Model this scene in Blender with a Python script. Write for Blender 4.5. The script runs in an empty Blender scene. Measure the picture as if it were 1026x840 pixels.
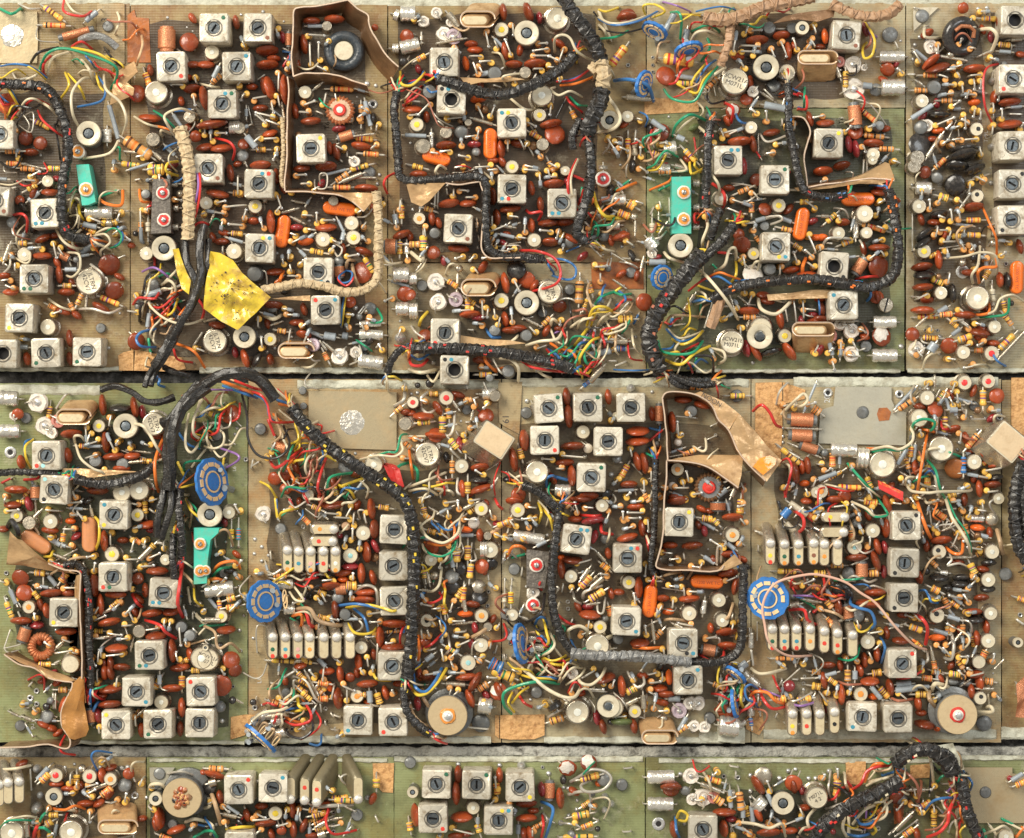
import bpy, math, random
from mathutils import Vector, Matrix, noise, Euler
random.seed(11)
sc = bpy.context.scene
# ---------------------------------------------------------------- camera, light, exposure
S = 0.00035            # metres per photo pixel at board level
CX, CY, DC = 513.0, 420.0, 2700.0
cam = bpy.data.objects.new("camera", bpy.data.cameras.new("camera"))
sc.collection.objects.link(cam); sc.camera = cam
cam.location = (0, 0, DC * S); cam.data.sensor_width = 36.0
cam.data.lens = 36.0 * DC / 1026.0
cam.data.clip_start = 0.05; cam.data.clip_end = 20
w = bpy.data.worlds.new("World"); sc.world = w; w.use_nodes = True
w.node_tree.nodes["Background"].inputs[0].default_value = (1.0, 0.95, 0.87, 1)
w.node_tree.nodes["Background"].inputs[1].default_value = 0.40
def area(name, loc, size, power, col):
    l = bpy.data.lights.new(name, 'AREA'); l.shape = 'RECTANGLE'; l.size, l.size_y = size
    l.energy = power; l.color = col
    o = bpy.data.objects.new(name, l); sc.collection.objects.link(o)
    o.location = loc; o.rotation_euler = (Vector((0, 0, 0)) - Vector(loc)).to_track_quat('-Z', 'Y').to_euler()
area("key_lamp", (-0.85, 0.75, 1.1), (0.85, 0.85), 36.0, (1.0, 0.93, 0.80))
area("fill_lamp", (0.75, 0.5, 1.2), (0.6, 0.6), 7.0, (0.93, 0.97, 1.0))
sc.view_settings.view_transform = 'Standard'; sc.view_settings.look = 'None'
sc.view_settings.exposure = 0.0; sc.view_settings.gamma = 1.0
sc.render.engine = 'CYCLES'
# ---------------------------------------------------------------- materials
MATS = {}
def mat(name, col, rough=0.45, metal=0.0, dirt=0.35, dcol=(0.06, 0.045, 0.03), scale=700.0, bump=0.15, vary=0.25, coat=0.0, bscale=None):
    if name in MATS: return MATS[name]
    m = bpy.data.materials.new(name); m.use_nodes = True; nt = m.node_tree; N = nt.nodes; L = nt.links
    b = N["Principled BSDF"]; b.inputs["Roughness"].default_value = rough; b.inputs["Metallic"].default_value = metal
    b.inputs["Coat Weight"].default_value = coat
    geo = N.new("ShaderNodeNewGeometry")
    n1 = N.new("ShaderNodeTexNoise"); n1.inputs["Scale"].default_value = scale; n1.inputs["Detail"].default_value = 5; n1.inputs["Roughness"].default_value = 0.65
    L.new(geo.outputs["Position"], n1.inputs["Vector"])
    r = N.new("ShaderNodeMapRange"); r.inputs[1].default_value = 0.47; r.inputs[2].default_value = 0.72; r.inputs[3].default_value = 0.0; r.inputs[4].default_value = dirt
    L.new(n1.outputs["Fac"], r.inputs[0])
    oi = N.new("ShaderNodeObjectInfo")
    hs = N.new("ShaderNodeHueSaturation"); hs.inputs["Color"].default_value = (*col, 1)
    v = N.new("ShaderNodeMapRange"); v.inputs[3].default_value = 1 - vary; v.inputs[4].default_value = 1 + vary
    L.new(oi.outputs["Random"], v.inputs[0]); L.new(v.outputs[0], hs.inputs["Value"])
    mx = N.new("ShaderNodeMix"); mx.data_type = 'RGBA'
    L.new(r.outputs[0], mx.inputs[0]); L.new(hs.outputs[0], mx.inputs[6]); mx.inputs[7].default_value = (*dcol, 1)
    nd = N.new("ShaderNodeTexNoise"); nd.inputs["Scale"].default_value = 1300; nd.inputs["Detail"].default_value = 6; nd.inputs["Roughness"].default_value = 0.75
    L.new(geo.outputs["Position"], nd.inputs["Vector"])
    rd = N.new("ShaderNodeMapRange"); rd.inputs[1].default_value = 0.50; rd.inputs[2].default_value = 0.70; rd.inputs[3].default_value = 0.0; rd.inputs[4].default_value = (0.24 if max(col) > .1 else 0.10) * (dirt > 0)
    L.new(nd.outputs["Fac"], rd.inputs[0]); md = N.new("ShaderNodeMix"); md.data_type = 'RGBA'
    L.new(rd.outputs[0], md.inputs[0]); L.new(mx.outputs[2], md.inputs[6]); md.inputs[7].default_value = (.27, .21, .13, 1)
    L.new(md.outputs[2], b.inputs["Base Color"])
    rr = N.new("ShaderNodeMapRange"); rr.inputs[3].default_value = max(0.05, rough - 0.08); rr.inputs[4].default_value = min(1, rough + 0.3)
    L.new(r.outputs[0], rr.inputs[0]); L.new(rr.outputs[0], b.inputs["Roughness"])
    rr.inputs[2].default_value = max(dirt, 0.05)
    if bump > 0:
        bp = N.new("ShaderNodeBump"); bp.inputs["Strength"].default_value = bump; bp.inputs["Distance"].default_value = 0.0006
        n2 = N.new("ShaderNodeTexNoise"); n2.inputs["Scale"].default_value = bscale or scale * 1.7; n2.inputs["Detail"].default_value = 4
        L.new(geo.outputs["Position"], n2.inputs["Vector"]); L.new(n2.outputs["Fac"], bp.inputs["Height"]); L.new(bp.outputs[0], b.inputs["Normal"])
    MATS[name] = m; return m
def board_mat(name, col, dark, green, weave=0.35):
    weave *= .26; m = bpy.data.materials.new(name); m.use_nodes = True; nt = m.node_tree; N = nt.nodes; L = nt.links
    b = N["Principled BSDF"]; b.inputs["Roughness"].default_value = 0.36; b.inputs["Coat Weight"].default_value = 0.25
    geo = N.new("ShaderNodeNewGeometry")
    def ns(s, d=6, rg=0.6):
        n = N.new("ShaderNodeTexNoise"); n.inputs["Scale"].default_value = s; n.inputs["Detail"].default_value = d; n.inputs["Roughness"].default_value = rg
        L.new(geo.outputs["Position"], n.inputs["Vector"]); return n
    def rng(src, a, c, x=0.0, y=1.0):
        r = N.new("ShaderNodeMapRange"); r.inputs[1].default_value = a; r.inputs[2].default_value = c; r.inputs[3].default_value = x; r.inputs[4].default_value = y
        L.new(src, r.inputs[0]); return r.outputs[0]
    def mix(f, a, bb):
        x = N.new("ShaderNodeMix"); x.data_type = 'RGBA'; L.new(f, x.inputs[0])
        for i, q in ((6, a), (7, bb)):
            if isinstance(q, tuple): x.inputs[i].default_value = (*q, 1)
            else: L.new(q, x.inputs[i])
        return x.outputs[2]
    c = mix(rng(ns(28).outputs["Fac"], .35, .65), col, green)
    c = mix(rng(ns(44, 8, .75).outputs["Fac"], .47, .60, 0, .7), c, (dark[0]*1.7, dark[1]*1.35, dark[2]*.95))
    c = mix(rng(ns(61, 8, .8).outputs["Fac"], .56, .66, 0, .45), c, (.50, .46, .33))
    c = mix(rng(ns(95, 7, .7).outputs["Fac"], .49, .68, 0, .55), c, dark)
    c = mix(rng(ns(420, 5, .7).outputs["Fac"], .55, .75, 0, .55), c, (0.05, 0.035, 0.02))
    c = mix(rng(ns(900, 4, .7).outputs["Fac"], .62, .75, 0, .5), c, (0.5, 0.46, 0.36))
    sp = N.new("ShaderNodeSeparateXYZ"); L.new(geo.outputs["Position"], sp.inputs[0])
    def wave(o, f):
        mu = N.new("ShaderNodeMath"); mu.operation = 'MULTIPLY'; mu.inputs[1].default_value = f; L.new(o, mu.inputs[0])
        s = N.new("ShaderNodeMath"); s.operation = 'SINE'; L.new(mu.outputs[0], s.inputs[0]); return s.outputs[0]
    wv = N.new("ShaderNodeMath"); wv.operation = 'MULTIPLY_ADD'; wv.inputs[1].default_value = 0.25
    L.new(wave(sp.outputs[0], 6200), wv.inputs[0]); L.new(wave(sp.outputs[1], 6900), wv.inputs[2])
    c = mix(rng(wv.outputs[0], .2, 1.6, 0, weave), c, (col[0] * .55, col[1] * .55, col[2] * .55))
    L.new(c, b.inputs["Base Color"])
    bp = N.new("ShaderNodeBump"); bp.inputs["Strength"].default_value = .1; bp.inputs["Distance"].default_value = .0002
    L.new(wv.outputs[0], bp.inputs["Height"]); L.new(bp.outputs[0], b.inputs["Normal"])
    MATS[name] = m; return m
M = dict(
 can=mat("can_paint", (.63, .58, .47), .38, .2, .95, (.22, .16, .09), 380, .3, .2),
 rim=mat("brass_rim", (.22, .20, .165), .45, .45, .6, (.07, .055, .04), 900),
 slug=mat("slug_grey", (.10, .12, .135), .45, .2, .8, (.02, .02, .02), 800, .3, .5), dark=mat("black_recess", (.012, .010, .009), .7, 0, 0, bump=0),
 rust=mat("ceramic_rust", (.31, .054, .015), .33, 0, .6, (.11, .022, .010), 420, .25, .42, .2),
 orange=mat("ceramic_orange", (.80, .14, .02), .28, 0, .25, (.3, .03, .01), 500, .1, .15, .3),
 purple=mat("ceramic_purple", (.30, .030, .035), .22, 0, .3, (.1, .01, .02), 500, .1, .25, .5),
 black=mat("black_mica", (.022, .020, .019), .3, 0, .3, (.12, .10, .08), 500, .15, .3, .3),
 olive=mat("olive_dip", (.13, .17, .06), .35, 0, .4), grey=mat("grey_epoxy", (.20, .205, .20), .45, .3, .5, (.05, .045, .04), 600),
 cream=mat("cream_cap", (.64, .57, .42), .42, .1, .45, (.30, .22, .12), 500, .15, .12),
 silver=mat("tinned_metal", (.52, .46, .36), .34, .8, .4, (.25, .20, .14), 600, .2, .15),
 lead=mat("wire_lead", (.66, .62, .53), .45, .6, .25, (.3, .22, .14), 900, .05, .2),
 solder=mat("solder", (.60, .60, .58), .4, .7, .25, (.2, .18, .15), 900, .2, .15),
 sleeve=mat("grey_sleeve", (.33, .37, .40), .4, .1, .4, (.1, .09, .08), 700, .1, .25),
 foil=mat("crumpled_foil", (.78, .745, .66), .27, .7, .3, (.35, .28, .18), 500, .5, .12),
 body=mat("resistor_tan", (.78, .36, .10), .35, 0, .3, (.3, .12, .03), 800, .1, .2, .2),
 yel=mat("resistor_yellow", (.85, .50, .09), .33, 0, .25, (.4, .15, .03), 800, .1, .18, .2),
 copper=mat("copper_winding", (.62, .24, .11), .34, .45, .4, (.2, .07, .03), 900, .4, .15, bscale=2600),
 sheet=mat("copper_sheet", (.33, .185, .095), .36, .55, .65, (.09, .045, .02), 160, .5, .05),
 tan=mat("tan_foil", (.60, .385, .19), .38, .3, .75, (.24, .12, .045), 150, .7, .05, bscale=260),
 edge=mat("copper_edge", (.80, .62, .47), .35, .4, .3, (.4, .25, .15), 400, .2, .05),
 harn=mat("black_harness", (.012, .011, .010), .4, 0, .35, (.07, .055, .045), 900, .6, .1, .3),
 harnb=mat("brown_harness", (.40, .235, .13), .5, 0, .5, (.55, .38, .25), 700, .6, .1),
 harng=mat("grey_braid", (.27, .27, .26), .4, .3, .5, (.08, .07, .07), 900, .6, .1),
 harnw=mat("ivory_harness", (.58, .45, .27), .6, 0, .8, (.30, .19, .10), 700, .6, .05),
 lace=mat("black_lace", (.028, .026, .025), .5, 0, .3, (.12, .11, .10), 900, .3, .3, .4),
 tape=mat("yellow_tape", (.76, .55, .05), .3, 0, 1.0, (.34, .19, .05), 230, 1.0, .02, .3, bscale=260),
 spot=mat("grime_spot", (.05, .03, .02), .6, 0, 0, bump=0),
 blue=mat("wafer_blue", (.03, .19, .55), .42, 0, .3, (.02, .05, .18), 500, .3, .1), gold=mat("gold_contact", (.92, .66, .36), .35, .3, .25),
 teal=mat("teal_block", (.06, .50, .38), .42, 0, .45, (.25, .18, .09), 260, .25, .05),
 blk=mat("speckled_block", (.10, .085, .07), .6, 0, .7, (.35, .31, .26), 900, .5, .05),
 wood=mat("chipboard", (.64, .36, .14), .6, 0, .9, (.30, .12, .035), 650, 1.0, .05, bscale=700),
 varn=mat("varnish", (.42, .14, .04), .35, 0, .7, (.12, .03, .012), 180, .6, .05),
 plate=mat("gold_plate", (.52, .43, .27), .34, .45, .7, (.30, .19, .08), 80, .12, .03, bscale=500),
 steel=mat("steel_plate", (.50, .475, .38), .36, .4, .5, (.30, .25, .15), 90, .12, .03, bscale=500),
 stone=mat("grey_felt", (.42, .41, .36), .9, 0, 1.0, (.05, .045, .04), 330, 1.0, .03, bscale=1200),
 rail=mat("pale_rail", (.56, .56, .45), .6, 0, 1.0, (.24, .21, .14), 190, .7, .03, bscale=700),
 gap=mat("dark_backing", (.035, .033, .030), .9, 0, .8, (.22, .21, .20), 260, 1.0, 0, bscale=900),
 white=mat("white_ceramic", (.78, .72, .63), .35, 0, .4, (.5, .33, .22), 600, .4, .08), pink=mat("pink_ceramic", (.60, .25, .21), .45, 0, .4),
 mauve=mat("mauve_ceramic", (.62, .50, .56), .4, 0, .4), red=mat("red_paint", (.75, .05, .035), .35, 0, .25, (.4, .05, .03)),
 ink=mat("ink", (.06, .05, .045), .6, 0, 0, bump=0), inkw=mat("white_ink", (.80, .80, .76), .6, 0, .5, (.3, .28, .22), 1500, 0),
 moc=mat("moulded_orange", (.86, .17, .015), .27, 0, .2, (.45, .06, .01), 300, .12, .06, .5), mob=mat("moulded_brown", (.62, .26, .11), .35, 0, .3, (.3, .1, .04), 300, .12, .06, .3),
 inkb=mat("brown_ink", (.30, .05, .02), .5, 0, 0, bump=0),
)
def flat(nm, c, r=.4): return mat(nm, c, r, 0, .15, (c[0]*.4, c[1]*.4, c[2]*.4), 700, .1, .1, .2)
WC = dict(r=flat("wire_red", (.62, .035, .03)), b=flat("wire_blue", (.04, .17, .42)), g=flat("wire_green", (.015, .30, .15)), y=flat("wire_yellow", (.78, .55, .05)),
 w=mat("wire_cream", (.72, .63, .44), .4, 0, .3, (.4, .3, .17), 500, .1, .15), k=flat("wire_black", (.022, .02, .02)), o=flat("wire_orange", (.82, .20, .03)),
 p=flat("wire_violet", (.30, .15, .42)), c=flat("wire_brown", (.42, .15, .09)), s=M['lead'], a=mat('wire_pink', (.70, .42, .31), .4, 0, .4, (.7, .6, .45), 300, .1, .1), n=mat("wire_tan", (.55, .37, .21), .45, 0, .3))
BANDS = [flat("band_" + n, c) for n, c in (("brown", (.16, .05, .02)), ("red", (.6, .04, .02)), ("black", (.02, .02, .02)), ("yellow", (.8, .55, .05)), ("orange", (.8, .2, .03)), ("violet", (.2, .06, .25)), ("green", (.05, .25, .08)), ("grey", (.35, .35, .33)))]
DOT = dict(r=flat("dot_red", (.72, .05, .03)), g=flat("dot_green", (.02, .13, .07)), b=flat("dot_blue", (.05, .28, .38)), y=flat("dot_yellow", (.85, .62, .05)), k=flat("dot_black", (.02, .02, .02)),
 o=flat("dot_orange", (.8, .3, .05)), n=flat("dot_brown", (.25, .09, .05)), p=flat("dot_pink", (.7, .4, .35)), l=flat("dot_sky", (.35, .65, .65)), w=flat("dot_white", (.8, .8, .7)), R=flat("dot_scarlet", (.75, .04, .04)))
DOT["c"] = DOT["l"]
# ---------------------------------------------------------------- mesh builder (photo-pixel units, scaled by S when linked)
class MB:
    def __init__(s): s.V = []; s.F = []; s.I = []; s.mats = []
    def mi(s, m):
        if m not in s.mats: s.mats.append(m)
        return s.mats.index(m)
    def add(s, vs, fs, m, X=None):
        o = len(s.V); k = s.mi(m)
        s.V += [tuple(X @ Vector(v)) if X else tuple(v) for v in vs]
        for f in fs: s.F.append([i + o for i in f]); s.I.append(k)
        return s
    def lobed(s, pts, R, m, lobes=5, n=20, tw=.16, amp=.12, seed=0):
        P = pts; vs = []; fs = []; prev = None; up = Vector((0, 0, 1))
        for i, p in enumerate(P):
            t = (P[min(i+1, len(P)-1)] - P[max(i-1, 0)]).normalized()
            if prev is None: a = t.cross(up); a = a.normalized() if a.length > 1e-3 else Vector((1, 0, 0))
            else: a = (prev - t*prev.dot(t)).normalized()
            prev = a; b = t.cross(a)
            for k in range(n):
                q = 2*math.pi*k/n; r = R[i]*(1 + amp*math.cos(lobes*q + i*tw) + .13*noise.noise(Vector((math.cos(q)*1.3, math.sin(q)*1.3 + seed, i*.22)))); vs.append(p + (a*math.cos(q) + b*math.sin(q)*.88)*r)
        for i in range(len(P)-1):
            for k in range(n): k2 = (k+1) % n; fs.append([i*n+k, i*n+k2, (i+1)*n+k2, (i+1)*n+k])
        fs.append(list(reversed(range(n)))); fs.append([(len(P)-1)*n+k for k in range(n)]); return s.add(vs, fs, m)
    def lathe(s, prof, m, X=None, n=16, mseg=None, wob=0, cap=True):
        vs = []; fs = []
        for (r, z) in prof:
            for i in range(n):
                a = 2 * math.pi * i / n; q = r * (1 + wob * (random.random() - .5)); vs.append((q * math.cos(a), q * math.sin(a), z))
        o = len(s.V); s.V += [tuple(X @ Vector(v)) if X else v for v in vs]
        for j in range(len(prof) - 1):
            mm = s.mi(mseg[j] if mseg and mseg[j] else m)
            for i in range(n):
                i2 = (i + 1) % n; s.F.append([o + j*n + i, o + j*n + i2, o + (j+1)*n + i2, o + (j+1)*n + i]); s.I.append(mm)
        if cap and prof[0][0] > 1e-6: s.F.append([o + i for i in reversed(range(n))]); s.I.append(s.mi(mseg[0] if mseg and mseg[0] else m))
        if cap and prof[-1][0] > 1e-6: s.F.append([o + (len(prof)-1)*n + i for i in range(n)]); s.I.append(s.mi(mseg[-1] if mseg and mseg[-1] else m))
        return s
    def tube(s, pts, r, m, n=8, cap=True):
        P = [Vector(p) for p in pts]; vs = []; fs = []; up = Vector((0, 0, 1)); prev = None
        R = r if isinstance(r, (list, tuple)) else [r] * len(P)
        for i, p in enumerate(P):
            t = (P[min(i+1, len(P)-1)] - P[max(i-1, 0)])
            t = t.normalized() if t.length > 1e-9 else Vector((1, 0, 0))
            if prev is None: a = t.cross(up); a = a.normalized() if a.length > 1e-3 else Vector((1, 0, 0))
            else: a = prev - t * prev.dot(t); a = a.normalized() if a.length > 1e-6 else Vector((1, 0, 0))
            prev = a; b = t.cross(a)
            for k in range(n):
                q = 2 * math.pi * k / n; vs.append(p + (a * math.cos(q) + b * math.sin(q)) * R[i])
        for i in range(len(P) - 1):
            for k in range(n):
                k2 = (k+1) % n; fs.append([i*n+k, i*n+k2, (i+1)*n+k2, (i+1)*n+k])
        if cap: fs.append(list(reversed(range(n)))); fs.append([(len(P)-1)*n + k for k in range(n)])
        return s.add(vs, fs, m)
    def prism(s, top, bot, m, inset=0, side=None):
        """top / bot: lists of 3-D points with the same count"""
        n = len(top); vs = list(bot) + list(top)
        s.add(vs, [[i, (i+1) % n, n + (i+1) % n, n + i] for i in range(n)], side or m)
        s.add(top, [list(range(n))], m); s.add(bot, [list(reversed(range(n)))], side or m); return s
    def slab(s, poly, z0, z1, m, bev=0):
        cx = sum(p[0] for p in poly) / len(poly); cy = sum(p[1] for p in poly) / len(poly)
        if area2(poly) < 0: poly = poly[::-1]
        s.prism([(x, y, z1) for x, y in poly], [(x, y, z0) for x, y in poly], m); return s
    def mesh(s, name):
        me = bpy.data.meshes.new(name); me.from_pydata([(x*S, y*S, z*S) for x, y, z in s.V], [], s.F)
        for m in s.mats: me.materials.append(m)
        me.polygons.foreach_set("material_index", s.I); me.polygons.foreach_set("use_smooth", [True] * len(s.F))
        me.update(); me.set_sharp_from_angle(angle=math.radians(42)); return me
def area2(p): return sum(p[i][0]*p[(i+1) % len(p)][1] - p[(i+1) % len(p)][0]*p[i][1] for i in range(len(p)))
def rrect(w, h, r, n=4):
    o = []
    for cx, cy, a0 in ((w/2-r, h/2-r, 0), (-w/2+r, h/2-r, 90), (-w/2+r, -h/2+r, 180), (w/2-r, -h/2+r, 270)):
        for i in range(n+1):
            a = math.radians(a0 + 90*i/n); o.append((cx + r*math.cos(a), cy + r*math.sin(a)))
    return o
def spline(P, sub=6):
    if len(P) < 3: sub = max(sub, 8)
    out = []; n = len(P)
    for i in range(n - 1):
        p0, p1, p2, p3 = P[max(i-1, 0)], P[i], P[i+1], P[min(i+2, n-1)]
        for k in range(sub):
            t = k / sub; out.append(tuple(.5*((2*b) + (c-a)*t + (2*a-5*b+4*c-d)*t*t + (3*b-a-3*c+d)*t**3) for a, b, c, d in zip(p0, p1, p2, p3)))
    out.append(tuple(P[-1])); return out
def U(px, py, h):
    """photo pixel + height -> board coordinates (still in pixel units)"""
    k = (DC - h) / DC; return ((px - CX) * k, -(py - CY) * k, h)
# ---------------------------------------------------------------- objects
COL = sc.collection
def empty(name, loc, label, cat, group=None):
    o = bpy.data.objects.new(name, None); COL.objects.link(o); o.location = loc; o.empty_display_size = .01
    o['label'] = label; o['category'] = cat
    if group: o['group'] = group
    return o
def put(name, me, parent, x=0, y=0, z=0, rot=(0, 0, 0)):
    """x, y, z in pixel units, world frame for parts of a thing; local frame for sub-parts"""
    o = bpy.data.objects.new(name, me); COL.objects.link(o)
    if parent is not None and parent.type == 'EMPTY':
        o.parent = parent; o.location = Vector((x*S, y*S, z*S)) - parent.location
    else:
        o.parent = parent; o.location = (x*S, y*S, z*S)
    o.rotation_euler = rot; return o
def text_mesh(s, size, m, depth=.05):
    cu = bpy.data.curves.new("t", 'FONT'); cu.body = s; cu.size = size * S; cu.align_x = 'CENTER'; cu.align_y = 'CENTER'; cu.extrude = depth * S; cu.space_line = .95
    ob = bpy.data.objects.new("t", cu); COL.objects.link(ob); dg = bpy.context.evaluated_depsgraph_get()
    me = bpy.data.meshes.new_from_object(ob.evaluated_get(dg)); bpy.data.objects.remove(ob); bpy.data.curves.remove(cu)
    me.materials.clear(); me.materials.append(m); return me
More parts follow.
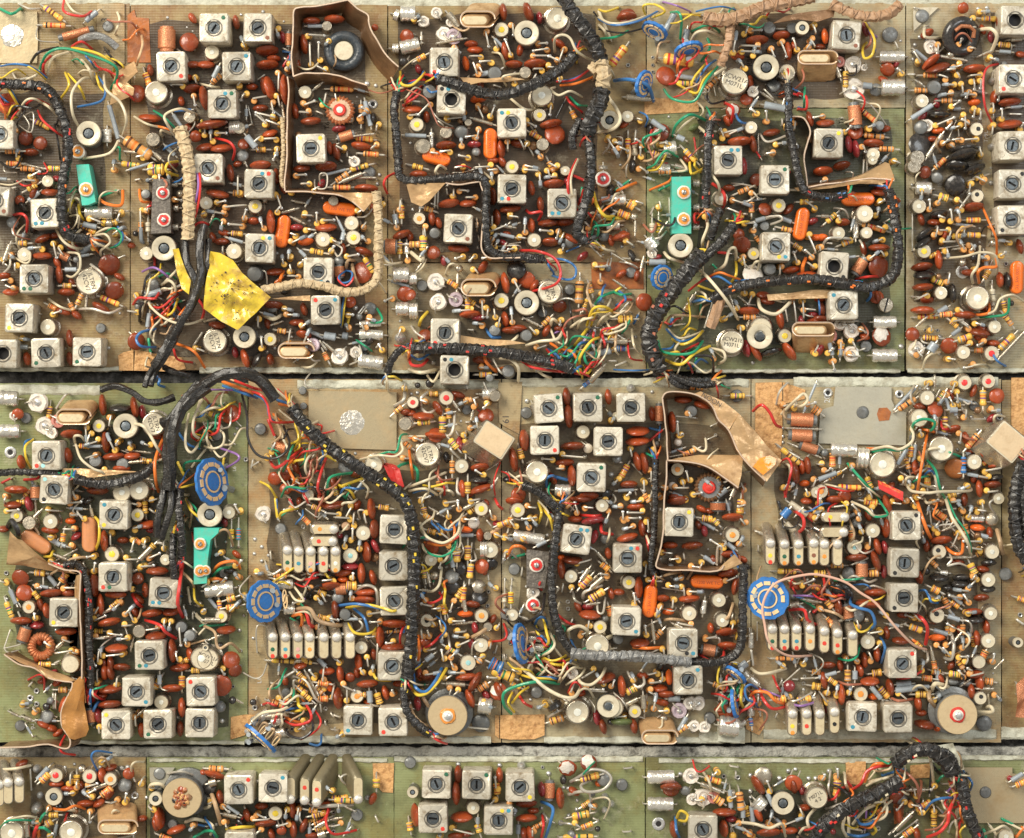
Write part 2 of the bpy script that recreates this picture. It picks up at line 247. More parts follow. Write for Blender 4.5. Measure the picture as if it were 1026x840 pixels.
DATA = """
@0 0 5.13
h 225 35 310 95;h 220 130 325 133;w s 3 195 130 193 205 300 218;q 325 192 460 155 44;z 557 138 58;t 800 475 118 w;q 857 155 857 250 88;d 970 215 100;e 988 92 60 60;c 875 343 r3
v 940 437 880 435;v 1002 398 1008 425;e 985 455 90 -8;v 995 495 1003 540;e 930 520 52 80;e 765 605 120 5;k 450 690 128;f 550 665 550 735 50;H 640 715 765 800 62;c -10 690
v 70 675 72 672 66;d 130 710 75;d 205 735 72;e 155 782 80 0;h 25 778 90 778;h 170 620 245 655;t 785 715 72 s;j 400 780 72;f 700 150 700 160 8;h 745 375 765 430 35
w r 14 330 0 330 60 420 85 470 60;w w 12 335 0 380 60 460 90;w g 16 0 45 60 72 105 45;w s 10 95 20 150 45 205 45
w g 15 200 370 240 280 330 250 480 290 590 340 600 400 570 455;w y 14 370 245 500 275 580 330 585 370;w r 14 225 380 225 330 260 290;w r 14 370 240 420 215 470 250;w w 14 245 380 270 300 350 270;w k 16 160 320 200 270 300 245
w b 12 5 340 80 330 160 345 240 400;w y 10 10 335 120 335 190 370 235 410;w y 13 0 400 50 470 100 555;w b 12 0 405 60 470 90 530;w y 14 335 375 355 440 310 510;w y 12 350 380 410 450 435 510;w w 15 425 690 375 590 370 480 420 410 470 400
w b 13 490 380 540 450 520 520 400 550;w w 15 535 385 545 460 620 530 650 620 630 700;w w 14 610 720 560 790 430 815;w w 16 420 310 460 360 480 420;w r 12 195 570 220 620 290 680 320 700;w w 14 200 520 250 550 300 600
w w 12 690 600 760 640 850 660;w o 12 780 645 850 660 910 690;w w 14 930 740 860 640 850 590 930 560 1010 590;w b 14 900 570 980 565;w g 12 790 570 850 610 930 690;w b 10 860 650 920 730;g 560 540 610 715 26
w r 12 0 500 20 540 60 530;w b 10 0 490 30 520 50 530;w r 12 130 540 180 510 250 540;w w 12 90 590 130 520 180 510 240 545
w g 12 585 770 615 760 615 821;g 890 590 945 670 20;t 975 605 62 s;g 795 790 830 820 24;w k 12 300 500 310 580 290 640;w s 5 120 600 170 580 160 680 90 640;w s 5 95 560 150 640 130 700;w s 5 960 690 1000 640 990 590;z 60 330 1
d 700 480 90;e 770 360 60 85;d 30 530 110;w k 12 280 640 300 740 310 821;h 590 370 600 410 24;g 440 110 500 60 30;d 700 410 1;e 990 330 80 0;b 860 90 16;b 960 140 12;b 990 160 12;g 850 750 900 800 24;w w 14 830 700 830 670 880 690;d 1005 700 60
@200 0 5.13
c 78 147 g2;c 300 147 n3;c 193 337 b2;c 117 530 g2b2;c 570 760 y2;t 62 272 76 w;e 186 112 75 80;e 30 330 90 0;e 345 258 118 -5;e 345 330 118 -5;e 358 450 130 75;e 20 500 130 80;e 425 190 66 75 p
q 458 175 458 235 38;v 232 240 212 190;b 212 75 16;b 432 110 14;v 570 338 566 220;v 560 180 640 185;v 640 535 650 480;v 538 540 600 520;e 575 105 90 0;e 690 95 110 0;e 535 225 110 80;g 555 135 650 135 22;t 650 135 50 s;v 612 300 612 220;e 268 445 60 0
v 408 375 405 465;v 275 508 350 495;v 403 495 412 545;v 370 530 380 580;v 385 603 290 580;v 408 643 345 620;v 340 635 290 590;v 392 712 330 715;v 400 760 398 800;v 28 685 25 635;v 58 718 57 670;v 88 685 135 685
e 310 555 80 -5;e 60 635 170 -10;e 110 760 120 -5;e 25 755 100 -10;t 205 655 62 s;f 150 655 210 655 70;d 225 740 60;e 360 685 80 -15;e 330 440 100 80;e 438 460 160 85;g 240 700 290 760 36;d 220 800 60 g;h 290 770 330 770
w r 14 80 710 150 730 180 770 170 821;w w 12 0 430 60 445 100 450;h 60 430 100 395;g 70 400 100 340 26;g 240 600 240 560 20;w s 5 250 550 270 640;w s 5 290 570 350 640;b 215 515 22;b 300 405 14;n 300 410 335 385
v 310 705 270 740;v 650 365 600 340 30;t 540 473 68 w;h 670 458 780 460;h 830 640 830 550 t;T 720 567 140;g 850 520 880 650 26;b 810 498 14;w c 3 840 450 930 480 1026 450;b 860 430 30;b 905 440 22;x 890 535 50
e 490 570 80 80;v 558 580 510 575;e 570 620 110 -5;e 715 662 70 -10 p;v 540 540 590 520;q 720 710 785 690 50;e 668 760 70 80;h 800 710 880 718;g 800 700 880 690 14;e 830 750 110 10;h 840 790 910 795;e 700 780 90 75;v 735 768 700 750;w s 5 700 745 790 700;d 900 140 36 p
Y 740 260 210;f 1000 75 1026 85 60;f 990 250 1026 250 50;e 380 300 70 0;w b 12 460 340 465 280;w b 12 430 265 470 270;w r 12 430 340 460 290;e 15 330 60 0;v 395 790 380 821;v 455 360 450 350 1
g 425 540 435 620 18;g 435 620 430 700 14;w w 14 445 690 440 821;g 380 570 420 600 10;b 325 60 20;b 480 130 10;w y 12 10 620 0 700
@400 0 5.13
f 5 70 85 70 80;f 5 250 105 225 70;j2 125 110 60;j2 190 65 60;g 250 70 310 140 40;d 38 185 72;j2 225 180 80;P 275 178 85;D 420 90 180 90;e 535 60 90 85;e 663 60 110 70;e 720 90 66 85 p;t 810 92 118 w;k 660 175 122;t 525 155 76 y
c 235 315 r4 0;c 265 513 k1b1 4;c 577 628 b1y1;v 583 125 588 180;v 445 165 460 240;v 505 245 490 210;v 575 285 545 205;v 765 252 690 262;v 845 250 822 315;v 688 288 775 288;v 822 315 770 290;v 735 355 690 355;v 765 345 820 350
e 370 225 70 0;e 390 255 80 0;e 342 325 78 80 o;v 420 290 360 290;v 468 315 418 318;v 400 380 380 320;g 400 385 470 375 30;g 490 200 540 250 20;e 545 260 100 80;e 590 328 90 0;e 700 325 120 -3;t 490 370 76 g;w w 12 480 270 520 280 545 340;e 820 220 80 30
w w 14 800 270 800 200 840 180 880 200 920 270 1026 330;w w 12 550 440 530 400 570 385 650 378;t 650 370 60 s;t 732 495 110 w;t 718 593 68 y;e 780 635 120 -12;e 820 220 1 1
w w 13 940 500 880 470 820 490 780 460 800 450;w r 12 860 500 880 530 940 575;w g 12 880 500 920 540 965 545;w b 12 810 420 900 405 980 360;w o 14 830 440 910 430 1000 395;w r 12 810 420 900 410 990 350
v 780 545 775 590;h 885 570 900 600;d 800 690 110;t 735 745 64 s;m 468 738 160 90;m 190 810 150 15;e 525 765 90 85;e 605 740 70 20;v 558 720 558 770;h 670 680 720 710;v 660 630 700 650
v 50 520 110 525;v 158 530 100 590;e 65 560 110 0;v 50 595 90 590;e 140 600 60 85;t 155 470 76 g;t 90 642 72 y;t 120 752 76 s;g 30 695 140 700 22;f 165 680 165 765 28;v 250 612 340 602;t 240 685 62 s;w s 6 150 540 200 610 275 650
v 410 665 400 710;t 355 632 36 s;v 385 700 345 705;v 322 745 318 715;e 240 745 110 -3;e 385 742 70 0 p;v 260 775 215 780;v 355 810 310 800;d 320 680 70 g;w w 14 570 505 640 560 690 565;w k 10 800 620 850 520;e 410 505 90 -15 o;v 405 550 432 610;v 470 600 490 545;g 380 610 480 640 20
w c 4 0 450 60 470 140 510 180 600 210 650 280 660;w y 14 5 370 10 430 60 440 110 400 130 375;w b 12 30 440 100 410 125 370;w w 6 10 360 70 310 125 290;w r 12 50 420 120 410 150 420;e 98 355 50 70 p;h 90 310 125 290;w k 8 1000 60 1020 90
x 100 290 18;z 560 60 1;n 640 705 690 800;b 705 780 14;b 325 320 16;d 395 780 44 g;d 20 320 50 k;g 20 0 60 30 1;v 610 700 640 760 26;h 690 670 710 700 26;g 210 220 330 200 16;v 160 785 200 790;j2 270 110 50;n 490 380 540 345;w s 5 560 240 550 170
@600 0 5.13
w b 12 0 100 80 130 200 110 300 60;w w 13 0 90 60 120 150 115 250 80;w y 12 240 80 230 30 290 25 340 60 280 90;w p 10 330 10 400 30 470 60;w g 14 370 65 410 65 425 110 418 200;w y 12 420 75 520 78;w b 10 500 60 620 35 700 50
e 145 85 110 -5;d 145 85 90;w g 14 10 200 90 190 150 160;w y 12 0 50 40 60 100 40;w w 16 0 60 60 200;w w 14 0 130 30 160 40 200;w k 10 0 150 120 170 250 140;R 290 165 150 e;R 460 255 140 e
g 340 160 390 70 34;g 440 220 455 150 36;H 60 340 130 250 46;H 330 300 475 318 60;d 345 390 105;h 400 430 470 430;g 400 390 500 405 26;w w 14 470 220 500 170 560 160 630 190;w g 14 480 160 560 130 620 160;w g 14 530 310 570 250 560 200
w y 13 400 430 500 480 540 410 600 350;w g 14 335 460 380 510 490 520 550 420 610 345;w b 12 500 430 550 350 600 310;w w 16 550 420 600 380 650 350;h 555 460 600 410 30;R 220 430 130 0;w b 20 80 415 160 410 250 440 280 520;g 140 500 270 510 34
t 700 418 138 T;k 860 340 132;v 690 265 708 165;v 732 265 830 268;v 825 240 730 235;v 788 160 835 155;v 755 170 770 130;e 715 290 70 10;e 815 205 120 -5;e 940 180 90 -5;v 935 215 965 290;e 975 260 100 85;t 880 150 70 g;t 1000 135 60 g;n 900 150 965 150
t 965 375 86 y;e 780 420 70 85;d 760 510 66;j2 800 470 60;d 900 440 70 g;g 850 540 960 560 40;g 840 480 900 520 18;n 850 460 900 510;w b 10 980 450 1026 470;w r 12 990 480 1026 490;w s 8 960 480 940 560
d 690 570 84 r;w r 16 650 530 690 560 680 630;b 600 580 18;t 150 598 62 w;x 150 335 24;x 278 295 20;x 278 335 20;x 278 370 20;x 555 500 26;w w 18 50 500 110 600 80 660 0 680;k 50 620 100;T 35 770 70 w;v 45 715 100 800
h 150 710 150 780;h 185 730 185 790 w;n 150 670 150 700;n 190 670 185 720;w s 5 50 710 120 710 110 790
d 320 680 90;g 270 620 340 670 30;w g 16 380 700 400 640 470 590 550 620;w w 12 390 700 440 640 500 600;e 490 655 60 -30 g;f 330 770 400 760 76;w w 16 510 650 560 700 550 760;h 270 785 330 800;h 440 770 490 821
t 780 655 66 w;v 640 685 720 665;v 670 690 740 660;e 725 725 130 -5;e 640 755 60 0;w s 8 820 690 820 780;e 795 740 90 80;w r 10 780 740 830 810;w s 12 830 690 870 730 980 690;e 890 680 90 -10;v 900 785 860 790;v 1010 625 1005 665;v 1010 730 1020 760;v 920 740 960 735
b 360 600 16;b 600 600 12;e 660 620 60 70;w r 10 490 710 500 780;w s 5 600 490 590 440;g 400 700 440 720 30;e 1005 240 60 85;v 1015 255 1000 200;v 640 700 625 665;c 665 821 b2b2
@800 0 5.13
c 246 180 n 3;c 157 733 y2;k 20 140 70;v 75 130 90 170;v 62 205 85 240;v 45 250 70 215;e 138 185 80 85 o;e 110 240 60 0;b 130 205 14;n 150 255 205 295;E 90 375 180 190;g 175 300 215 400 28;P 215 315 60;j2 285 325 90;j2 330 340 36;h 243 365 243 440;j2 290 455 110;g 330 440 380 445 36
z 470 180 80;f 415 292 545 292 62;d 460 355 78;f 425 450 545 450 85;d 400 460 66 g;w y 14 340 110 390 200 380 280 340 300 330 250 350 220;w b 12 345 110 380 180 395 260;e 345 150 80 75 p
z 635 85 70;w s 5 595 40 620 45;j2 685 230 76;b 625 190 26;b 600 230 22;b 595 270 22;b 590 305 22;v 625 320 590 260;g 600 260 660 310 22;e 685 315 120 -40;e 720 345 130 -18;v 840 335 775 355;v 805 355 760 360;e 910 350 120 -3;h 640 388 705 388;v 765 400 720 385;v 815 375 830 400;v 935 385 880 390;v 900 410 905 460;v 935 410 935 455
t 703 442 74 g;v 840 440 845 480;v 795 437 750 435;v 905 488 850 485;v 795 480 730 490;h 595 465 655 465;t 632 520 70 w;e 713 530 56 85 p;h 735 518 780 518;e 905 525 66 -5 o;v 795 545 830 520;e 730 585 120 0 k;g 580 610 690 540 26;e 640 595 60 -50 p;v 905 565 900 600;v 935 570 935 610
v 855 600 858 660;t 918 662 70 k;d 632 655 70 g;j2 660 650 70;v 715 640 800 605;e 720 670 70 -5 o;e 690 715 60 0;w s 6 770 720 810 620;w s 6 820 640 825 700;v 830 715 790 720;v 915 715 850 720;d 628 745 130 k;t 610 810 76 s;g 660 810 740 690 28;v 740 740 770 720;v 780 745 800 760
e 860 760 150 -8 k;e 850 800 170 -15 k;v 940 800 930 760;b 995 420 30 55;b 995 760 30 50;v 1000 575 1000 530;w r 12 1026 330 970 350 950 420 960 550 1005 650;Z 840 190 210;w w 20 925 155 990 150 1020 190 990 270;h 940 95 1005 98;v 985 300 1026 310;e 990 190 60 85 p
q 285 545 295 645 66;h 320 565 390 620;w s 8 280 530 290 510 370 540 450 640;t 410 650 54 g;d 295 680 80;h 335 695 430 705;e 390 735 110 5;h 415 765 480 768;e 262 740 90 80 p;e 297 765 90 80 p;v 330 750 345 780;t 385 795 70 w;b 440 690 18;b 480 770 16;e 140 630 100 -3;v 130 595 80 605;e 60 610 80 75
w r 14 0 480 40 500 40 560 0 560;w b 8 0 550 30 560;b 925 45 22;b 970 40 22;v 940 60 980 60;g 730 290 850 310 20;h 640 240 640 260 1;w s 8 650 180 640 150 670 130;w w 16 650 135 650 190 720 195;w r 12 370 80 380 110 450 90;w p 14 360 130 370 170 400 190;d 850 40 60
@946 0 5.25
c 375 108;c 362 420 r4;c 358 768;e 295 120 85 85;h 285 235 335 238 34;g 350 210 410 205 26;v 245 310 295 308;e 350 535 120 -5;v 255 585 258 540;v 303 620 303 575;n 345 600 410 602;g 350 565 410 560 16;e 350 650 130 -8;v 400 670 420 650;b 250 430 40;b 248 775 40;e 405 285 60 10;g 290 270 350 275 20;w s 8 350 280 355 240 340 220
@0 160 4.94
h 30 20 90 20;h 100 42 160 48;v 150 85 195 60;v 170 105 110 100;h 135 150 170 130;g 140 205 195 160 26;t 238 108 60 w;c -25 200 n 3;d 95 200 50;h 235 45 290 45;w s 8 20 25 25 60 80 65;w w 8 0 120 60 125 130 95;g 0 95 35 98 18;e 245 160 90 0;g 100 20 220 45 12
c 225 268 b4b4 -4;A 375 25 440 22 475 210 405 225;j 425 148 70;w g 14 490 185 575 155;w o 16 490 195 530 220 600 225 608 155;e 300 180 1 1;f 420 260 560 265 66;g 560 255 620 255 20;H 500 315 570 310 34;v 450 290 500 310;h 400 320 460 355;g 410 320 480 335 30
w y 14 360 200 340 255;w y 14 390 225 395 270 415 300;w w 10 345 280 390 280 385 345;w w 14 275 340 310 400 360 435 415 440;w w 12 460 380 520 370 545 410 500 450 500 475;w g 10 500 375 560 340 600 370 590 420 540 440;w w 12 470 370 530 340 590 350;v 560 370 610 335
w r 14 60 275 110 270 135 300 130 360;d 60 310 60 g;w s 14 60 310 70 370 130 375;z 30 390 1;e 210 390 90 -25;e 270 375 60 -10;v 265 412 280 485;v 290 435 310 470;v 200 435 140 440;h 90 415 120 415;t 118 472 72 w;e 205 475 100 0;g 20 500 50 420 30;h 5 500 30 490;w s 12 10 570 50 520 40 430;v 75 515 75 550
q 300 470 340 490 40;e 280 510 60 60;e 290 570 90 85;w w 12 330 460 390 470 395 540 360 580 330 575;g 400 460 490 410 30;v 430 380 490 400;g 320 545 380 545 24;d 540 520 110;w s 8 580 490 615 475;t 440 605 128 L;w s 14 450 520 500 560 520 600;b 520 610 30;e 590 580 60 30;d 565 650 96
c 170 593 g4g4;e 20 575 60 -10;v 40 595 5 600;v 70 640 25 622;e 50 655 80 0;b 270 580 14;e 325 655 90 0;h 310 625 340 625;e 355 610 50 60;H 380 720 400 680 30;h 345 710 360 740 30;h 495 680 580 715;e 500 735 110 30;w s 14 390 740 460 740 540 760 600 735;w w 12 240 690 300 730 360 748;h 240 720 270 735;e 310 750 80 20;g 430 680 425 730 18
c 100 785 y4 2;t 240 830 80 w;v 260 765 300 750;b 592 760 14;b 240 690 16;z 500 835 50;e 260 800 1 1;k 815 435 118;t 724 465 68 w;v 695 255 700 405 1;h 698 310 698 348;h 733 310 733 348 w;w s 4 698 250 698 400;w s 4 735 250 733 405;t 725 175 50 g;w o 14 690 150 700 205 745 210;B 800 235 110 280
j 805 165 66;j 810 298 66;f 850 120 880 120 36;f 860 240 885 240 36;f 855 335 885 335 36;H 730 50 800 50 60;h 600 20 680 30;w y 14 880 10 830 20 825 60 880 80;w p 12 945 0 980 90 970 200 905 400;w r 12 965 0 990 90 980 230 925 400;g 640 50 740 20 16;v 563 48 563 5;e 650 425 30 0
w g 12 785 580 830 565 870 590;w p 12 705 555 760 535 820 570 860 620;w r 12 765 520 765 480;x 735 580 24;x 710 655 24;w w 14 800 620 840 600 870 640 850 700;g 715 680 800 650 36;w s 14 800 650 900 620 980 550;w w 12 750 680 740 720 820 790 920 815 1013 790;w y 12 780 780 850 760 880 690
w k 14 760 690 700 720 690 800;w o 12 800 720 830 780;w b 12 870 700 860 760 880 790;w r 12 870 720 920 780;w r 14 980 690 1010 740 1000 790;w g 12 840 720 900 700;w k 12 740 680 800 690 860 750;d 760 620 60 g;v 760 720 780 740;g 730 830 740 760 24;w w 10 700 780 720 700 770 690;w s 10 690 700 780 720;v 1000 270 1013 265
@205 160 4.94
c 15 45 n;c 270 118 r2b2;e 60 168 120 10;e 30 170 1 1;t 10 215 66 w;e 275 25 110 -5;e 125 65 90 80;v 165 170 165 80;g 140 120 185 130 20;v 62 215 100 205;v 105 235 205 225;v 95 268 10 255;v 192 297 205 250;t 252 232 70 y;h 140 165 180 170 34;e 240 303 60 0;v 288 335 275 290;e 325 305 120 85;v 360 180 380 240;v 355 260 375 230;e 355 80 80 85
g 380 265 450 245 20;v 485 275 535 278;v 590 302 640 300;v 555 310 555 265;d 370 210 1;m 385 355 165 98;m 668 242 170 8;t 635 205 50 s;e 600 335 110 -3;g 440 290 480 310 20;v 510 345 550 350;e 455 335 70 0 p;v 455 375 425 365;v 435 410 500 380;e 500 405 80 -10 o;g 510 390 540 370 20;t 583 395 76 w;t 730 315 72 w;g 660 300 690 360 16;g 690 360 680 400 26
t 735 388 74 y;v 800 405 780 380;w s 8 700 430 780 390 750 370;e 790 455 100 20;d 780 560 110;H 790 485 830 550 28;v 708 480 760 470;e 685 440 60 85;w s 10 630 410 680 440 660 480 630 430;v 618 460 640 430;v 760 262 800 240;w s 10 750 285 800 280 840 230;e 835 240 50 70
e 95 362 60 10;e 40 385 60 70;e 85 405 80 -5;h 130 365 175 368 30;v 185 325 120 320;g 120 390 190 410 18;c 270 442 b2y2;t 145 458 80 w;v 90 470 90 430;t 255 560 80 g;w s 8 250 550 300 555 310 620;e 345 555 90 -5;w o 16 390 555 375 590 375 615;w o 14 350 610 385 580;v 390 515 383 475;v 415 490 418 450;v 465 522 490 500;v 430 555 422 520;v 460 578 410 575;h 520 450 575 460;g 470 450 500 480 20
c 560 553 k3b3;q 665 530 670 580 50;d 665 500 50 g;w b 10 700 550 665 580 680 610 720 600 730 560 700 550;w r 10 690 545 660 590 700 625 735 590 720 550;W2 10 0 0 0 0;w n 18 730 520 745 590 770 640;w n 16 700 540 710 500 740 500;c 595 740 r1b2;w b 10 695 665 680 740 675 821;w y 10 700 670 690 740 680 821;w y 14 720 765 705 821;d 720 705 60;b 745 735 30
z 820 740 70;f 765 815 875 810 36;v 385 738 430 745;v 410 768 460 770;e 490 740 70 75;e 340 720 100 0;d 335 730 60 g;w w 18 290 770 340 790 380 770;g 290 760 340 775 18;e 455 805 80 -5;v 480 830 520 800;e 310 810 60 80;v 265 780 265 830;e 60 820 90 10;w w 12 0 800 50 790
e 480 42 90 -5;e 600 32 110 -3;v 452 78 500 75;v 520 120 475 120;w s 8 545 100 550 140 600 140 605 75 570 75 575 140;H 650 110 700 75 34;g 600 75 700 50 16;h 635 138 710 138 30;g 680 110 780 70 26;h 720 50 800 30;j2 745 10 60;z 815 65 64;e 800 140 120 3;b 855 120 20;g 755 90 830 90 14;b 585 187 24;n 670 0 680 10
q 895 430 945 430 76;v 965 250 970 200;h 975 225 975 280;g 940 270 950 320 30;v 950 335 945 300;e 975 370 100 -20;h 965 405 965 455;f 1000 410 1000 470 30;w s 6 920 480 930 520 890 520;f 930 570 1013 570 75;g 925 600 1013 630 20;d 990 665 80;f 945 740 1013 740 70;v 1005 490 1000 470
@410 160 4.94
h 15 30 55 40;e 45 70 90 0;m 150 15 140 10;w w 14 150 80 130 60 150 30 180 45;v 265 35 225 40;v 395 35 320 40;v 265 68 215 68;w s 8 270 65 330 45 340 50;v 410 105 408 65;w w 12 370 65 400 90;e 415 2 60 0;e 460 10 60 60
c 508 143 b4r4;c 757 215 b4b4;t 507 35 66 y;e 412 180 90 85;e 605 140 76 80;v 645 75 650 130;v 685 50 695 80;v 725 85 675 88;h 690 10 700 30;e 715 118 110 -5;t 772 55 50 w;v 575 30 640 45;e 650 222 80 85;v 570 50 640 55;e 500 243 110 -8;e 432 285 85 85;v 497 280 540 285;v 410 325 410 280;v 405 355 480 325;v 408 402 430 370;v 425 430 440 400;v 540 385 575 390;v 570 362 575 290;v 610 270 1 1
e 690 312 110 -5;e 605 325 76 85;w r 14 580 250 600 265 655 260 640 300;e 770 310 90 -5;v 700 355 650 350;v 742 345 730 390;v 765 365 745 410;t 617 398 70 w;e 700 407 90 0;d 790 410 60 g;e 800 390 90 30;w b 10 780 455 840 430;w s 8 490 320 500 310;g 450 370 520 385 18;e 480 370 50 0;w s 6 440 430 520 425 550 430 550 450;g 470 330 510 335 20;w s 6 490 420 550 410
w r 14 550 450 640 455 720 490 750 560 720 620 600 655;w b 12 670 495 760 495 820 530 820 580 780 595 710 575
w r 14 830 0 790 90 790 170 830 250;w w 14 835 0 800 90 810 180 840 240;w r 14 815 80 860 100;w g 12 855 140 850 200;j 960 95 76;f 960 30 960 50 46;w o 14 905 45 915 70;w y 18 912 165 930 230 970 280 1013 280;w y 14 970 295 1013 295;w g 14 905 290 935 340 930 400;w w 10 880 270 930 260 960 230;w w 12 860 330 860 360 900 360;g 950 200 1013 190 30;v 890 330 870 310;f 975 330 1013 330 40;d 965 380 56 g;e 1000 400 60 80;w w 12 920 400 960 440 1013 455;b 960 470 12;b 1000 490 12;g 900 430 940 470 12;b 1000 470 10;w w 10 920 320 970 290 960 320
v 245 150 290 155;v 322 187 280 187;v 220 180 220 145;e 195 215 110 -8;e 290 215 90 -5;n 130 160 125 240;n 145 150 140 240;h 75 240 105 250;t 48 292 62 o;e 112 290 76 85;e 145 312 60 75;t 130 362 56 g;c 242 340 n 3;f 335 310 335 340 20;h 70 375 70 440 38;v 75 340 80 380;e 5 380 50 80;h 0 420 40 420 36;d 120 460 70;e 245 440 110 5;v 267 478 230 490;w w 20 10 460 60 500 70 480;b 300 480 20;v 325 475 300 500;g 180 490 200 510 20;e 170 500 60 80 p;q 15 425 20 430 30
e 475 610 110 80;d 530 545 100 k;d 580 595 90;v 520 600 545 650;e 620 625 70 -60;t 695 655 115 L;k 583 715 116;P2 5 5 5;d 745 725 70;z 660 760 50;z 795 645 56;H 845 600 840 700 44;w s 6 845 560 845 600;w k 10 790 680 800 760 810 810;h 890 620 900 650 30;H 880 690 870 720 26;w s 8 860 730 845 770
j2 120 600 90;z 65 625 56;w g 1 0 0 0 0;h 190 600 230 625 28;P 235 680 76;w s 12 240 570 235 670;w s 6 235 640 260 700;D 350 620 190 110;f 0 590 40 590 60;d 5 670 60;f 0 750 45 750 80;j2 150 710 86;t 455 700 76 y;h 285 690 300 700;v 360 700 365 780;v 390 740 385 780;g 280 725 300 730 14;v 300 745 220 750;e 300 765 110 -3;e 340 780 80 0 p;h 290 690 290 710;e 475 790 80 80;v 510 810 505 735;v 425 780 420 740;w y 16 90 755 60 790 50 821;h 660 820 690 790 28;g 580 790 640 821 18;w w 16 700 821 710 790 740 810;e 540 835 90 0;v 365 815 320 810;v 440 825 450 780;e 740 835 50 0;c 180 862 r4;w s 6 560 790 610 780;b 560 50 30
d2 950 570 1;w g 16 920 720 950 680 1013 655;w y 14 880 821 910 740 970 730 1013 760;w w 12 930 821 960 780 1013 750;w y 12 900 821 930 750 990 740;w w 14 800 830 860 790 900 790;w k 12 960 821 1013 780
@615 160 4.94
h 220 60 270 60;f 220 50 280 50 60;h 190 35 220 50;g 300 30 370 50 30;w w 12 330 0 360 50 300 60;w y 14 375 0 385 70 440 45;w y 12 410 0 400 30 430 60;w w 14 430 0 490 80 520 130 525 200;w o 12 180 150 270 110 285 85;w g 12 225 150 290 120;A2 285 85 383 83 385 368 287 368;j 347 162 66;j 347 295 66;f 390 118 425 118 40;f 390 238 425 238 40;f 390 335 425 335 34;w r 14 425 270 400 270 400 310 420 310
w g 12 10 150 75 105;w o 14 15 155 60 135 110 115;f 0 200 60 200 56;h 70 215 95 230 50;h 20 260 70 280 40;w y 18 0 290 40 290;e 35 380 100 -15;d 50 380 60;g 0 470 50 500 12;b 40 430 20;b 95 430 20;v 65 405 95 425;g 60 490 110 495 14;f 0 325 30 325 50
w s 5 190 245 190 320;h 190 315 190 350 w;w s 5 222 245 222 380;H 222 300 222 352 30 y;n 275 190 275 340;B3 0 0 0 0;f 165 390 205 440 70;j2 190 460 50;k 330 430 118;w w 16 250 460 280 490 350 510;h 165 510 175 510;g 175 508 260 508 32;R 240 590 120 f;b 90 535 1;z 85 560 54;d 150 705 90;w g 14 0 655 40 670 85 665;w y 12 10 650 40 630;w g 10 0 1 0 1
c 562 40 n;e 645 30 90 85 p;d 705 100 66;c 803 98 g2;w w 12 870 50 840 110 860 150;w r 12 870 60 840 120 860 150;w w 12 860 150 930 152;t 530 190 70 w;w r 16 490 120 540 160 550 200 540 235;e 570 140 60 0;h 615 165 660 145;w s 10 590 130 640 120;v 590 200 680 230;v 620 265 560 240;g 640 210 735 195 14;w s 5 680 170 680 280;h 682 210 682 250 30;h 700 380 715 400 26
w s 4 655 315 800 285;g 700 305 750 290 26;w s 12 750 285 820 280 830 300 780 320;z 745 330 50;d 750 245 68;t 815 225 70 y;m 930 318 165 100;h 830 340 870 350 30;g 830 290 880 310 24;c 800 435 b3y3 3;t 690 465 62 y;d 635 420 90;d 620 370 60;b 795 345 20;h 920 210 950 210;v 1000 245 950 205;e 985 305 60 -20 p;e 1003 385 60 0 o;v 965 380 1000 460;v 905 510 890 460;e 950 440 1 1;v 985 485 950 450;n 920 430 890 470;w o 18 935 583 935 530 950 490;h 890 420 920 440
w w 16 500 555 550 520 570 450 600 440 605 500;w y 14 605 500 605 570 580 610;d 690 570 110 w;t 770 540 60 g;w w 14 680 550 700 510 720 510 710 560;w s 12 740 585 840 582;v 822 525 822 570;e 880 545 90 -10;e 960 570 110 0;v 990 535 960 510;w o 12 450 590 520 560 570 575 640 600;w b 12 460 600 520 580 600 630 640 635;w r 12 370 650 450 590 500 580;w b 10 600 600 700 595 750 605;w y 12 420 625 500 655;w g 10 490 520 510 540;w r 14 520 460 570 465;h 620 490 640 510;v 640 480 650 530
w w 16 420 540 480 600 560 700 615 790;w w 16 455 285 465 330 440 400 440 435;w w 18 715 685 730 740 800 765 860 720 880 690;g 350 750 400 670 32;h 345 775 355 755 26;w g 12 430 690 430 770;w n 12 260 800 300 770 450 780;w s 10 450 830 490 700;w b 12 100 810 120 770;h 20 790 80 790 40;w s 10 0 790 70 710;w b 16 280 821 290 790;w w 10 300 821 340 815;e 670 750 110 3;v 620 740 600 700;v 540 790 590 760;g 640 760 750 790 16;w s 6 650 720 700 720
e 825 790 100 80;v 890 700 905 820;v 950 740 1000 745;e 985 770 60 0 p;e 990 800 70 0;w s 8 850 740 860 800;v 935 700 940 790;t 730 830 110 w;e 760 700 80 10;w w 10 745 680 830 705;g 580 690 600 760 18;h 640 780 665 780;e 930 800 60 80 p;v 640 270 660 270 1;e 740 670 70 0
@820 160 4.94
e 25 55 100 -5;e 118 28 90 -10;n 225 0 220 75;n 240 0 240 60;w s 6 140 60 170 65 170 90;t 270 0 50 w;v 40 105 15 110;m 198 195 165 0;e 305 160 90 5;v 298 215 330 200;w n 12 320 260 350 230 345 190;t 228 270 86 w;v 290 275 300 240;e 295 275 60 85 k;h 40 310 80 275 32;w s 10 80 240 130 250 150 290;v 105 300 100 280;e 125 310 70 0;f 185 285 185 390 30;h 215 320 320 350;v 325 345 290 330;t 240 365 60 w
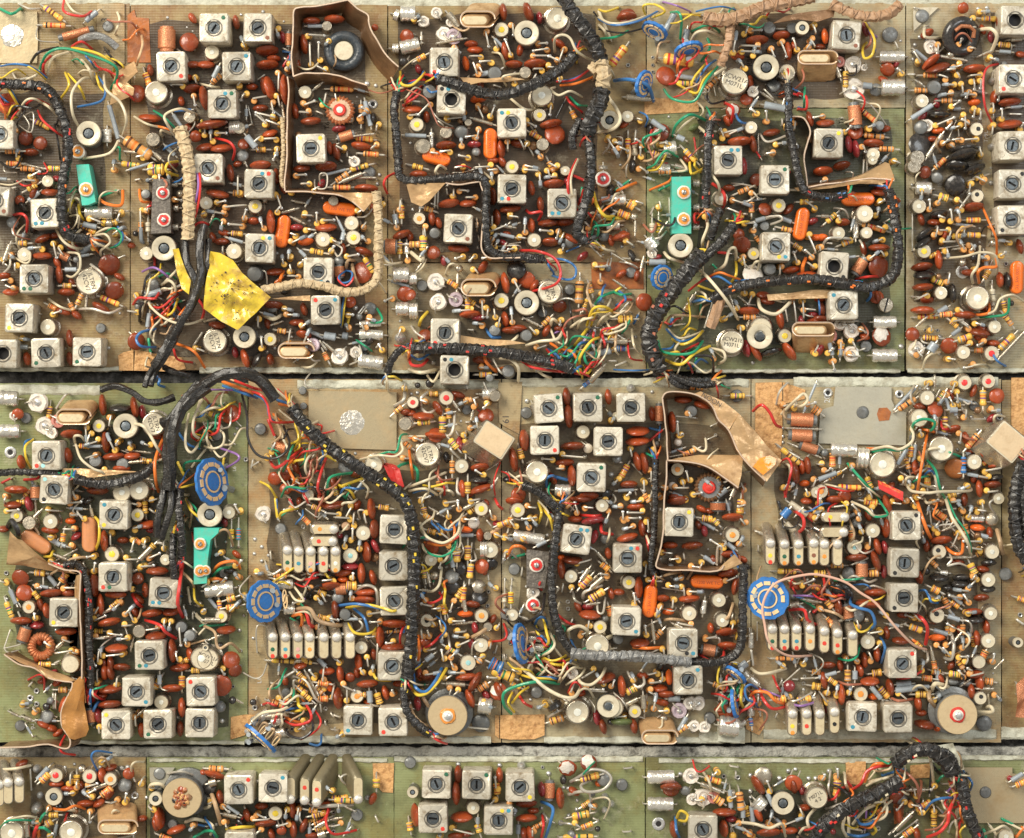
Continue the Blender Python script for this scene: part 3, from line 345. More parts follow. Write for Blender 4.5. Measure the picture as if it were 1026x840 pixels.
t 100 362 66 w;h 115 420 160 400 34;w s 14 20 430 50 390 140 390 160 400;e 20 385 60 0 o;v 5 430 10 450;e 305 435 110 0;d 300 530 110;e 225 440 70 80;v 255 490 300 455;v 325 475 300 440;v 315 395 280 405;q 185 560 225 500 56;w s 12 225 490 220 430 205 400;c 82 528 k3 3;r 0 0 0;w r 14 190 590 250 580 300 580
w b 14 165 680 150 640 180 605 240 620 260 670 240 700;w y 14 170 685 155 630 190 605 235 625 255 660;e 295 680 70 80;d 290 680 70;s 335 720 76;c 120 722 b1;e 20 740 80 80;e 10 790 80 0;g 80 800 180 800 24;j2 110 830 60;f 270 805 385 805 62;e 10 690 60 0
t 478 35 66 s;d 530 62 66;H 575 45 620 5 32;e 690 30 120 3 k;e 780 45 110 -20 k;d 680 125 110 k;d 590 90 60 g;f 480 140 560 145 64;v 750 122 745 160;v 822 108 780 85;h 775 95 805 85;t 787 178 66 k;v 700 240 750 170;h 595 180 630 190 40;v 590 218 610 180;v 550 245 550 200;b 465 125 18;b 855 115 26;t 497 228 72 w;e 770 232 110 -5;w o 12 810 230 845 310 880 390 882 470;e 510 295 70 75;e 575 310 70 0;e 600 270 90 -8 k
v 660 300 655 250;v 625 290 600 280;H 730 300 790 300 32;v 700 290 690 250;w s 5 465 270 465 450;v 598 350 640 350;v 655 355 640 400;h 735 372 790 375 30;v 720 345 720 380;v 580 380 590 330;v 618 408 680 405;e 530 370 110 -35 k;e 520 410 100 -35 k;v 720 440 700 400;t 522 452 70 y;h 660 380 690 380;w s 6 600 440 740 420;h 545 480 580 470;w w 12 610 490 720 480 800 460 870 470 890 520 880 570;w w 14 800 430 790 520 760 570 765 610;b 800 410 16;b 800 340 16;g 680 320 760 330 16;b 855 290 24
e 598 495 100 85;e 515 530 110 -8;x 715 555 70;w o 16 795 610 790 560 820 535 880 530 880 490;g 820 460 840 560 20;w s 6 820 600 860 500;h 820 590 840 560;e 525 570 110 -5 k;h 560 585 610 610 40;e 520 630 110 -5;v 640 610 650 560;t 603 660 66 w;e 668 660 100 85 k;v 540 665 490 690;e 540 695 70 0;g 480 680 560 690 18;e 520 745 120 0;g 590 760 640 730 30;h 490 780 580 775;h 600 770 650 765;v 700 740 720 760
t 787 688 118 w;x 930 517 24;c 965 120 k2;c 958 298 k4;v 945 408 905 400;e 1000 430 80 75;e 902 595 80 85;e 937 600 90 85 k;m 985 583 165 92;h 860 640 865 690 w;w s 4 860 600 860 740;w o 14 845 710 840 760 760 770;w w 12 800 775 870 750 900 690 960 670 1013 700;w g 14 800 780 880 775 935 760 945 690;H 915 700 925 750 30;h 920 770 950 810 32;e 730 768 110 3;h 655 800 680 821;w w 12 760 790 830 780;g 700 790 740 821 16;t 870 830 66 w;v 780 810 820 821;v 890 385 1 1;v 670 800 720 790;v 740 830 700 800
@0 330 4.94
c 10 117;v 100 45 130 50;g 70 85 140 90 24;c 222 113 g4;c 433 110 g4;e 132 145 70 80;e 343 145 70 80;e 342 45 90 85;b 323 95 16;b 537 92 18;b 740 360 20;b 765 360 16;b 790 360 16;b 820 362 20;d 672 60 90;w b 14 770 0 700 15 675 50 700 85 770 90;w g 14 735 50 745 110;w o 14 870 70 960 110 1013 190;w w 10 770 0 760 60 800 90;w w 10 730 140 720 180 750 190;w r 12 860 100 880 150 950 165;w s 12 1000 20 960 80;v 975 95 1013 110
f 0 340 90 345 76;f 0 505 100 505 70;j2 185 365 100;j2 210 475 90;h 247 380 240 440 30;P 275 455 70;j2 260 520 60;z 130 440 56;d 85 420 60;j2 60 430 50;w s 12 280 390 320 330 340 320;E2 390 410 190 110;e 505 375 110 85;e 662 385 110 80;e 703 408 70 85 p;e 590 390 110 0 k;t 492 477 64 y;v 550 430 540 480;k 620 480 116;w w 16 625 470 700 475 740 520 780 590 830 650;t 760 470 116 L;e 350 518 110 -5;v 425 480 430 560
x 50 610 60;w y 12 165 545 125 580 130 640 155 690;w b 12 160 545 125 560 122 620;e 103 658 76 80;c 233 622 r4c4;e 335 625 80 80;v 445 520 430 570;v 480 555 420 575;h 390 578 430 580;g 430 580 500 580 18;w w 14 370 560 370 530 400 530 425 560;w w 13 375 570 400 640 460 690 510 710 530 745;w b 8 400 640 460 690;v 480 620 420 640;e 520 560 110 85;v 565 595 530 520;e 560 630 110 -6;e 650 628 90 -5;t 470 660 66 g;t 610 665 66 g;h 690 650 740 655;g 640 600 730 610 14;v 735 575 700 560;g 640 660 690 655 18;v 650 580 640 560;e 780 530 60 0;w s 6 600 600 720 640
b 420 370 1;e 600 690 90 0;c 270 792 c1k4 2;e 75 795 120 0;q 175 780 175 835 50;h 120 830 140 805;w r 14 120 745 180 740 200 725;w r 12 10 760 50 740;b 45 700 20;v 375 835 360 800;w o 14 405 770 440 790;e 480 800 110 0;t 600 810 90 w;t 690 800 100 w;w c2 0 0 0;w c 10 660 780 750 785;w r 10 700 780 760 790;g 350 790 390 800 18
w o 16 820 510 770 640 770 740 785 805;w r 12 800 570 790 640;w w 14 935 420 920 500 920 580 950 610 990 560;w w 14 1000 350 960 440 960 520 1013 550;w b 13 885 515 930 570 985 590;w w 12 990 350 980 400 1013 430;w r 12 970 510 1013 480;w g 12 910 700 920 660 1013 650;w y 14 880 660 910 720;w w 12 950 680 1013 600;w w 14 850 740 900 810 930 821;w y 10 970 520 1013 530;w b 14 770 230 790 250 785 275 810 285
@205 330 4.94
t 50 60 118 L;k 200 38 112;t 327 50 66 y;h 360 5 390 10;v 415 65 425 0;v 490 70 520 0;v 285 88 280 40;P 545 75 70;e 150 115 60 80 p;e 198 145 100 75;e 255 150 90 -60 k;e 325 150 60 80;U 420 110 210 110;h 590 115 605 145;w s 14 570 60 600 100;w s 10 510 80 530 150 570 155;j2 670 140 90;j2 740 115 60;g 730 70 780 60 14;z 790 80 64;f 765 25 885 30 50;f 760 155 885 170 70;g 590 30 650 40 40;g 680 30 710 35 36;b 968 45 56;w k 8 1 1;g 600 75 640 110 20
e 490 25 80 10;g 520 10 590 40 22
w p 10 20 300 100 300 180 305;w b 14 90 280 200 320 260 340;w o 16 90 260 200 300 300 345;w r 14 150 255 240 290 280 300;w w 14 340 290 400 340 450 390;w o 16 370 370 420 380 460 400;w b 14 360 350 420 370 450 385;w b 10 180 300 280 340 310 380 320 430 360 465;w r 12 180 300 270 320 310 370 320 420 340 460 440 460;w r 14 360 300 450 380;w w 10 370 400 430 450;w n 10 130 250 220 280
w k 13 185 325 210 430 215 540 260 620 340 640 400 610 420 560 390 480;z 277 495 60;q 350 580 400 590 60;w r 14 315 450 345 525;w r 16 325 655 350 685 400 660 480 590;w y 10 430 580 490 565 550 573;w b 10 430 572 520 568;z 490 380 36;z 485 305 40;x 203 645 26;h 20 415 75 435;d 125 420 100;w s 14 0 470 60 465 90 490;w w 12 60 490 95 520 90 570 50 590 0 580;z 62 525 56;w w 10 10 540 60 620 90 630 130 580;w p 12 80 590 160 620 165 650 100 690;w y 12 95 640 90 680;n 240 645 230 690;n 230 680 270 655;b 160 490 20;b 150 520 20;w s 6 120 550 150 570;w y 12 0 500 30 540;w w 12 20 480 10 540 30 600;R 55 770 150 0;w g 12 60 390 90 370;w s 6 130 430 180 480;b 160 650 1
d 345 740 70;d 400 720 70;d 400 790 60;w o 16 410 800 440 790 480 810;w y 12 275 755 320 780 355 835;t 512 820 60 w;w w 10 380 800 420 835;w r 14 600 640 570 730 560 790 580 830;w w 12 580 650 590 720;w w 13 560 600 510 640 500 700 540 760;w g 14 610 830 610 760 640 725 750 710;w w 10 660 720 750 712;w y 16 670 780 780 740;w y 14 660 770 720 800 740 835;w y 14 580 615 650 650;w r 12 540 690 490 600;w g 14 680 821 700 835;g 720 730 790 720 1;w w 12 770 750 810 790 800 835;v 480 770 430 740;w r 18 890 680 940 690 960 780;w r 18 900 670 950 690 975 780;w g2 0 0;w g 16 1013 660 960 680 940 740;w s 8 410 750 430 780 490 790;w o 10 470 540 540 540 550 580;w r 10 480 500 520 550;d 400 700 50;e 450 680 80 70;w r 9 440 620 480 740;e 640 760 80 80;h 640 780 650 810;w s 4 530 640 560 590;w r 10 550 470 580 480 570 520;w o 12 340 420 370 450 400 460;v 330 600 350 560
w w 12 770 645 860 625 940 630 980 600 975 560 1013 545;w g 12 800 645 900 610 950 605 970 530 1000 520;w r 10 780 640 900 620 960 630;w s 18 990 305 985 350 940 380;h 940 415 970 390;e 995 410 60 0;t 995 465 66 s;h 980 555 1013 580;b 745 615 18;t 840 670 90 w;d 700 680 80 g;g 750 800 780 760 18;v 990 640 1013 640;w w 10 990 790 1013 770
@410 330 4.94
c 180 20 r4b4;c 225 202 k1b1 2;e 360 155 100 5;w o 16 370 105 380 160 430 210;v 350 190 390 190;h 345 225 370 225;t 495 215 66 g;w w 16 450 145 500 150 540 190 540 255;w s 12 415 150 450 210 480 225;t 405 235 40 g;w o 12 420 200 470 190;w r 16 0 130 10 175 60 180 90 150;w b 14 10 130 50 150 100 120;w r 14 550 150 600 185 670 200 750 210;w b 12 600 190 700 200;w b 14 690 100 740 140 755 210;w r 12 680 100 720 150 750 210 840 200;w o 14 750 100 800 110 830 150 835 200;w b 12 800 215 880 190;w r 12 830 205 920 160;w o 14 700 70 740 100 740 130;w w 16 580 80 650 60 730 50 760 10;w w 12 700 0 720 50 740 80;w w 14 480 80 520 50 540 30;w b 14 380 0 410 40 450 40;t 430 15 60 g;t 575 30 60 g;v 635 95 680 80;e 500 5 90 0;w y 16 820 80 850 40 880 0;w y 14 850 200 845 140 900 60 950 40;w g 14 930 60 870 110 880 170 920 150;w w 12 940 60 940 130 900 180;w y 12 860 180 880 220 900 200;g 890 130 1000 105 36;h 985 110 1000 105 28;g 950 50 1013 55 34;g 960 185 890 260 38;h 900 252 885 264 26 b;w b 14 1 1;H 970 0 1010 40 50;d 75 30 70;w w 18 0 200 60 215 130 200;w w 12 90 230 120 260 150 210;b 120 165 26;w w 14 640 210 670 230 700 240;w p 10 720 20 760 0;w w 10 880 40 850 90;w p 10 900 0 850 80
t 20 365 60 R;t 183 338 74 R;b 40 315 22;b 10 320 20;v 85 360 55 350;h 100 320 130 320;w s 16 60 380 60 340 90 315;w s 14 60 390 90 415 130 400;e 70 430 110 0;e 140 390 80 60;e 10 415 50 0;e 240 325 80 15;h 270 360 300 350;g 210 350 240 390 20;d 210 340 44;v 285 355 250 370;z 285 400 50;n 330 320 380 330;v 330 375 320 345;f 360 320 430 320 60;t 425 330 56 s;d 380 430 80;w r 8 340 400 360 420;h 165 430 165 500 38;w s 14 160 520 200 525 220 480 225 420;h 190 390 195 430;h 40 465 90 460;d 10 460 60 s;b 320 460 22;b 255 455 14;n 280 460 300 460;e 130 525 110 5;d 130 525 80;w w 12 0 530 80 530;w o 12 0 540 60 545
t 90 620 120 L;h 200 545 230 580 34;h 280 540 280 600 34;e 250 570 80 85 p;w s 14 190 560 210 600 250 640;w s 14 270 610 310 645;t 260 675 72 w;e 185 635 60 80 k;h 213 650 213 700;v 275 520 280 540;e 345 615 90 10;h 350 655 375 660;e 350 685 100 -8;v 360 718 330 700;n 380 700 440 660;e 350 745 110 0 k;e 355 790 120 -20;h 290 755 290 800 34;w s 14 240 740 240 810 290 815;h 145 750 150 790;e 262 790 90 85;w s 12 180 730 190 790;w r 8 450 660 420 750 425 821;w w 14 0 780 80 750 180 710;w g 16 0 660 40 700 40 760;w o 14 0 600 10 680 20 740;w w 13 0 800 80 790 140 821;w b 10 20 810 80 795 120 820;w w 14 130 790 200 800 220 821;e 300 815 40 0;t 410 815 1 w;v 400 780 410 780 1
e 570 550 110 85;h 545 590 555 630 34;e 515 645 130 80;t 632 712 112 w;w w 14 520 780 530 735 580 730 620 790;w g 14 540 785 600 780;w s 14 480 710 520 750;d 540 821 80;w b 14 680 780 680 740 710 725 730 740;w o 12 680 790 710 835;f 720 795 800 800 60;e 710 740 70 60;w b 16 720 730 780 745;v 640 720 1 1;c 688 393 g2 -4;z 580 415 58;b 583 355 26;g 610 370 640 440 40;b 777 295 18;e 780 335 100 85;e 790 430 120 85;c 882 383 g2;b 988 300 14;e 986 335 80 85;b 965 380 20;c 670 548 r3;t 860 507 68 w;g 985 410 1013 440 24;v 1000 460 1013 440;e 808 578 120 -3;d 885 590 50 w;v 755 625 870 635;v 710 645 660 640;w s 1 1 1;e 770 660 100 -5;v 765 690 730 690;e 805 725 110 85;c 988 558;c 905 732 g2;b 1000 720 30;d 980 820 60 k;e 890 825 100 0;b 870 630 26
@615 330 4.94
c 90 385;b 83 292 44;t 10 430 40 w;c -25 565 b2;e 190 418 76 85;q 225 380 225 455 46;e 120 505 120 -3;e 120 555 120 -5;w r 12 180 550 240 500;w b 12 180 490 220 500;w b 10 230 460 225 540;v 185 598 200 680;b 190 310 20;v 80 590 90 630;h 70 670 40 725 34;e 117 655 100 75;e 150 665 110 80;n 90 665 140 720;v 185 705 185 755;e 75 768 90 -3;v 148 750 150 800;h 150 815 160 830;v 180 835 190 800;g 20 800 100 795 18;v 60 790 1 1;d 15 640 50 g;n 0 655 40 660
t 585 65 116 V;k 728 32 124;t 845 30 70 y;e 655 95 90 75 p;e 705 110 110 60;e 780 115 110 -15 k;e 870 110 110 55;b 688 165 22;w g 14 220 60 240 110 330 125 400 110 440 60;w y 16 250 150 330 175 400 120 475 85;w y 14 290 50 340 75 400 50 440 10;w b 12 260 0 330 60 420 30;w w 10 270 0 330 45 440 10;w r 12 340 110 380 90 420 70;w w 10 360 100 350 130;w w 14 480 95 540 110 550 150 520 170;w k 14 350 180 380 140 450 130 490 150 490 240;w b 10 0 200 100 205 200 200;w w 12 90 0 100 80 140 130;w b 14 140 20 170 80;w r 10 70 50 80 140 140 155;B3 0 0 0 0;g 10 60 70 60 30;h 10 95 60 95 34 b;w s 10 60 160 10 180;w b 12 350 275 440 270 500 265;h 360 290 430 292 24;w g 10 380 100 400 90;g 190 170 300 240 20;w s 8 160 0 150 60;w w 8 500 110 540 140;v 500 140 480 100
h 575 330 636 330;z 608 330 64;w r 16 690 405 730 375 770 410 800 470 825 485;w s 12 860 265 820 310 805 370;w w 15 830 420 900 350 940 320 960 350 930 380 880 370;g 1000 270 940 410 14;v 840 380 860 375;b 838 490 20;b 838 530 20;b 838 560 18;q 875 445 985 450 66;q 880 525 980 530 60;q 930 575 1005 600 50;g 870 490 1013 495 20;g 880 570 1013 630 16;h 985 390 1013 410 50;h 830 590 910 660;g 830 590 920 640 26;w r 12 820 660 860 640 880 680 870 740 850 821;w w 12 840 660 870 680 870 740;e 900 710 120 80;e 928 680 80 80;e 960 675 90 85;e 945 763 54 0 o;t 1005 805 60 w;v 1000 740 985 780;v 960 821 950 790;g 850 600 905 660 1;w r 14 845 790 850 830;h 890 630 905 665 26
n 300 430 415 440;v 370 410 380 430;t 380 405 60 g;e 440 375 90 15;e 345 350 90 0;e 290 460 110 85;v 320 525 315 460;n 310 460 315 540;d 318 560 40 w;v 330 525 340 520;h 340 625 395 600 30;g 285 610 340 590 14;g 290 630 350 620 14;x 505 525 20;w s 5 465 545 510 525;w s 5 480 480 520 460;t 318 692 66 o;v 370 750 360 705;T2 470 790 140;v 300 785 370 785;d 290 775 40 w;e 300 830 60 0;g 510 830 560 790 30;g 580 830 600 790 30;g 560 800 620 780 16;w s 5 640 710 690 700;b 545 490 14;g 290 810 340 830 18;b 400 600 10
@820 330 4.94
v 110 65 110 130;h 115 65 110 120 34;P 70 30 70;j2 160 20 80;g 50 50 70 130 24;j2 160 130 80;z 235 85 60;d 315 35 100 r;w s 10 310 30 325 80;f 265 130 390 130 66;z 240 115 1;f 0 140 10 60 1
d 468 25 70;x 530 5 20;x 590 5 20;h 515 42 580 45 30;b 600 38 30;j2 478 105 84;w s 10 510 40 520 65 600 80;g 550 110 580 70 50;d 648 82 82;h 690 55 750 35 36;e 800 15 110 8;d 805 20 80;t 870 10 90 w;v 815 65 790 80;h 770 105 800 105;v 750 75 730 80;e 868 68 70 5;h 895 100 960 35 34;g 895 145 1013 20 18;t 720 112 70 w;t 858 120 76 R;e 750 70 50 0;g 660 30 700 0 24;v 640 145 680 150;b 410 85 30;b 600 120 18;t 120 0 1 w
x 48 315 46;x 402 322 44;z 218 412 62;x 325 420 60;x 38 530 20;x 396 535 22;h 395 400 470 350 32;g 385 390 480 290 22;t 540 340 76 w;b 545 295 26;b 505 295 22;e 503 382 70 8;d 580 395 85;h 590 360 620 320 32;w s 8 580 340 600 300;v 630 315 600 370;t 725 262 74 R;t 845 260 70 R;e 657 325 60 80;v 685 320 690 360;h 660 375 690 375 30;v 665 375 650 340;e 770 305 70 -70;h 815 300 815 365 36;d 885 330 80;w s 8 850 360 830 360;z 770 380 50;w s 10 700 340 740 370 760 350;w s 14 700 370 720 410;g 680 340 760 365 18;g 630 340 650 400 20;g 650 400 690 400 30
t 505 440 88 w;w g 15 465 530 470 470 520 445 575 460 560 500 530 490;w w 14 250 600 340 580 400 595 460 560 470 520 460 490 480 455;w g 14 255 610 330 595 400 600 460 570;w o 10 240 590 340 590 440 595;w o 14 490 490 540 500 580 510;h 625 430 625 500 36;g 585 430 585 500 24;e 670 495 80 -15;g 550 500 640 520 16;t 610 590 124 w;b 758 435 22;b 828 440 22;w s 6 758 445 830 445;h 790 520 740 580 36;v 705 515 700 560;e 730 540 70 80;x 898 435 40;b 790 500 20;e 810 610 80 55;w w 14 540 640 540 600 590 590 650 615;w g 14 590 590 650 610 710 635
t 320 665 130 w;f 190 635 250 640 100;f 60 595 190 600 70;h 70 610 70 670 34;g 105 600 105 670 18;h 460 580 455 620 30;g 480 570 470 660 22;h 435 640 440 660 30;g 440 590 390 670 22;w s 8 390 660 400 685 440 665;e 483 685 80 85;z 450 690 50;d 440 700 1;w w 15 430 770 440 735 490 735;w w 15 435 760 460 800 540 810 600 805 745 800 750 785;h 718 630 718 700 30 b;t 770 660 76 w;e 760 600 60 -20 1;g 730 620 780 590 20;h 810 670 850 640;v 835 735 750 720;v 830 700 910 685;e 880 670 80 -15;g 740 720 830 735 18;e 880 735 80 -10 k;w o 14 540 510 520 620 500 740 488 821;h 540 670 540 770 34;w g 14 540 650 580 700 600 780 625 835;w w 12 560 700 590 760 600 835;w s 10 575 730 590 821;d 680 690 110 j;w g 14 145 665 210 740 300 835;w w 10 200 740 250 790 310 835;h 240 730 260 780;O 360 795 1;h 95 780 200 785 30;w w 10 20 765 90 780 140 800;w r 10 30 770 120 800 175 800;t 15 805 70 o;d 130 828 70;g 0 745 90 710 26;h 50 745 105 710 22;x 205 815 22;v 420 748 415 770;x 420 748 22;e 800 790 90 85;e 865 770 90 -3;v 840 805 890 800;t 895 835 60 w;w s 5 120 735 125 720;w o 12 40 780 50 821;h 640 830 670 821;x 15 520 20;w s 10 0 600 30 640;w s 8 0 570 30 600
@205 330 4.94
x 550 362 44;b 552 350 24;x 912 352 44;b 920 345 20;x 905 565 34;z 485 300 34;b 540 400 16;b 820 497 12
@0 500 4.94
c 272 -40;c 560 75 y4b1;v 35 60 90 55;h 80 20 120 15;e 60 30 90 0;e 142 25 80 75 p;t 80 85 66 y;v 228 55 300 60;t 145 122 66 s;t 250 110 76 w;w n 14 165 130 190 170;g 175 0 180 100 16;e 245 155 90 5;v 258 188 235 185;h 315 170 310 200 30;e 347 110 52 0 o;v 365 150 310 150;v 350 240 310 230;g 345 45 410 50 16;v 410 100 380 60;e 375 185 60 -35 p;v 340 20 400 15;v 350 80 380 80;e 15 150 60 0;w k 30 40 140 60 110 90 170 70 190;w s 10 410 0 360 60 420 90
M 175 215 165 33;M 440 178 175 90;w y 14 220 285 250 285 260 260;w y 14 470 90 490 120 490 200 475 250;v 465 280 430 290;w n 14 330 325 350 300 400 290 450 292;g 250 200 300 230 26;w s 8 250 320 380 250;g 280 280 330 300 20;e 513 210 110 88;v 548 175 548 230;e 608 205 64 0;t 555 275 76 y;t 678 78 66 y;v 660 145 700 135;v 665 205 650 260;h 665 200 690 215;e 725 128 90 -8;e 745 155 50 0 p;v 770 70 740 50;v 740 10 780 0;h 715 10 720 60;g 690 300 750 240 30;h 730 260 755 235 34;v 625 300 700 298;v 740 292 790 270;t 822 305 56 w;v 700 335 760 330;e 775 358 116 0;h 680 350 700 340
c 563 388 r4g4;c 810 465 b4b4 3;e 465 430 120 85;e 492 525 110 88;e 570 475 110 0;v 465 360 470 320;d 680 395 64;b 660 358 24;e 717 453 75 88;w r 16 655 475 675 510 700 535;w n 10 700 540 690 580 670 610;e 750 568 110 -8;e 845 560 90 -5;e 670 560 60 60;w r 18 905 310 890 420 880 520 905 585;h 545 540 580 510 26;v 590 520 560 550;v 470 565 500 520;g 480 580 560 540 20;v 620 570 660 530;e 535 612 120 -12;v 605 628 650 625;v 660 600 640 560;v 470 600 520 580;h 465 655 480 655;v 465 690 520 690;v 535 665 600 675;v 630 690 580 695;w s 6 620 640 640 700;g 470 690 560 680 18
t 690 655 64 s;w r 16 720 600 790 625 820 660 870 690;v 815 598 810 650;v 843 610 835 650;v 780 640 720 650;e 770 680 110 -5;v 888 640 895 725 46;t 890 640 60 g;t 940 680 60 g;h 850 600 880 620 1;c 742 775 g4b4;e 850 755 120 85;e 938 770 70 80;v 880 800 870 760;h 890 810 920 800 30;t 1000 790 110 w;w n 10 920 725 1013 700;e 900 830 80 0;e 572 742 116 -5;v 608 767 520 778;v 485 805 490 750;e 510 815 60 85;e 545 815 80 85;e 600 835 90 0;w s 8 490 770 500 730 550 690;b 565 705 14;e 440 740 1 1;w w 10 985 670 1013 640;w w 12 970 580 1013 620;w g 10 990 630 1013 620;b 600 725 10;v 500 780 500 740
d 98 393 90;d 118 465 86;h 170 365 210 368 34;n 215 370 215 440;g 240 380 280 430 26;h 300 410 325 375 38;x 30 368 26;h 330 370 370 430 1;e 250 468 115 -6;e 335 468 80 0;v 320 440 380 440;b 35 495 20;h 30 510 55 575 30;t 145 537 66 o;h 165 460 185 485;g 50 450 80 520 26;g 180 430 240 440 18;e 198 525 70 75;e 228 555 80 80;e 100 605 110 0;v 175 595 170 570;w s 10 60 560 60 600 100 595 90 560;e 180 625 75 0 p;c 313 565 y4;q 130 640 110 700 60;e 325 658 110 -3;v 310 695 350 710;g 280 740 310 710 26;v 355 750 270 765;t 345 815 90 L2;N 200 730 135;w s 6 20 740 50 650;w s 6 20 740 100 720 90 700;w s 6 20 740 40 760 90 750;h 190 820 240 820;w n 1 1 1;v 180 440 200 440;t 335 830 60 b;h 60 470 80 500 24;b 275 650 14
w s 10 350 440 400 360;w y 12 960 430 965 500 1000 530;w w 12 930 440 940 510;w n 14 890 350 950 410 960 440;w y 12 920 0 940 50 980 90 1000 120;w b 14 950 50 990 110 1013 110;w n 12 920 0 950 50 940 140;w g 12 930 10 970 50 980 100;w r 20 900 310 900 340;v 1000 560 1013 550;A2 960 145 1013 142 1013 422 960 424;j 990 223 60;j 990 357 60;w w 12 1000 600 970 570;v 30 -10 20 20;g 200 60 170 90 20
@205 500 4.94
k 20 82 118;t 118 68 66 w;t2 0;v 172 68 150 30;w s 5 133 95 133 235;H 133 150 133 185 30 y;w s 5 168 95 168 235;H 168 145 168 190 26 l;x 133 238 20;x 168 238 20;A 0 145 75 145 40 220 0 225;A 0 260 30 260 20 400 0 410;j 5 355 50;n 50 190 55 240;w o 16 40 360 80 320 150 310 175 345;w g 14 40 385 80 345 135 340;w o 14 0 400 60 395 105 410;z 97 368 50;f 0 455 145 440 76;b 150 443 20;b 170 435 20;h 110 500 140 490 34;h 105 540 160 530 30;t 85 580 64 y;v 125 555 172 510;b 172 510 18;b 172 651 22;g 20 490 60 540 20;h 70 500 80 560 26;g 0 600 80 600 30;w g 12 0 630 100 622;e 105 650 100 -5;w n 14 0 630 50 660 60 720 80 740 130 715 175 755;t 15 795 110 T;k 10 740 30;d 130 800 90;x 175 830 20;x 178 752 20;h 20 760 60 760 1;w s 6 0 700 20 720
z 377 148 56;b 248 200 22;b 282 238 22;b 282 308 22;b 245 272 20;x 488 138 24;w s 6 355 70 370 110;j2 285 65 80;w b 12 355 0 360 90;w y 14 350 0 360 90;w y 14 370 95 380 70 420 55 460 45;w g 8 370 90 430 50;w r 14 420 0 440 45;n 325 260 330 300;b 315 280 18;h 340 378 395 380 28;w s 5 315 378 440 378;h 485 90 510 115 30
I 590 150 0 120 o;I 585 210 0 120 r;I 410 300 90 135 go;I 465 305 90 130 b;I 525 305 90 130 po;I 588 305 90 130 r;I 648 305 90 130 wo;w s 10 400 268 460 275 520 262 590 270 650 260 640 230;w s 8 650 200 640 140 680 170
R 300 505 215 -15 W;f 340 430 440 420 50;f 390 550 450 545 50;n 380 470 415 480;w w 12 420 460 450 500 490 505 470 470 440 430;w w 10 490 420 500 450 470 510;w p 10 480 510 500 490;w r 12 460 405 530 395 570 385;w o 16 435 580 480 575 480 640;w r 18 460 555 500 560 520 620 550 635;w n 20 450 545 520 545 560 600 640 625 680 625;w g 10 425 590 450 605;w g 12 460 590 490 560 480 550;w y 12 490 580 500 620;w k 14 500 490 560 430 600 440
I 337 730 90 140 gr;I 400 730 90 140 br;I 462 730 90 140 pr;I 520 730 90 140 o;I 590 730 90 140;I 653 730 90 140 ;I 720 730 90 140;w s 12 330 680 400 688 460 678 530 688 590 682 650 688 745 680;w s 8 330 640 260 630 260 760;b 240 690 18;h 330 800 430 805 26;h 440 800 520 810 26 ;t 545 800 1 w;w s 10 440 821 460 800 520 800;t 778 735 66 w;v 1 1 1 1 1;v 670 810 640 780;g 560 790 600 830 26
t 515 0 60 w;e 470 15 50 80;h 530 35 565 50 30;e 638 32 120 -8;e 580 5 80 70;w s 8 500 50 560 90 570 40;v 725 45 700 90;v 660 75 600 70;v 715 95 640 90;e 825 50 110 85;v 790 75 800 120;h 860 40 900 45;w s 6 850 40 910 30;v 735 125 740 70;t 785 172 76 w;t 700 140 46 n;w s 10 770 100 760 60 790 60 790 100;v 732 198 733 150;v 690 235 700 190;e 840 150 100 88;e 843 235 80 65 p;e 800 265 110 85;v 765 255 768 210;t 720 285 76 l;c 937 155 2;c 938 330;c 938 510;c 930 825 2;g 570 60 600 90 20
e 720 335 90 0 p;e 775 370 106 88;e 832 390 80 75;e 685 368 90 -8;v 735 400 735 370;e 685 400 60 0 o;v 628 400 580 405;e 620 433 110 -5;d 840 290 50 n;q 650 450 700 445 56;h 700 430 740 430 50;w s 16 730 470 790 430 840 440 855 480 855 560;e 800 465 110 -5;e 790 500 110 0;h 560 460 590 470;v 560 490 580 520;v 580 468 600 510;d 660 490 60 g;v 720 500 725 460;w b 14 655 530 750 520 860 540 930 555 960 545;w y 14 700 540 800 525 880 540 940 555 990 510;e 645 550 100 85;t 690 575 60 g;g 690 595 760 595 16;h 560 580 590 590;v 620 590 660 600;v 810 570 880 560;v 870 608 820 610;w b 14 740 545 790 590 810 660 810 690;w s 12 730 570 780 620 770 650
w y 14 705 610 740 660 790 670 830 660 850 640;v 840 680 800 685;e 940 620 130 0;e 867 685 110 88;e 930 735 120 0;w r 12 970 730 970 670 1000 600;w b 12 985 660 1000 610;v 935 710 900 715;h 900 660 950 655 22;e 760 810 90 85;v 805 790 810 830;e 837 770 60 80;w s 8 860 600 855 740 850 821;w s 8 820 700 860 740;n 680 740 700 700;w k 10 900 690 940 650;e 690 560 60 0
@410 500 4.94
h 80 85 110 100 30;g 150 70 210 40 20;v 195 90 190 55;v 245 50 240 20;h 290 70 310 55 34;t 360 50 70 y;v 270 100 330 105;v 300 10 350 0;d 320 120 60 w;h 70 40 80 80;g 110 50 160 80 18;v 175 20 240 10;g 270 50 330 20 24;e 280 152 70 5 o;g 250 180 320 180 22;e 350 180 70 85;w n 18 390 180 480 120;t 388 182 40 s;h 495 110 470 120;x 395 30 20;e 380 20 40 60
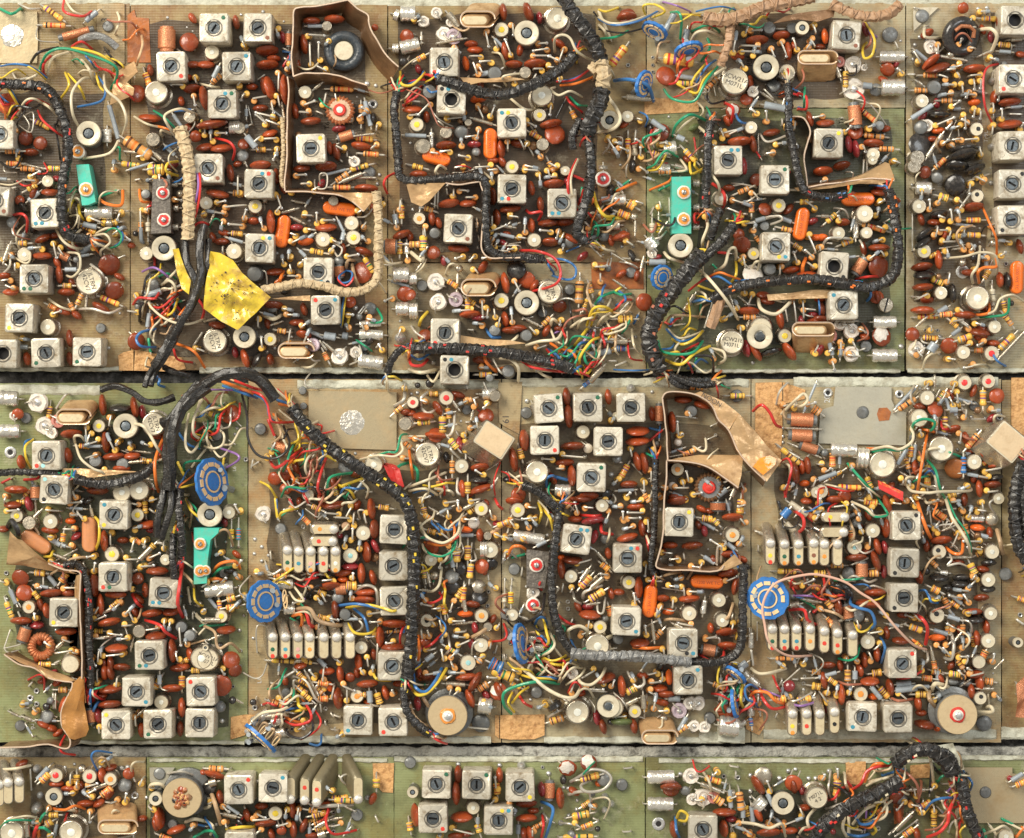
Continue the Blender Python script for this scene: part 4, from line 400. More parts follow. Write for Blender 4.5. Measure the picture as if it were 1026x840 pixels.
w w 14 55 120 80 180 130 210 180 215 240 170 250 110;w g 12 65 230 100 270 160 285 220 250 235 180;w w 12 65 225 80 260 130 280 180 280 220 240;w o 12 75 215 150 230 210 210 225 150 205 110;h 90 155 120 165;h 170 165 200 150;v 160 170 200 200;d 110 240 80;h 235 240 235 300 38;h 290 230 290 290 34;w s 10 320 260 330 300 300 300 310 220;w s 10 250 200 270 260 240 300;t 405 252 82 w;f 350 250 390 250 76;t 105 302 66 w;v 158 312 150 340;g 200 270 220 340 24;d 260 340 80 k;d 210 385 80 g;h 305 320 300 380 34;d 360 335 76;e 370 350 60 80;d 408 325 66 k;d 345 435 76 s
w w 14 160 340 150 420 120 455 80 460;w g 12 120 370 120 410;h 70 350 75 380;g 90 370 100 420 26;w s 8 65 380 80 440;d 215 440 80 k;w r 12 65 500 110 515 160 490 150 465;h 235 490 245 475 36;h 270 435 265 500 36;d 350 485 90 k;g 270 500 280 560 24;e 315 522 80 5;e 277 570 80 0 o;t 355 580 70 o;x 392 460 22;x 388 530 22;h 300 400 330 370 1;v 110 530 60 520;v 155 540 110 545;w s 8 180 540 200 620;w s 8 160 600 150 530;h 170 520 175 560;v 215 605 270 605;g 230 620 320 610 18
t 85 605 66 h;v 160 640 150 600;v 230 660 280 655;v 275 685 220 680;w n 20 300 690 350 665 400 630;t 390 632 44 s;e 325 640 66 80 p;v 100 680 90 650;v 65 690 60 650;w r 14 60 745 110 720 160 670;d 80 715 60 o;w s 14 190 670 200 740 170 780;v 240 725 300 700;e 307 715 66 85 p;t 358 722 76 w;v 405 715 400 740;w o 14 45 680 50 760 40 821;h 180 730 230 760 24;v 205 785 240 750;v 170 800 160 750;v 90 750 130 740;g 80 800 120 770 26;t 290 815 80 l;v 370 778 340 790;w y 14 20 821 40 760;h 400 810 450 835 70 b;d 180 730 24 1;w k 10 190 560 240 540
t 538 58 74 y;e 520 10 90 0;w r 14 425 0 440 30 460 50;v 630 92 560 100;v 590 40 630 45;v 520 135 500 110;h 505 90 500 110 28;w s 10 520 100 640 110;v 600 90 630 130;w y 16 655 40 700 100 720 190;w y 14 640 20 655 70 640 120;w k 10 690 60 720 120;w r 12 700 70 735 130 730 190;w w 10 640 10 690 70 680 130;f 515 180 670 205 60 ;w s 8 480 185 520 175;w o 16 485 290 510 240 550 235 580 255;w g 14 510 290 570 275;z 520 348 60;h 545 225 600 240 1;B 580 250 700 440;j 630 328 70;w g 10 690 235 720 230;w r 14 675 375 645 420 655 450;f 680 285 700 285 30;n 560 340 555 380;b 580 435 16;g 630 235 680 210 20
j2 615 475 70;j 613 525 72;w s 5 473 395 470 530;h 472 465 472 500 w;w s 5 508 395 505 540;H 503 460 503 505 30 y;x 473 397 16;x 508 397 16;t 513 575 62 w;k 495 575 1;z 480 570 60;x 500 715 22;x 540 610 18;n 470 770 475 800;v 475 270 470 300;w k 16 670 470 660 550 620 590 580 610;R 560 720 200 90 e;f 590 690 660 690 40;f 590 730 670 740 40;f 590 770 650 780 40;w n 10 570 670 620 660 630 690;w b 14 620 630 640 590 670 590 680 620;w y 12 625 620 640 670 690 690;w y 14 665 590 680 660 690 710 660 740;w w 14 700 670 720 720 690 760 650 775;w g 12 640 780 700 740 715 680;w y 14 655 790 720 820 795 820;w w 12 720 740 760 790;w n 14 500 790 560 835;w g 14 745 620 770 640 760 660 740 640
c 825 205 b2b2 7;h 770 10 790 30 50;e 800 0 60 10;w s 8 830 10 800 60;v 835 70 820 20;t 957 35 66 w;v 865 40 910 45;e 822 100 76 0;e 910 108 120 -10 p;w r 14 850 80 920 85 950 80;w r 16 950 120 955 165 1005 175;v 990 70 970 120;e 915 188 76 -70 p;d 970 200 50 g;w s 14 720 50 700 0;h 720 10 740 40 26;e 755 290 30 0 o;e 755 350 100 85;e 810 305 110 5;v 830 320 900 300;t 803 382 66 w;g 850 400 890 345 26;h 845 440 890 390 38;g 880 430 930 380 24;g 900 440 960 390 30;f 940 395 965 400 30;h 890 500 955 460 40;w s 14 810 460 820 500 850 520;h 950 320 980 345 34;g 930 265 970 310 22;e 985 270 60 80;w s 10 990 330 1000 350;w s 16 860 490 870 460 950 430;x 785 510 22;x 787 545 22
w s 12 930 500 935 560 960 560 970 490;e 885 535 60 0 p;e 895 575 110 3;e 835 535 60 60;t 945 632 68 y;v 885 640 890 600;v 855 670 880 660;w r 14 730 570 780 610 820 625;w w 18 790 690 790 650 840 630 880 650 880 680;t 930 730 120 w;w w 22 990 735 970 700 1000 680;w b 14 800 700 830 750 900 755;b 1008 605 1;h 985 530 990 550;h 1005 550 1005 680 1 w;e 900 120 1 1;w s 12 700 430 740 440 720 470;e 860 0 100 0;v 975 5 1000 20;e 1000 470 60 80;w w 10 900 755 1013 740
@615 500 4.94
v 135 10 90 15;v 40 40 0 38;v 185 10 150 12;e 110 40 90 -3;v 145 68 70 68;v 75 95 130 95;v 45 100 45 65;v 95 135 50 150;e 140 145 90 85;v 168 105 172 160;e 68 192 110 -15;w r 14 160 170 170 230 180 280;w w 12 155 170 175 220 175 280;c 70 292 r2b2 2;c 320 120 y2;v 160 325 155 380;v 170 405 240 408;t 75 412 68 y;e 125 440 110 88;e 25 462 60 0;v 105 518 100 470;g 100 470 120 500 24;m 180 507 165 95;e 243 493 70 0;v 293 500 290 540;v 237 530 215 570;v 210 582 215 545;e 270 560 60 0 o;w s 8 230 540 290 555 310 540;c 60 605 b3 2;v 275 430 320 435;e 375 495 110 -5;v 375 458 440 460;v 345 440 350 480;w s 8 240 440 340 455;e 320 10 110 -5
m 463 412 165 3;v 560 405 610 385;e 570 370 110 -8;e 605 430 100 100;t 518 500 72 w;f 450 500 440 570 30;w n 14 240 385 280 370 330 365;w n 14 365 395 385 365;t 375 565 76 w;w n 14 250 600 290 595 370 605;v 388 628 320 615;g 300 620 340 640 22;c 340 718 b3k3;h 200 690 230 660 36;v 160 670 155 630;g 190 620 200 700 20;w s 10 150 640 200 610 230 600;e 130 715 100 -3;t 15 700 50 g;w o 16 100 735 170 740 240 735;v 245 745 250 770;w s 10 170 770 230 740;t 540 600 70 w;w n 16 590 520 570 580 545 605;v 590 620 580 660;e 480 640 56 85;e 560 660 110 -5;h 600 680 610 680 40;e 570 730 110 5;q 440 745 500 755 60;w s 12 460 690 520 690 520 740;v 460 690 510 680;v 640 560 1 1 1;d 540 635 30 y;e 655 428 20 0;e 640 760 20 0
w r 14 425 770 460 795 500 800 540 780 545 755;w b 10 430 780 480 805 530 800;w w 16 550 821 575 770;w y 10 570 800 610 821;g 620 840 660 810 40;v 360 0 350 0 1;e 435 50 60 30;e 475 60 50 10;h 435 95 475 100 34;h 490 100 500 110;g 430 110 500 150 20;e 450 160 60 80 p;e 420 130 50 70;q 515 20 515 55 76;d 560 30 50 g;h 630 0 625 60 40;e 590 92 110 0;v 648 125 625 95;t 588 178 74 o;g 560 20 570 60 20;e 280 230 80 0;e 390 232 110 -5;v 245 265 290 270;v 320 295 280 300;d 315 295 40 n;n 350 300 345 270;e 245 260 40 80;v 530 235 480 205;w s 14 510 320 515 240 535 245 530 310;g 445 285 500 320 24;v 615 230 640 190;e 570 275 90 0;g 560 220 600 250 24;e 495 300 50 70;e 640 300 50 30;x 530 110 1;b 530 175 18;b 535 145 18;v 545 235 555 210
R 770 492 210 0 W;g2 0;w k 14 815 15 825 50;g 835 90 870 50 44 b;w k 10 830 80 840 140 870 155;g 850 120 900 170 36 w;g 870 20 960 80 34 w;h 950 70 975 85 36;w r 18 900 65 935 90 940 140 910 170;w k 12 900 160 965 150;w r 12 960 90 985 110;e 955 10 60 0;h 990 60 1013 80;I 775 265 90 140 yr 5;I 845 270 90 140 go;I 915 270 90 140 bo;I 990 265 90 140 no;w s 12 720 170 745 180 755 210 790 240;w s 10 770 240 850 245 920 238 1013 245;h 810 358 890 360 28;n 715 230 715 260
w s 16 1 1;I 785 690 90 130 gr;I 845 690 90 130 br;I 905 690 90 130 br;I 972 690 90 130 o;w s 8 780 668 850 675 910 668 1013 675;w n 8 1 1;e 935 610 20 80;w r 16 870 550 940 550 960 600 1005 625;w r 10 880 430 890 450 900 470;g 870 530 920 520 34;w p 10 880 480 960 480 1013 490;w b 10 880 480 940 495;w w 10 860 400 900 420 940 410;w g 12 920 490 1000 540;w s 5 670 640 680 740;f 680 660 680 740 28;w s 12 680 750 690 821;h 990 370 1013 370 40;w g 10 930 500 980 520;w s 10 900 440 960 400;w r 14 990 560 1013 540;h 800 790 880 790 26;w s 6 710 610 710 700;h 930 590 940 600;v 940 420 990 400;h 980 430 1013 440 36;g 950 500 1013 510 22;b 645 70 20
@820 500 4.94
e 80 5 90 0;v 5 25 10 0;v 145 30 70 40;h 225 10 280 20 38;w w 14 165 15 240 50 280 85 340 80;w g 12 295 0 330 50 340 80 280 88 230 50;v 195 60 170 30;v 210 105 200 70;e 345 30 110 75;v 370 20 410 25;v 430 15 415 0;e 390 0 60 0 r;I 80 90 0 140 y;I 75 165 0 130;h 160 155 165 200 34;e 205 135 40 60;d 190 120 50 g;t 270 155 74 w;v 220 172 200 130;v 253 228 255 190;e 335 145 100 88;g 310 100 320 130 18;I 30 270 90 140 o;I 95 270 90 135;t 180 240 76 l;h 60 330 110 330;w s 8 10 220 90 200 130 240;e 190 292 110 -3;e 295 235 90 75;e 235 262 50 20;e 330 240 70 80 p;e 288 310 110 70;e 325 362 70 85 p
q 215 320 215 385 60;d 150 370 66 g;g 180 320 230 300 20;h 250 370 285 368 38;w s 8 210 350 280 345;v 1 1 1 1;d 115 465 100 k;e 285 465 110 0;e 250 520 130 5;w s 12 230 450 270 430 330 450;g 40 450 80 510 22;h 40 505 60 530 34;e 95 530 110 80;q 135 530 150 590 56;w b 16 165 490 160 520 200 540 260 560 280 620 250 650;w s 8 150 540 200 540 220 560;d 195 580 70 g;v 200 640 190 600;h 40 590 60 610;g 50 620 120 600 20;w n 14 0 545 80 565 135 600;w y 12 165 600 200 655 240 650 270 620;d 240 600 30 s;v 310 655 250 665;w b 14 310 690 330 740 310 810;w r 14 0 470 30 440 25 385;
I 30 700 90 150 r;I 95 710 90 150 ro;I 170 720 90 130;w s 10 0 675 90 690 150 685 200 640;t 245 705 76 w;w g 12 100 790 150 800 190 780 205 720;v 195 805 170 790;v 265 795 250 760;e 292 770 80 88;e 230 800 80 85;e 110 825 60 80;e 50 825 80 0;e 340 665 70 85;e 410 703 90 3;v 340 580 310 560;g 350 620 400 630 20;g 360 640 420 620 16;e 420 575 60 0;h 450 630 505 650 34;w r 18 475 575 510 590 540 640 530 720;w o 14 470 700 500 720;h 480 710 500 730 28;b 303 565 14
c 433 133 k2;c 430 315 k4;c 422 492 k4;c 413 815 r2;w o 18 485 0 510 80 540 160 560 200;w o 16 630 240 670 270 710 265 715 200;w w 14 525 0 540 20 590 10;w w 16 630 0 660 90 700 150 740 220 755 280;w g 10 640 0 680 90 730 160 755 240 750 280;e 612 205 110 -5;v 660 15 700 10;v 715 52 690 20;v 790 55 830 60;h 580 60 600 75 34;v 575 140 600 110;w s 8 550 60 560 130;w s 8 610 60 620 150;v 600 160 580 130;n 640 100 620 160;t 898 12 64 y;v 740 90 760 40;f 740 95 820 98 40;d 860 100 70 s;h 720 125 725 145 40;e 790 143 76 5 o;e 850 170 66 85;d 790 185 40 n;g 800 180 840 190 24;w n 22 885 155 900 210 912 270;g 660 220 700 260 16;v 690 170 660 240 ;h 680 165 700 185 38
t 597 265 72 k;t 858 262 74 w;f 830 230 880 260 30;e 845 318 80 -3 k;v 805 250 740 240;h 780 280 800 270;v 800 210 720 210;h 560 310 580 330 30;h 750 320 760 340 40;g 650 290 740 290 20;w s 12 640 260 660 300 640 330 700 320 760 350;f 600 365 640 368 30;e 815 348 70 5;t 845 400 74 w;e 710 392 90 0 k;e 705 420 90 0 k;e 640 440 60 0 k;e 600 390 100 0 k;v 775 375 760 400;v 775 405 740 440;e 840 445 80 -3 k;v 740 455 680 450;h 560 440 590 455 38;w s 18 545 475 600 500;h 620 490 630 510 34;e 810 490 80 -3;v 710 490 650 480;h 655 510 670 520 30;g 660 480 710 520 20
t 587 582 76 k;t 855 565 70 w;e 770 560 90 0;v 735 565 780 560;e 780 600 90 0 k;g 640 580 700 600 26;e 833 635 70 85;v 675 640 640 620;h 640 630 640 660;h 715 620 715 660 30;w s 12 700 600 750 610 760 660;e 590 688 86 0 o;w s 18 655 660 670 720 660 790 630 790;v 595 730 630 760;v 650 775 620 740;e 788 692 80 85;t 842 706 74 w;v 750 705 745 670;v 715 740 715 690;h 760 680 770 720;h 830 750 820 770 40;v 700 780 740 780;t 797 808 68 g2;v 858 810 870 770;h 690 800 700 815;w s 8 680 780 680 821;v 730 815 740 790;g 570 650 640 670 24;e 700 650 50 80;w s 14 540 760 540 800 510 821;h 570 800 575 830;g 560 750 570 800 20;n 505 500 505 550;w s 6 1 1;j2 930 370 1;z 925 372 66;k 988 715 50;h 985 490 1013 500 30;x 1000 575 26;w s 12 985 600 1013 620;w s 6 880 260 900 290
@0 0 1
L a 2.6 813 657 789 657 771 644 766 625 764 609 769 594 780 583 802 577 820 576 846 583 862 594 878 605 897 628 915 646 928 651
@0 670 4.94
x 148 147 34;x 180 112 30;x 180 178 30;z 103 283 52;n 262 120 265 200;n 275 120 275 200;h 290 105 320 105 34;d 230 240 70 g;g 190 255 280 260 14;w s 8 210 215 280 240;w s 8 205 235 270 250;e 215 280 80 25;e 250 295 70 20;e 285 320 60 -30;e 310 180 90 -70;t 345 0 60 w;w r 18 428 50 430 110 435 160;w b 14 440 30 450 90 445 140 450 200;w r 18 490 90 470 120 460 160;w b 14 490 160 470 190 455 230;q 445 205 450 265 52;v 483 65 480 10;e 517 20 80 88;e 545 20 80 80;e 540 105 120 -6;e 500 135 60 0;e 540 180 120 -5;e 485 235 80 85 p;v 575 90 580 45;c 675 115 b3;h 765 100 785 65 34;w s 8 790 30 800 100 850 105 910 95;g 790 30 790 80 24;h 900 35 900 80 34;e 850 100 110 -3;t 795 168 72 w;c 572 280 y1;c 785 280 g4;c 995 112 r1;c 990 275;h 675 215 690 220 40;v 670 235 672 285;e 700 305 75 85;e 890 300 80 88;e 897 195 100 88;b 878 243 24;v 490 290 492 320;h 945 10 975 10 30;e 880 0 90 0;b 465 290 16
w w 14 0 500 80 495 150 480;e 105 472 70 -25;S9 0 0 0 0;I 40 610 90 160;I 95 605 90 165 ;I -5 620 90 160;b 185 495 44;b 185 690 60;w s 10 150 500 155 600;g 185 550 240 490 28;h 200 560 235 530 40;t 275 530 74 R;t 445 535 74 R;t 545 545 66 o;e 275 572 80 0;b 495 490 22;b 600 495 28;b 630 490 24;b 320 490 20;k 265 633 84;v 348 568 350 520;h 380 525 380 560 36;v 365 615 320 620;v 380 590 380 560;e 340 598 90 0;e 505 530 80 85;d 635 522 60;d 615 580 70 g;v 425 585 480 570;g 450 600 530 570 26;h 500 630 545 595 38;v 430 620 470 600;v 450 640 410 610;e 400 580 50 80;x 665 630 40;w g 14 250 700 210 730 190 780;w w 13 260 705 330 700 390 705;w o 14 250 690 320 700 370 680 420 695;e 420 670 90 -5;h 240 725 275 725 30;h 225 775 250 760 40;v 445 710 445 760;n 655 530 670 560
t 55 820 120 w;t 350 810 118 w;w g 12 0 790 40 755 110 750 180 755;w w 10 30 750 130 730 200 745;w r 12 330 720 320 760;w r 20 165 835 180 790 190 780;w o 16 190 830 190 790;w g 16 165 795 220 790 260 830;g 130 770 130 835 40;w w 12 120 770 155 780;P3 0 0 0 0;Y2 0 0 0;E3 570 720 180 170;h 660 740 660 790 30;g 600 835 650 825 20;g 280 770 270 830 20
z 790 520 60;w w 18 740 600 750 575 800 575 840 620;k 770 645 70;v 755 700 735 680;X 900 645 200;e 787 745 110 85;e 770 770 80 80;z 855 770 50;w s 12 830 520 900 510 960 530;e 1005 515 30 0;e 870 800 100 -20;h 790 825 815 835;w w 18 920 760 960 745 1013 755;w b 12 970 770 1013 780;w g 14 960 835 1013 805;v 960 780 940 800;b 725 640 22
@205 670 4.94
d 80 85 110;d 150 10 70;c -20 110;c -20 280 r4;x 110 120 20;x 140 90 20;d 75 190 60 g;b 85 260 24;x 248 195 30;w s 12 405 180 370 110 375 60 440 15 470 0;z 405 120 50;h 330 165 390 185 34;b 315 160 20;w w 16 230 270 290 220 380 205 450 170;h 455 90 495 120 36;h 480 115 520 150 30;h 465 50 520 80 34;h 460 20 490 50 30;w s 12 440 40 500 60 550 150 580 170;w s 12 470 70 440 60 450 130;g 500 20 560 130 22;h 550 95 575 115 40;h 560 150 600 150 36;h 560 70 600 75;v 545 40 520 10;e 605 15 80 -5;h 590 60 590 80;v 585 60 590 0;e 618 90 52 80 o;v 628 150 640 90;e 660 150 110 85;e 670 30 90 85;v 685 85 740 110;e 720 45 60 -20;d 720 45 50;v 705 165 705 100;e 805 78 110 -5;v 790 30 770 0;e 755 20 60 80;t 755 140 66 o;d2 0;e 895 120 76 75;e 805 168 40 0 o;g 815 110 820 170 30;h 850 120 865 165 40;w s 12 800 140 830 180 870 185;h 800 130 790 130
w y 16 460 130 465 180 490 200 510 195;w y 14 430 215 470 208 515 200;w g 12 480 210 470 240;w o 14 400 240 440 260 500 270;w r 14 400 260 450 280 520 260 525 220 495 170;w k 14 405 300 420 330 480 345 530 310 535 270 510 200;w r 10 545 205 575 260 550 310 480 350;w b 12 370 215 420 200 470 195;w w 14 320 250 370 225 410 235;w o 14 480 140 500 180;g 300 240 380 230 34;f 235 270 320 215 50;f 330 270 390 250 50;f 350 330 400 310 50;r3 0 0;w n 12 265 310 290 270 310 280 280 320 270 325;w n 12 300 340 330 300 345 310 320 350;w n 12 330 370 360 325 375 340 350 380;G 275 345 200;x 598 198 26;x 432 300 26;n 625 220 640 240;n 640 230 670 240;n 595 260 600 280;n 625 300 660 305;b 690 165 1;x 490 295 24
c 757 262 b4;c 935 262 r4;c 933 5;w y 14 830 0 850 50 920 60;b 965 150 20;v 940 125 930 110;w n 18 990 90 980 180 1000 250 1013 265;e 960 75 60 0;t 1000 10 1 1
h 20 495 80 497 34;b 100 500 26;e 45 528 110 15;g 20 570 60 560 40;w n 22 30 610 55 680 80 770;c 170 597 r2;c 340 595 b2;d 20 590 80 k;I3 425 600 60 150 500 490;I4 495 605 60 150 570 490 r;I4 555 615 60 150 635 490 r;I3 760 600 60 140 705 490;h 625 645 700 640 34;h 640 650 730 655 28;w s 20 530 690 620 680 730 675;w s 12 460 590 475 630 520 670 560 685;b 805 640 30;b 770 640 30;z 755 725 60;n 845 730 860 760;n 665 530 680 550;x 637 712 26;x 637 745 26;x 637 778 26;x 637 808 26;w r 14 620 690 600 760 640 820 750 800;b 260 560 24;h 850 545 850 560 40
e 280 683 70 0;t 350 718 72 y;v 405 695 400 740;v 410 765 360 780;e 208 728 70 75 ;v 262 720 300 740;e 300 768 110 -5;v 240 750 320 745;v 90 680 120 710;g 110 680 170 720 18;g 90 720 160 735 24;w r 12 190 735 160 775;e 75 640 80 80;e 380 805 50 0;d 380 805 50;w y 16 110 795 180 785 245 785;v 275 800 240 830;v 105 770 110 790;c 170 880;e 330 820 60 70;v 465 690 455 750;w s 10 480 660 470 740 500 780;e 435 700 90 85;h 515 700 545 705 30;h 530 730 595 715 36;h 540 770 600 745 26;h 545 795 590 785 36;g 520 785 520 830 20;e 437 800 90 88;e 490 780 80 -70;h 500 760 550 750 20;v 550 660 530 700;g 560 780 600 760 26;e 530 830 70 0;g 560 830 600 815 40;w w 16 0 750 40 780 30 820;w b 12 0 740 30 780 50 830;w g 16 0 805 40 805 60 835;w w 18 0 690 25 680 20 640
@410 670 4.94
e 50 30 70 80;v 80 30 150 20;e 85 45 90 0;v 175 55 215 30;v 270 20 200 20;e 285 45 120 -5;g 180 75 280 80 28;e 325 70 120 -60;e 300 150 100 70;h 340 105 380 80 40;w s 12 300 130 320 100 340 110;w b 16 20 20 30 90 80 115 130 60 160 0;w y 16 5 85 40 130 90 120 140 70 185 0;w g 10 50 80 80 80;e 40 175 80 85 p;w n 20 70 150 100 190;w n 20 0 170 20 230 70 280 130 310;N2 0;X2 190 235 200;e 440 115 100 75;d 440 115 90 r;f 340 180 410 190 80;O 1;c3 0;z 355 270 90;n 290 290 390 300;w g 16 505 225 470 180 470 120 540 85 640 65 740 75;w y 12 540 25 600 45 680 50 740 55;w b 14 630 45 700 45 750 55;w y 10 550 50 570 90;w y 12 520 215 490 170 510 120;w y 12 510 170 550 120 590 95;w r 14 545 135 570 170 605 190;w w 18 560 0 620 50 680 100 760 140 820 140 850 90;z 630 118 60;b 600 155 20;H 410 5 510 45 56;h 500 70 520 80 24;w w 16 830 30 850 70 900 80 950 40 970 0
v 800 115 820 60;e 850 125 50 0;g 710 170 730 200 80 k;e 730 180 60 80 k;h 695 265 755 245 40;w s 14 690 240 730 215 770 200;t 835 215 116 w;w s 8 890 150 920 200 900 260;k 985 190 110;e 930 245 80 80 p;e 960 290 80 75;e 1000 265 40 0 k;v 875 100 960 105;n 890 110 980 115;v 965 80 930 30;v 1005 90 1013 60;v 915 10 850 50;e 970 50 110 -20;e 720 5 80 0;j2 800 30 60
c 135 570 g2;c 337 575 g2;c 550 583 y3;c 118 740 r3;c 440 752 b2y2;b 242 475 24;e 243 525 90 88;b 447 480 24;e 447 530 80 88;h 430 565 435 610 34;v 430 590 425 540;e 232 620 120 88;b 555 480 44;t 318 688 66 w;e 260 738 110 -3;v 220 795 320 820;h 335 770 345 800 34;g 340 735 340 770 20;e 230 832 80 0;v 155 835 150 820;e 30 730 120 85;b 25 680 26;h 0 760 5 790 36;k 20 612 56;z 5 465 60;b 20 575 20;x 660 490 20;e 655 600 80 85 p;q 695 565 695 640 52;b 690 520 26;e 748 645 110 85;b 765 590 20;e 580 672 110 -3;e 615 705 60 0;b 655 692 22;e 580 743 110 -3;w b 16 655 660 710 690 700 760 675 835;w r 14 660 730 665 780 655 835;h 615 790 655 770 30;g 540 770 540 820 24;e 570 820 70 80;e 597 820 80 80;b 520 720 24;v 610 800 610 830
d 785 495 90 r;d 888 468 84 r;h 845 550 930 530 36;w s 16 800 560 850 530 900 500 970 510 1000 550 960 600 880 610 850 580 900 550;d 965 550 70 g;e 935 570 36 60 o;w s 16 790 625 840 610 890 615 900 660;h 855 685 885 665 28 ;w s 8 900 650 895 710;h 805 735 880 720 38;b 790 730 24;w s 12 750 765 800 770 850 790;h 850 790 875 780 30;b 830 700 26;b 790 595 30;b 968 632 34;b 1000 668 34;b 968 700 34;h 760 835 900 832 30;b 750 765 30
@615 670 4.94
e 40 90 110 85;h 60 120 100 100 40;w s 14 70 20 110 90 150 75 140 20;w s 10 0 120 50 170 70 210;v 180 70 230 65;v 210 20 170 30;v 240 60 240 20;e 275 45 80 85 o;e 230 100 80 0;e 260 130 90 0;e 240 170 70 10;c 372 62 b2;v 195 205 210 130;g 60 180 120 150 30;t 103 212 66 y;h 160 160 155 200 26;g 145 130 150 200 30;v 265 208 220 210;g 270 150 330 150 30;P 322 203 80;t 0 190 100 w;v 60 235 10 240;e 40 265 110 0 g;e 100 288 80 80;E4 190 290 150 150;w s 12 345 230 340 290 300 310;h 310 320 355 290;g 320 310 360 240 24;j2 380 165 70;j2 425 170 70;j2 395 285 60;j2 455 290 60;z 475 245 60;b 390 310 20;h 490 75 540 95 28;b 465 65 20;f 515 135 560 140 50;d 560 205 100;e 530 205 70 0;R 600 30 60 0 f;R 595 170 150 -80 e;w w 10 1 1;w g 14 630 60 610 110 620 160;w y 16 640 60 630 130 630 170 650 205;w w 16 680 0 720 25 780 20 850 0;f 640 20 715 85 44;f 675 140 680 235 40;h 676 245 678 258 24 b;f 590 300 655 260 30;w b 12 720 110 680 80 650 100 660 150 700 170 715 195;w o 16 675 140 700 115 760 120 800 160 850 175;w r 16 720 100 745 160 790 200 860 185;w p 10 740 105 800 130 850 150;w r 12 790 40 810 90 830 120;h 795 155 840 150 40;w s 12 840 150 900 160 980 120;w p 12 860 170 930 185 1013 160;h 905 160 965 150 36;g 840 170 980 180 18;f 520 280 620 290 100;w g 12 690 165 720 160;w s 8 830 80 920 0;d 870 88 60 m;w s 10 930 50 1013 45;h 980 85 1013 90 40;h 980 15 1013 20;x 940 75 22;x 945 40 20;b 940 105 20
I 885 270 -90 150 yo;I 955 270 -90 150 r;I 1020 270 -90 150;w s 12 845 268 880 275 960 272 1013 265
n 50 495 90 490;z 40 575 60;n 45 808 85 806;f 165 538 300 535 68;f 165 670 295 672 68;d 285 595 90;e 285 590 110 0;d 355 608 50 g;j2 380 538 80;P2 0;b 330 525 30;x 222 770 66;w y 14 310 745 330 705 365 725 355 755 320 750;w b 14 305 740 310 800 325 835;e 298 800 90 85;b 350 770 22;h 450 540 520 560 36;w s 10 520 555 550 580;g 430 570 530 610 26;j2 435 640 90;j2 390 655 60;P 490 635 66;h 500 640 530 660 44;g 560 610 600 620 40;g 575 600 580 690 24;x 545 535 26;x 615 540 26;e 550 715 120 0;e 580 745 60 0 p;h 620 610 630 690 40;h 650 680 665 720 36;g 640 700 640 740 24;g 680 680 690 760 24;e 715 580 110 60;d 740 535 96 s;b 678 530 24;b 678 608 26;b 678 640 22;f 700 650 740 690 80;v 780 610 760 560;g 760 620 790 680 24;b 820 545 30;e 715 720 90 65;k 840 672 108;e 890 580 90 80;d 890 570 90;e 930 600 60 80 p;b 865 508 26;b 900 500 22;b 965 545 24;b 1000 545 24;t 1005 640 110 N
c 447 800;e 545 795 90 85;w w 16 610 760 700 770 770 790 830 770 850 830;v 617 765 580 780;v 765 770 785 710;h 755 775 785 780;v 850 770 940 735;e 870 805 90 -3;e 770 815 120 -3;g 600 780 650 800 18;h 640 800 690 830;w s 8 570 760 600 820;v 935 725 920 690;w w 16 1000 690 960 740 970 790 1013 810;w w 14 910 835 940 790 1000 790;e 945 690 60 0;w s 8 580 790 580 835;v 680 820 640 790;d 590 830 40 y
@820 670 4.94
e 30 60 90 80;h 50 50 80 70;h 145 5 145 50 36;g 180 10 180 55 30;e 205 10 70 80;h 265 25 300 20 40;e 258 65 100 -3;v 40 165 10 120;v 40 130 50 90;v 85 130 95 85;e 115 130 110 88;v 150 130 160 90;w c 12 100 65 150 80 240 75;t 208 128 74 o;h 300 95 340 135 40;g 260 90 310 150 26;w s 10 300 150 350 160;e 270 140 50 10 o;e 357 95 90 80;w c 14 360 145 400 160 470 150;g 385 80 460 75 30;g 380 110 490 95 34;g 450 90 550 90 20;h 480 128 530 128 40;h 510 45 550 50 34;h 560 10 575 15 40;g 590 10 590 70 24;e 605 50 60 60;h 645 25 690 30 36;v 755 35 820 20;h 640 65 745 75 32 n;e 760 115 80 85;h 820 60 850 65 38;e 800 70 90 80;e 780 30 90 -5;v 760 10 740 0;g 800 100 850 100 20;t 803 150 66 k;e 495 175 80 85;e 510 220 60 0;e 530 280 110 10;e 590 298 40 0 o;z 820 270 80 n;w n 22 550 100 550 150 590 200;w w 22 560 110 580 75 640 90;w w 18 790 215 860 215 855 190 830 190;w w 12 840 130 845 190;g 0 45 90 20 22;c 410 -35;w r 12 390 50 450 45 500 20 520 0
c 220 245 b4;c 400 245;X3 690 230 200;I -5 260 -90 150 r;I 80 260 -90 150 k;w s 12 0 262 110 262;b 125 205 18;b 310 210 18;K 1;b 900 220 1
